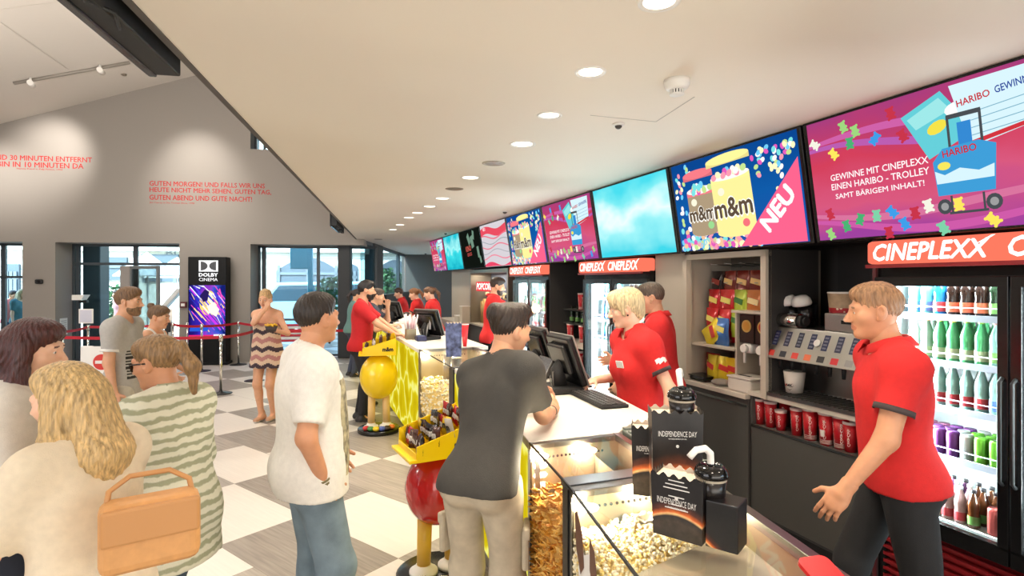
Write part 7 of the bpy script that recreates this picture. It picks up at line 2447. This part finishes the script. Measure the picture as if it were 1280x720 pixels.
person('clerk in a red polo striding past the near fridge', (1.66, 2.42), 72, 1.80, False, 'tan', ('crop', (150, 112, 80)), None, 5, 0, 1.02, (0, 6, 0),
       arm_l=dict(dirs=((-.20, .28, -1), (-.10, .62, -.85)), palm=(.8, -.5, 0)), arm_r=dict(dirs=((.2, -.3, -1), (.1, .1, -1))), legs=((.09, .22), (-.09, -.20)),
       top=dict(polo, hem=.90), bottom=dict(c=(28, 28, 30), loose=.008, waist=.98), res=.009, curl=(.4, .35), seed=13)
# bearded customer in red by the far counter
person('bearded man in a red t-shirt with an arm on the far counter', (-1.95, 7.28), -82, 1.815, False, 'mid', ('short', (26, 20, 18)), (24, 18, 16), 3, 0, 1.04, (2, 4, 0),
       arm_r=dict(to=(-1.46, 7.14, 1.12), pole=(.4, -.6, -1), hand=(.1, 1, 0), palm=(0, 0, -1)), arm_l=dict(to=(-1.52, 7.55, 1.12), pole=(-.5, -.3, -1), palm=(0, 0, -1)),
       top=dict(c=(190, 26, 34), sleeve=.78, hem=.88, fold=.004), bottom=dict(c=(30, 30, 34)), shoes=(34, 34, 36), res=.012, seed=21)
person('customer in a navy t-shirt half hidden behind the bearded man', (-2.15, 8.25), -75, 1.72, False, 'mid', ('crop', (60, 46, 36)), None, 14, 0, 1.0, (-5, 10, 0),
       arm_r=dict(to=(-1.72, 8.15, 1.16), pole=(.5, -.5, -1), palm=(0, 0, -1)), arm_l=dict(to=(-1.84, 8.35, 1.44), pole=(-.3, .3, -1)), top=dict(c=(48, 54, 68), sleeve=.75), bottom=dict(c=(50, 56, 70)), res=.013, seed=22)
# woman in the strapless dress
M_dress = [mat('dress_dark', (62, 46, 56), .8), mat('dress_rose', (176, 120, 116), .8)]
def zigzag(c, I):
    v = c[:, 2] + .5 * np.abs(((c[:, 0] + .5) % .16) - .08)
    k = np.floor(v / .055).astype(int) % 4
    return np.choose(k, [0, 1, 0, 2])
person('blonde woman in a strapless patterned dress with her hand at her mouth', (-3.17, 7.3), 172, 1.69, True, 'mid', ('updo', (196, 160, 110)), None, 0, 0, 1.0, (8, 8, 0),
       arm_r=dict(to=(-3.10, 7.12, 1.47), pole=(.8, .2, -1), hand=(-.3, -.15, .9), palm=(-.2, -1, 0)), arm_l=dict(to=(-2.98, 7.02, 1.20), pole=(-.7, -.2, -1), palm=(0, 0, 1)), legs=((.07, .02), (-.06, -.05)),
       top=dict(c=(214, 186, 160), strapless=True, hem=.72, flare=.05, fold=.005, name='dress', pat=(zigzag, M_dress)), shoes=(196, 150, 120), res=.012, seed=23)
# couple in the queue
def chest_bars(c, I):
    x, y, z = c[:, 0], c[:, 1], c[:, 2]
    return ((y > .05) & (z > .98) & (z < 1.22) & ((z % .028) < .014) & (np.abs(x) < .15)).astype(int)
person('man in a grey t-shirt with black bars and a white hem in the queue', (-3.36, 4.88), -78, 1.745, False, 'mid', ('short', (112, 82, 54)), (128, 96, 66), 0, 0, 1.0, (-4, 2, 0),
       top=dict(c=(178, 174, 168), sleeve=.68, hem=.84, cuff=(228, 226, 220), pat=(chest_bars, [M_blackm])), bottom=dict(c=(196, 190, 176)), res=.012, seed=31)
pg = person('young woman with a hair bun and a white sleeveless top in the queue', (-3.50, 5.46), -82, 1.565, True, 'mid', ('bun', (104, 76, 50)), None, 4, 0, 1.0, (-4, 10, 0),
       arm_r=dict(dirs=((.15, .15, -1), (-.1, .9, -.5))), arm_l=dict(dirs=((-.15, .15, -1), (.1, .9, -.5))), top=dict(c=(230, 228, 222), straps=True, hem=.90, neck=.085, neck_drop=.03), bottom=dict(c=(30, 30, 34)), res=.012, seed=32)
# women passing in front
def knit_mat():
    m = mat('knit_striped', (222, 220, 196), .9, bump=.2, bscale=200)
    nt = m.node_tree; b = nt.nodes['Principled BSDF']; tc = nt.nodes.new('ShaderNodeTexCoord')
    w = nt.nodes.new('ShaderNodeTexWave'); w.bands_direction = 'Z'; w.inputs['Scale'].default_value = 7.5; w.inputs['Distortion'].default_value = 2.2; w.inputs['Detail'].default_value = 2; w.inputs['Detail Scale'].default_value = 3
    nt.links.new(tc.outputs['Object'], w.inputs['Vector']); r = nt.nodes.new('ShaderNodeValToRGB')
    r.color_ramp.elements[0].position = .25; r.color_ramp.elements[0].color = rgb(164, 166, 136); r.color_ramp.elements[1].position = .6; r.color_ramp.elements[1].color = rgb(222, 220, 198)
    nt.links.new(w.outputs['Color'], r.inputs['Fac']); nt.links.new(r.outputs['Color'], b.inputs['Base Color'])
    return m
ps = person('woman with sunglasses and a ponytail in a striped pale cardigan', (-1.42, 2.36), 74, 1.57, True, 'tan', ('pony', (140, 108, 70)), None, 4, 0, 1.08, (12, 10, 0),
       arm_l=dict(dirs=((-.25, .1, -1), (.35, .9, .02)), palm=(.3, 0, .9)), arm_r=dict(dirs=((.25, .1, -1), (-.3, .9, .0)), palm=(0, 0, 1)), legs=((.09, .13), (-.09, -.13)),
       top=dict(c=(222, 220, 196), long_sleeve=.75, hem=.70, loose=.02, flare=.03, fold=.005, name='cardigan', m=knit_mat()), bottom=dict(c=(0, 0, 0), m=M_jean2), res=.0095, curl=(.5, .6), seed=41)
I = ps; mb = MB()
def hp(x, y, z): return tuple(I['ho'] + I['hR'] @ (np.array([x, y, z]) * I['hs']))
for sx in (1, -1):
    mb.add([hp(sx * .008, .100, .016), hp(sx * .055, .088, .018), hp(sx * .058, .084, -.004), hp(sx * .045, .090, -.022), hp(sx * .018, .099, -.020)], [(0, 1, 2, 3, 4)])
    mb.tube([hp(sx * .056, .087, .012), hp(sx * .082, .04, .010), hp(sx * .083, -.01, .006)], .0035, 6)
mb.tube([hp(-.01, .101, .010), hp(.01, .101, .010)], .003, 6); mb.build('sunglasses', mat('sunglass_dark', (30, 22, 18), .15), ps['t'], solid=.003)
pb = person('woman with long blonde hair and a white top passing in front', (-1.31, 1.76), 72, 1.535, True, 'fair', ('long', (196, 164, 112)), None, 8, 0, 1.05, (20, 8, 0),
       arm_l=dict(dirs=((-.3, .35, -1), (.1, .9, -.35)), palm=(.4, 0, .8)), arm_r=dict(dirs=((.3, .3, -1), (-.1, 1, -.4))), legs=((.09, .12), (-.09, -.12)),
       top=dict(c=(222, 206, 180), hem=.84, sleeve=.9, loose=.012, flare=.0, fold=.006, name='blouse'), bottom=dict(c=(120, 100, 84), fold=.005), res=.0095, seed=42)
pd = person('woman with long dark red hair and a pale grey top at the left edge', (-1.90, 2.14), -62, 1.655, True, 'fair', ('long', (66, 26, 22)), None, 3, 0, 1.05, (-12, 8, 0),
       arm_r=dict(dirs=((.2, .1, -1), (0, .5, -.9))), top=dict(c=(218, 212, 202), hem=.93, sleeve=.95, loose=.018, fold=.005, name='blouse'), bottom=dict(c=(0, 0, 0), m=M_jeand), res=.0095, seed=43)
# tan bag carried by the blonde woman
t = thing('shoulder_bag', 'tan leather shoulder bag at the hip of the long-haired blonde woman', 'bag', (-1.05, 1.64, .95), math.radians(35))
mb = MB(); mb.rbox((0, 0, .13), (.25, .10, .20), .03, seg=3); mb.build('body', mat('bag_tan', (206, 150, 92), .55, noise=.08, nscale=30), t)
mb = MB(); mb.rbox((0, -.05, .17), (.24, .02, .10), .008); mb.build('flap', mat('bag_tan2', (190, 136, 82), .5), t)
mb = MB(); mb.tube([(-.11, .0, .19), (-.10, .03, .25), (-.05, .05, .28), (.05, .05, .28), (.10, .03, .25), (.11, .0, .19)], .008, 6); mb.build('strap', mat('bag_tan2', (190, 136, 82)), t)
# far staff
pk = dict(polo, hem=.86)
person('bearded clerk in a red polo reaching to the right at the popcorn machine', (-.30, 8.15), -88, 1.87, False, 'mid', ('short', (48, 34, 26)), (60, 44, 34), 4, 0, 1.0, (-4, 12, 0),
       arm_r=dict(dirs=((.1, .9, -.45), (-.1, 1, .1))), arm_l=dict(dirs=((-.1, .9, -.4), (.1, 1, .15))), top=dict(pk), bottom=dict(c=(28, 28, 30)), res=.013, seed=51)
for (px, n_, h_, fc, lb, hr, ln, sd) in ((545, 2.22, 1.72, 84, 'clerk with a ponytail in red, nearest of the three at the far tills', ('pony', (92, 62, 40)), 8, 52), (526, 2.22, 1.68, 88, 'clerk with brown hair in red, middle of the three at the far tills', ('pony', (130, 84, 50)), 10, 53),
                                         (508, 2.3, 1.66, 95, 'clerk with short dark hair in red, farthest of the three at the far tills', ('short', (70, 48, 36)), 14, 54)):
    Y = y_at(px, n_)
    person(lb, (ray(px) * Y, Y), fc, h_, sd != 54, 'fair', hr, None, ln, 0, 1.0, (4, 14, 0), arm_r=dict(dirs=((.15, .5, -.9), (-.1, 1, .0))), arm_l=dict(dirs=((-.15, .5, -.9), (.1, 1, .0))), top=dict(pk), bottom=dict(c=(28, 28, 30)), res=.014, seed=sd)
# people seen through the left window
for (px, Y, h_, fc, lb, c, hr, sd) in ((12, 13.6, 1.58, -95, 'person in a pink top outside the left window', (222, 120, 112), ('short', (60, 44, 36)), 61), (24, 13.4, 1.62, -100, 'person in a teal top with pale hair outside the left window', (70, 110, 112), ('long', (190, 166, 120)), 62),
                                       (312 + 66, 20.0, 1.62, 160, 'person in a pale top in the street outside the right window', (220, 216, 210), ('short', (60, 46, 40)), 63), (150, 15.8, 1.55, 150, 'person in a rose top in the street behind the middle window', (214, 150, 150), ('long', (70, 46, 36)), 64),
                                       (440, 10.6, 1.66, -70, 'dark-haired customer beside the black column at the far counter end', (96, 132, 128), ('pony', (40, 30, 28)), 65)):
    person(lb, (ray(px) * Y, Y), fc, h_, True, 'mid', hr, None, 6, 0, 1.0, (0, 8, 0), top=dict(c=c, sleeve=.7), bottom=dict(c=(60, 66, 84)), res=.016, seed=sd)

# things held
w = (pL['wr'][0] + pL['wr'][1]) / 2
Mx = Matrix.Translation(pL['t'].location) @ Matrix.Rotation(math.radians(-20), 4, 'Z')
p = Mx @ Vector(pL['wr'][0] + pL['hd'][0] * .085)
t = thing('phone', 'gold-coloured phone held by the leaning man in dark grey', 'phone', (p.x - .02, p.y + .01, p.z + .0), math.radians(-30))
Mt = Matrix.Rotation(-.7, 4, 'X')
mb = MB(); mb.rbox((0, 0, .01), (.062, .12, .009), .004, 0, Mt); mb.build('case', mat('phone_gold', (176, 130, 84), .3, .4), t)
mb = MB(); mb.rbox((0, 0, .0155), (.055, .105, .002), .0008, 0, Mt); mb.build('screen', M_black, t)
t = thing('snack_tub', 'paper tub of yellow snacks held by the woman in the strapless dress', 'tub', (-2.97, 6.96, 1.18))
mb = MB(); mb.lathe([(.05, 0), (.075, .07)], n=16); mb.build('tub', mat('tub_dark', (60, 50, 50), .6), t)
mb = MB()
R = random.Random(3)
for i in range(24):
    a = R.uniform(0, 6.28); r_ = R.uniform(0, .07); mb.ell((r_ * math.cos(a), r_ * math.sin(a), .075 + R.uniform(0, .02)), (.018, .018, .012), 6, 4)
k = mb.build('snacks', mat('snack_yellow', (236, 186, 50), .6), t); k['kind'] = 'stuff'
# ------------------------------------------------------------ hall furniture
def post(px, py_base, label, Y=None, hgt=.95):
    p = PZ(px, py_base, 0.0) if Y is None else Vector((ray(px) * Y, Y, 0))
    t = thing('barrier_post', label, 'barrier post', p, 0, 'queue barrier posts')
    mb = MB(); mb.lathe([(.17, 0), (.172, .008), (.15, .016), (.03, .03), (.024, .05)], n=28); mb.build('base', mat('post_base', (70, 70, 70), .3, .8), t)
    mb = MB(); mb.cyl((0, 0, .02), (0, 0, hgt - .09), .021, n=16); mb.build('pole', M_chrome, t)
    mb = MB(); mb.cyl((0, 0, hgt - .10), (0, 0, hgt - .01), .030, n=16); mb.lathe([(.030, hgt - .01), (.026, hgt), (0, hgt)], n=16); mb.build('belt_cassette', M_blackm if False else M_chrome, t)
    return p
M_belt = mat('belt_red', (178, 18, 40), .6)
def belt(a, b, label, za=.905, zb=.905, sag=.02):
    mb = MB(); N = 10; d = (b - a); n = Vector((-d.y, d.x, 0)).normalized() * .0015
    L, Rr = [], []
    vs = []
    for i in range(N + 1):
        u = i / N; p = a + d * u; z = za + (zb - za) * u - sag * 4 * u * (1 - u)
        vs += [(p.x - n.x, p.y - n.y, z - .024), (p.x - n.x, p.y - n.y, z + .024), (p.x + n.x, p.y + n.y, z + .024), (p.x + n.x, p.y + n.y, z - .024)]
    fs = []
    for i in range(N):
        o = 4 * i
        for k in range(4): fs.append((o + k, o + (k + 1) % 4, o + 4 + (k + 1) % 4, o + 4 + k))
    c = (a + b) / 2
    vs = [(x - c.x, y - c.y, z) for x, y, z in vs]
    mb.add(vs, fs)
    o = mb.build('barrier_belt', M_belt, loc=c)
    tag(o, label, 'barrier belt', 'red queue belts')
p1 = post(276, 492, 'nearest chrome barrier post in front of the black totem')
p2 = post(318, 476, 'chrome barrier post behind the woman in the strapless dress')
p3 = post(298, 456, 'chrome barrier post at the wall right of the black totem')
p4 = post(252, 464, 'chrome barrier post in front of the totem screen')
p5 = post(234, 460, 'chrome barrier post left of the totem, near the kiosk')
p6 = post(110, 466, 'chrome barrier post below the paper notice at the black column')
p7 = post(78, 478, 'chrome barrier post with black head by the grey pier')
p8 = post(69, 492, 'chrome barrier post just behind the dark red-haired woman')
p9 = post(81, 560, 'low chrome post with black head near the no-entry board', None, .95)
p10 = post(216, 460, 'chrome barrier post under the white kiosk notice')
for a, b, lb in ((p6, p7, 'short red belt from the column post to the pier post'), (p6, p10, 'long red belt passing behind the queueing couple'), (p10, p4, 'red belt crossing below the kiosk to the totem'), (p4, p3, 'red belt across the foot of the totem screen'), (p3, p2 + Vector((.25, .7, 0)), 'red belt right of the totem towards the window'),
                 (p8, p1, 'lower red belt from the left edge to the nearest post'), (p1, p2, 'red belt from nearest post to the dress woman'), (p7, p8, 'red belt between the two left posts'), (p9, p9 + Vector((.9, .25, 0)), 'thick red belt leading to the no-entry board'), (p9, p9 + Vector((-.6, -.2, 0)), 'red belt leaving the low post to the left edge')):
    belt(a, b, lb)
for (a, lb) in ((p2, 'red belt running from the dress woman to the far counter'),):
    belt(a, Vector((-1.9, 11.5, 0)), lb, sag=.05)
# no entry board
P0 = PZ(120, 540, 0); Y = 5.9; P0 = Vector((ray(120) * Y, Y, 0))
z1, z0 = H + (352 - 433) / F * Y, H + (352 - 472) / F * Y
t = thing('no_entry_board', 'white board with a red no-entry disc on a post among the belts', 'sign', P0, math.radians(6))
mb = MB(); mb.cyl((0, .02, 0), (0, .02, z1 - .05), .02, n=12); mb.lathe([(.16, 0), (.16, .01), (.03, .025)], n=24); mb.build('stand', M_chrome, t)
mb = MB(); mb.rbox((.06, 0, (z0 + z1) / 2), (.21, .02, z1 - z0), .006); mb.rbox((-.10, .02, (z0 + z1) / 2 + .02), (.12, .02, (z1 - z0) * .9), .006); mb.build('board', M_white, t)
zc_ = (z0 + z1) / 2
mb = MB(); mb.cyl((.06, -.011, zc_), (.06, -.0135, zc_), .082, n=32); dsc = mb.build('red_disc', mat('sign_red_paint', (206, 50, 40), .5), t)
mb = MB(); mb.box((.06, -.0145, zc_), (.12, .002, .032)); mb.build('white_bar', M_white, dsc)
# notice on stand at column, paper on pier
t = thing('notice_stand', 'framed paper notice on a post in front of the black column', 'notice', p6 + Vector((0, -.05, 0)), math.radians(9))
Y = p6.y; z1, z0 = H + (352 - 386) / F * Y, H + (352 - 404) / F * Y
mb = MB(); mb.rbox((0, 0, (z0 + z1) / 2), (.26, .015, z1 - z0), .004); mb.build('frame', M_white, t)
mb = MB(); mb.box((0, -.009, (z0 + z1) / 2), (.21, .002, (z1 - z0) * .85)); mb.build('paper', mat('paper_lilac', (206, 206, 220), .7), t)
mb = MB(); mb.cyl((0, 0, .95), (0, 0, z0), .012, n=8); mb.build('stem', M_blackm, t)
x, Y = wall_at(66)
t = thing('wall_paper_notice', 'white paper sheet taped on the jamb beside the pier', 'notice', Mw @ Vector((x69 - .0, .28, 0)), RW)
zz = H + (352 - 408) / F * (Y + .3)
mb = MB(); mb.box((.004, 0, zz), (.004, .26, .36)); mb.build('sheet', M_white, t)
mb = MB()
for i in range(6): mb.box((.0065, 0, zz + .12 - .045 * i), (.001, .19, .010))
mb.build('print_lines', mat('print_grey', (130, 126, 124), .6), t)
# white slanted kiosk and ledge
P0 = Vector((ray(212) * 12.85, 12.85, 0))
t = thing('kiosk', 'slanted white information kiosk in the middle window', 'kiosk', P0, math.radians(20))
mb = MB(); mb.rbox((0, 0, .55), (.10, .12, 1.1), .02); mb.rbox((0, 0, .02), (.36, .36, .04), .01); mb.build('column', mat('kiosk_white', (222, 222, 220), .4), t)
Mt = Matrix.Translation((.03, 0, 1.38)) @ Matrix.Rotation(math.radians(38), 4, 'Y')
mb = MB(); mb.rbox((0, 0, 0), (.09, .4, .62), .02, 0, Mt); mb.build('head', MATS['kiosk_white'], t)
mb = MB(); mb.rbox((-.047, 0, 0), (.004, .34, .52), .001, 0, Mt); mb.build('screen', mat('kiosk_screen', (96, 104, 110), .2), t)
P0 = Vector((ray(209) * 10.9, 10.9, 0))
t = thing('notice_stand', 'white paper notice on a black stand in front of the kiosk', 'notice', P0, math.radians(5))
zt = H + (352 - 386) / F * 10.9; zb = H + (352 - 401) / F * 10.9
mb = MB(); mb.rbox((0, 0, (zt + zb) / 2), (.2, .012, zt - zb), .003); mb.build('paper', M_white, t)
mb = MB(); mb.cyl((0, .01, 0), (0, .01, zb), .015, n=10); mb.rbox((0, .01, .01), (.26, .26, .02), .005); mb.rbox((.01, 0, zb - .12), (.1, .05, .2), .01); mb.build('stand', M_blackm, t)
x, Y = wall_at(100)
t = thing('wall_ledge', 'small white wedge ledge on the black column', 'ledge', Vector((ray(102) * 12.3, 12.3, H + (352 - 372) / F * 12.3)), RW)
mb = MB(); mb.prism([(-.13, -.05), (.05, -.05), (.12, .06), (-.13, .06)], -.1, .12, 0, Matrix.Rotation(math.pi / 2, 4, 'X')); mb.build('shelf', M_white, t)
mb = MB(); mb.rbox((-.03, .13, -.09), (.16, .1, .06), .01); mb.build('bracket', M_blackm, t)
# revolving-door leaf in the middle window
r = thing('door_1', None, None, Mw @ Vector((at_glaz(163, .5), .5, 0)), RW + math.radians(-24)); struct(r)
zt = 2.15
mb = MB()
for x in (.02, .78): mb.box((x, 0, zt / 2), (.06, .05, zt))
for z in (.05, zt - .03): mb.box((.4, 0, z), (.8, .05, .07))
mb.build('door_frame', mat('door_grey', (120, 124, 126), .4), r)
mb = MB(); mb.box((.4, 0, zt / 2), (.7, .012, zt - .12)); mb.build('pane', glass('door_glass', (224, 232, 232), .8), r)
mb = MB(); mb.box((-.12, 0, zt / 2), (.26, .08, zt)); mb.build('door_post', mat('door_post', (168, 160, 154), .5), r)
# tall black totem
x0, Y0 = wall_at(237); x1, _ = wall_at(281)
Yt = 12.15
P0 = Vector((ray(259) * Yt, Yt, 0))
wT = (282 - 237) / F * Yt; hT = H + (352 - 321) / F * Yt
t = thing('totem_display', 'tall black illuminated cinema totem standing at the far wall', 'totem', P0, RW)
dT = .28
mb = MB(); mb.rbox((0, dT / 2, hT / 2), (wT, dT, hT), .015); mb.rbox((0, dT / 2, .03), (wT + .06, dT + .06, .06), .01); mb.build('cabinet', mat('totem_black', (10, 10, 11), .5, spec=.2), t)
zz0, zz1 = H + (352 - 422.5) / F * Yt, H + (352 - 356.5) / F * Yt
sw_ = 42.5 / F * Yt
mb = MB(); mb.box((0, -.004, (zz0 + zz1) / 2), (sw_, .008, zz1 - zz0)); scr = mb.build('poster_screen', egrad('totem_ground', [(0, (24, 20, 96)), (.35, (60, 40, 190)), (.55, (150, 60, 200)), (.8, (60, 90, 210)), (1, (20, 30, 110))], 1.1, 0, .8, 3.0), t)
R = random.Random(8); mb = MB(); ml = []
def tm(c):
    m = sc(c, 1.15)
    if m not in ml: ml.append(m)
    return ml.index(m)
hh = zz1 - zz0; zc_ = (zz0 + zz1) / 2
def tpoly(pts, c, lay): mb.add([(u * sw_, -.0085 - .0004 * lay, zc_ + v * hh) for u, v in pts], [tuple(range(len(pts)))], tm(c))
for i in range(9):
    a = 6.283 * i / 9
tpoly([(.05 + .26 * math.cos(6.283 * i / 18), .16 + .24 * math.sin(6.283 * i / 18)) for i in range(18)], (250, 214, 120), 1)
tpoly([(.12 + .16 * math.cos(6.283 * i / 18), .20 + .16 * math.sin(6.283 * i / 18)) for i in range(18)], (255, 246, 214), 2)
for i in range(60):
    u, v = R.uniform(-.62, .42), R.uniform(-.12, .60); L = R.uniform(.15, .55); w = R.uniform(.008, .03)
    a = [(u, v), (u + L * .9, v - L * .72), (u + L * .9 + w, v - L * .72 + w), (u + w, v + w)]
    a = [(max(-.495, min(.495, p)), max(-.40, min(.495, q))) for p, q in a]
    tpoly(a, R.choice([(250, 250, 255), (236, 80, 190), (90, 60, 220), (255, 220, 140), (40, 60, 190), (200, 60, 230)]), 3 + i % 8)
tpoly([(-.2, .30), (-.06, .42), (.06, .38), (.02, .22), (-.10, .18)], (40, 30, 90), 12); tpoly([(0, .10), (.18, .18), (.34, .04), (.26, -.1), (.06, -.02)], (250, 240, 230), 13)
tpoly([(-.46, -.30), (.06, -.28), (.02, -.37), (-.48, -.37)], (40, 90, 210), 14); tpoly([(-.5, -.44), (.5, -.44), (.5, -.5), (-.5, -.5)], (226, 40, 110), 15); tpoly([(.18, -.43), (.49, -.43), (.49, -.5), (.18, -.5)], (240, 236, 240), 16)
mb.build('poster_artwork', ml, scr)
Mtx = lambda x, z: Matrix.Translation((x, -.003, z)) @ Matrix.Rotation(math.pi / 2, 4, 'X')
e_w = emat('totem_letters', (255, 255, 255), 1.2)
px2 = Yt / F
zl0, zl1 = H + (352 - 339.5) * px2, H + (352 - 325.5) * px2
xl0, xl1 = (249.3 - 259) * px2, (271.7 - 259) * px2
mb = MB()
mb.box(((xl0 + xl1) / 2, -.002, (zl0 + zl1) / 2), (xl1 - xl0, .004, zl1 - zl0)); mb.build('emblem_plate', e_w, t)
mb = MB(); hz = (zl1 - zl0) * .40; cz = (zl0 + zl1) / 2; wx = (xl1 - xl0) * .36
for sg, xb in ((1, xl0 + (xl1 - xl0) * .10), (-1, xl1 - (xl1 - xl0) * .10)):
    pts = [(xb, cz - hz)] + [(xb + sg * wx * math.cos(a) if False else xb + sg * wx * math.sin(math.pi * i / 12), cz - hz * math.cos(math.pi * i / 12)) for i, a in enumerate([0] * 13)] + [(xb, cz + hz)]
    mb.add([(x, -.0052, z) for x, z in pts], [tuple(range(len(pts)))])
mb.build('emblem', M_black, t)
mb = MB(); mb.text('DOLBY', (271.3 - 249.5) * px2, 4.2 * px2, 0, Mtx((249.5 - 259) * px2, H + (352 - 345.6) * px2), .05); mb.text('CINEMA', (271.3 - 249.5) * px2, 4.0 * px2, 0, Mtx((249.5 - 259) * px2, H + (352 - 351.4) * px2), .01); mb.build('lettering', e_w, t)
# red and white striped bench outside / by window 3
t = thing('striped_barrier', 'red and white slatted bench in front of the right window', 'bench', Vector((ray(366) * 13.2, 13.2, 0)), RW)
mb = MB()
for i in range(4): mb.rbox((0, 0, .42 + .12 * i), (.9, .03, .05), .006)
mb.build('red_slat', mat('slat_red', (196, 34, 52), .5), t)
mb = MB()
for i in range(3): mb.rbox((0, .005, .48 + .12 * i), (.9, .03, .05), .006)
for x in (-.42, .42): mb.rbox((x, .03, .42), (.05, .04, .84), .006)
mb.build('frame', M_white, t)
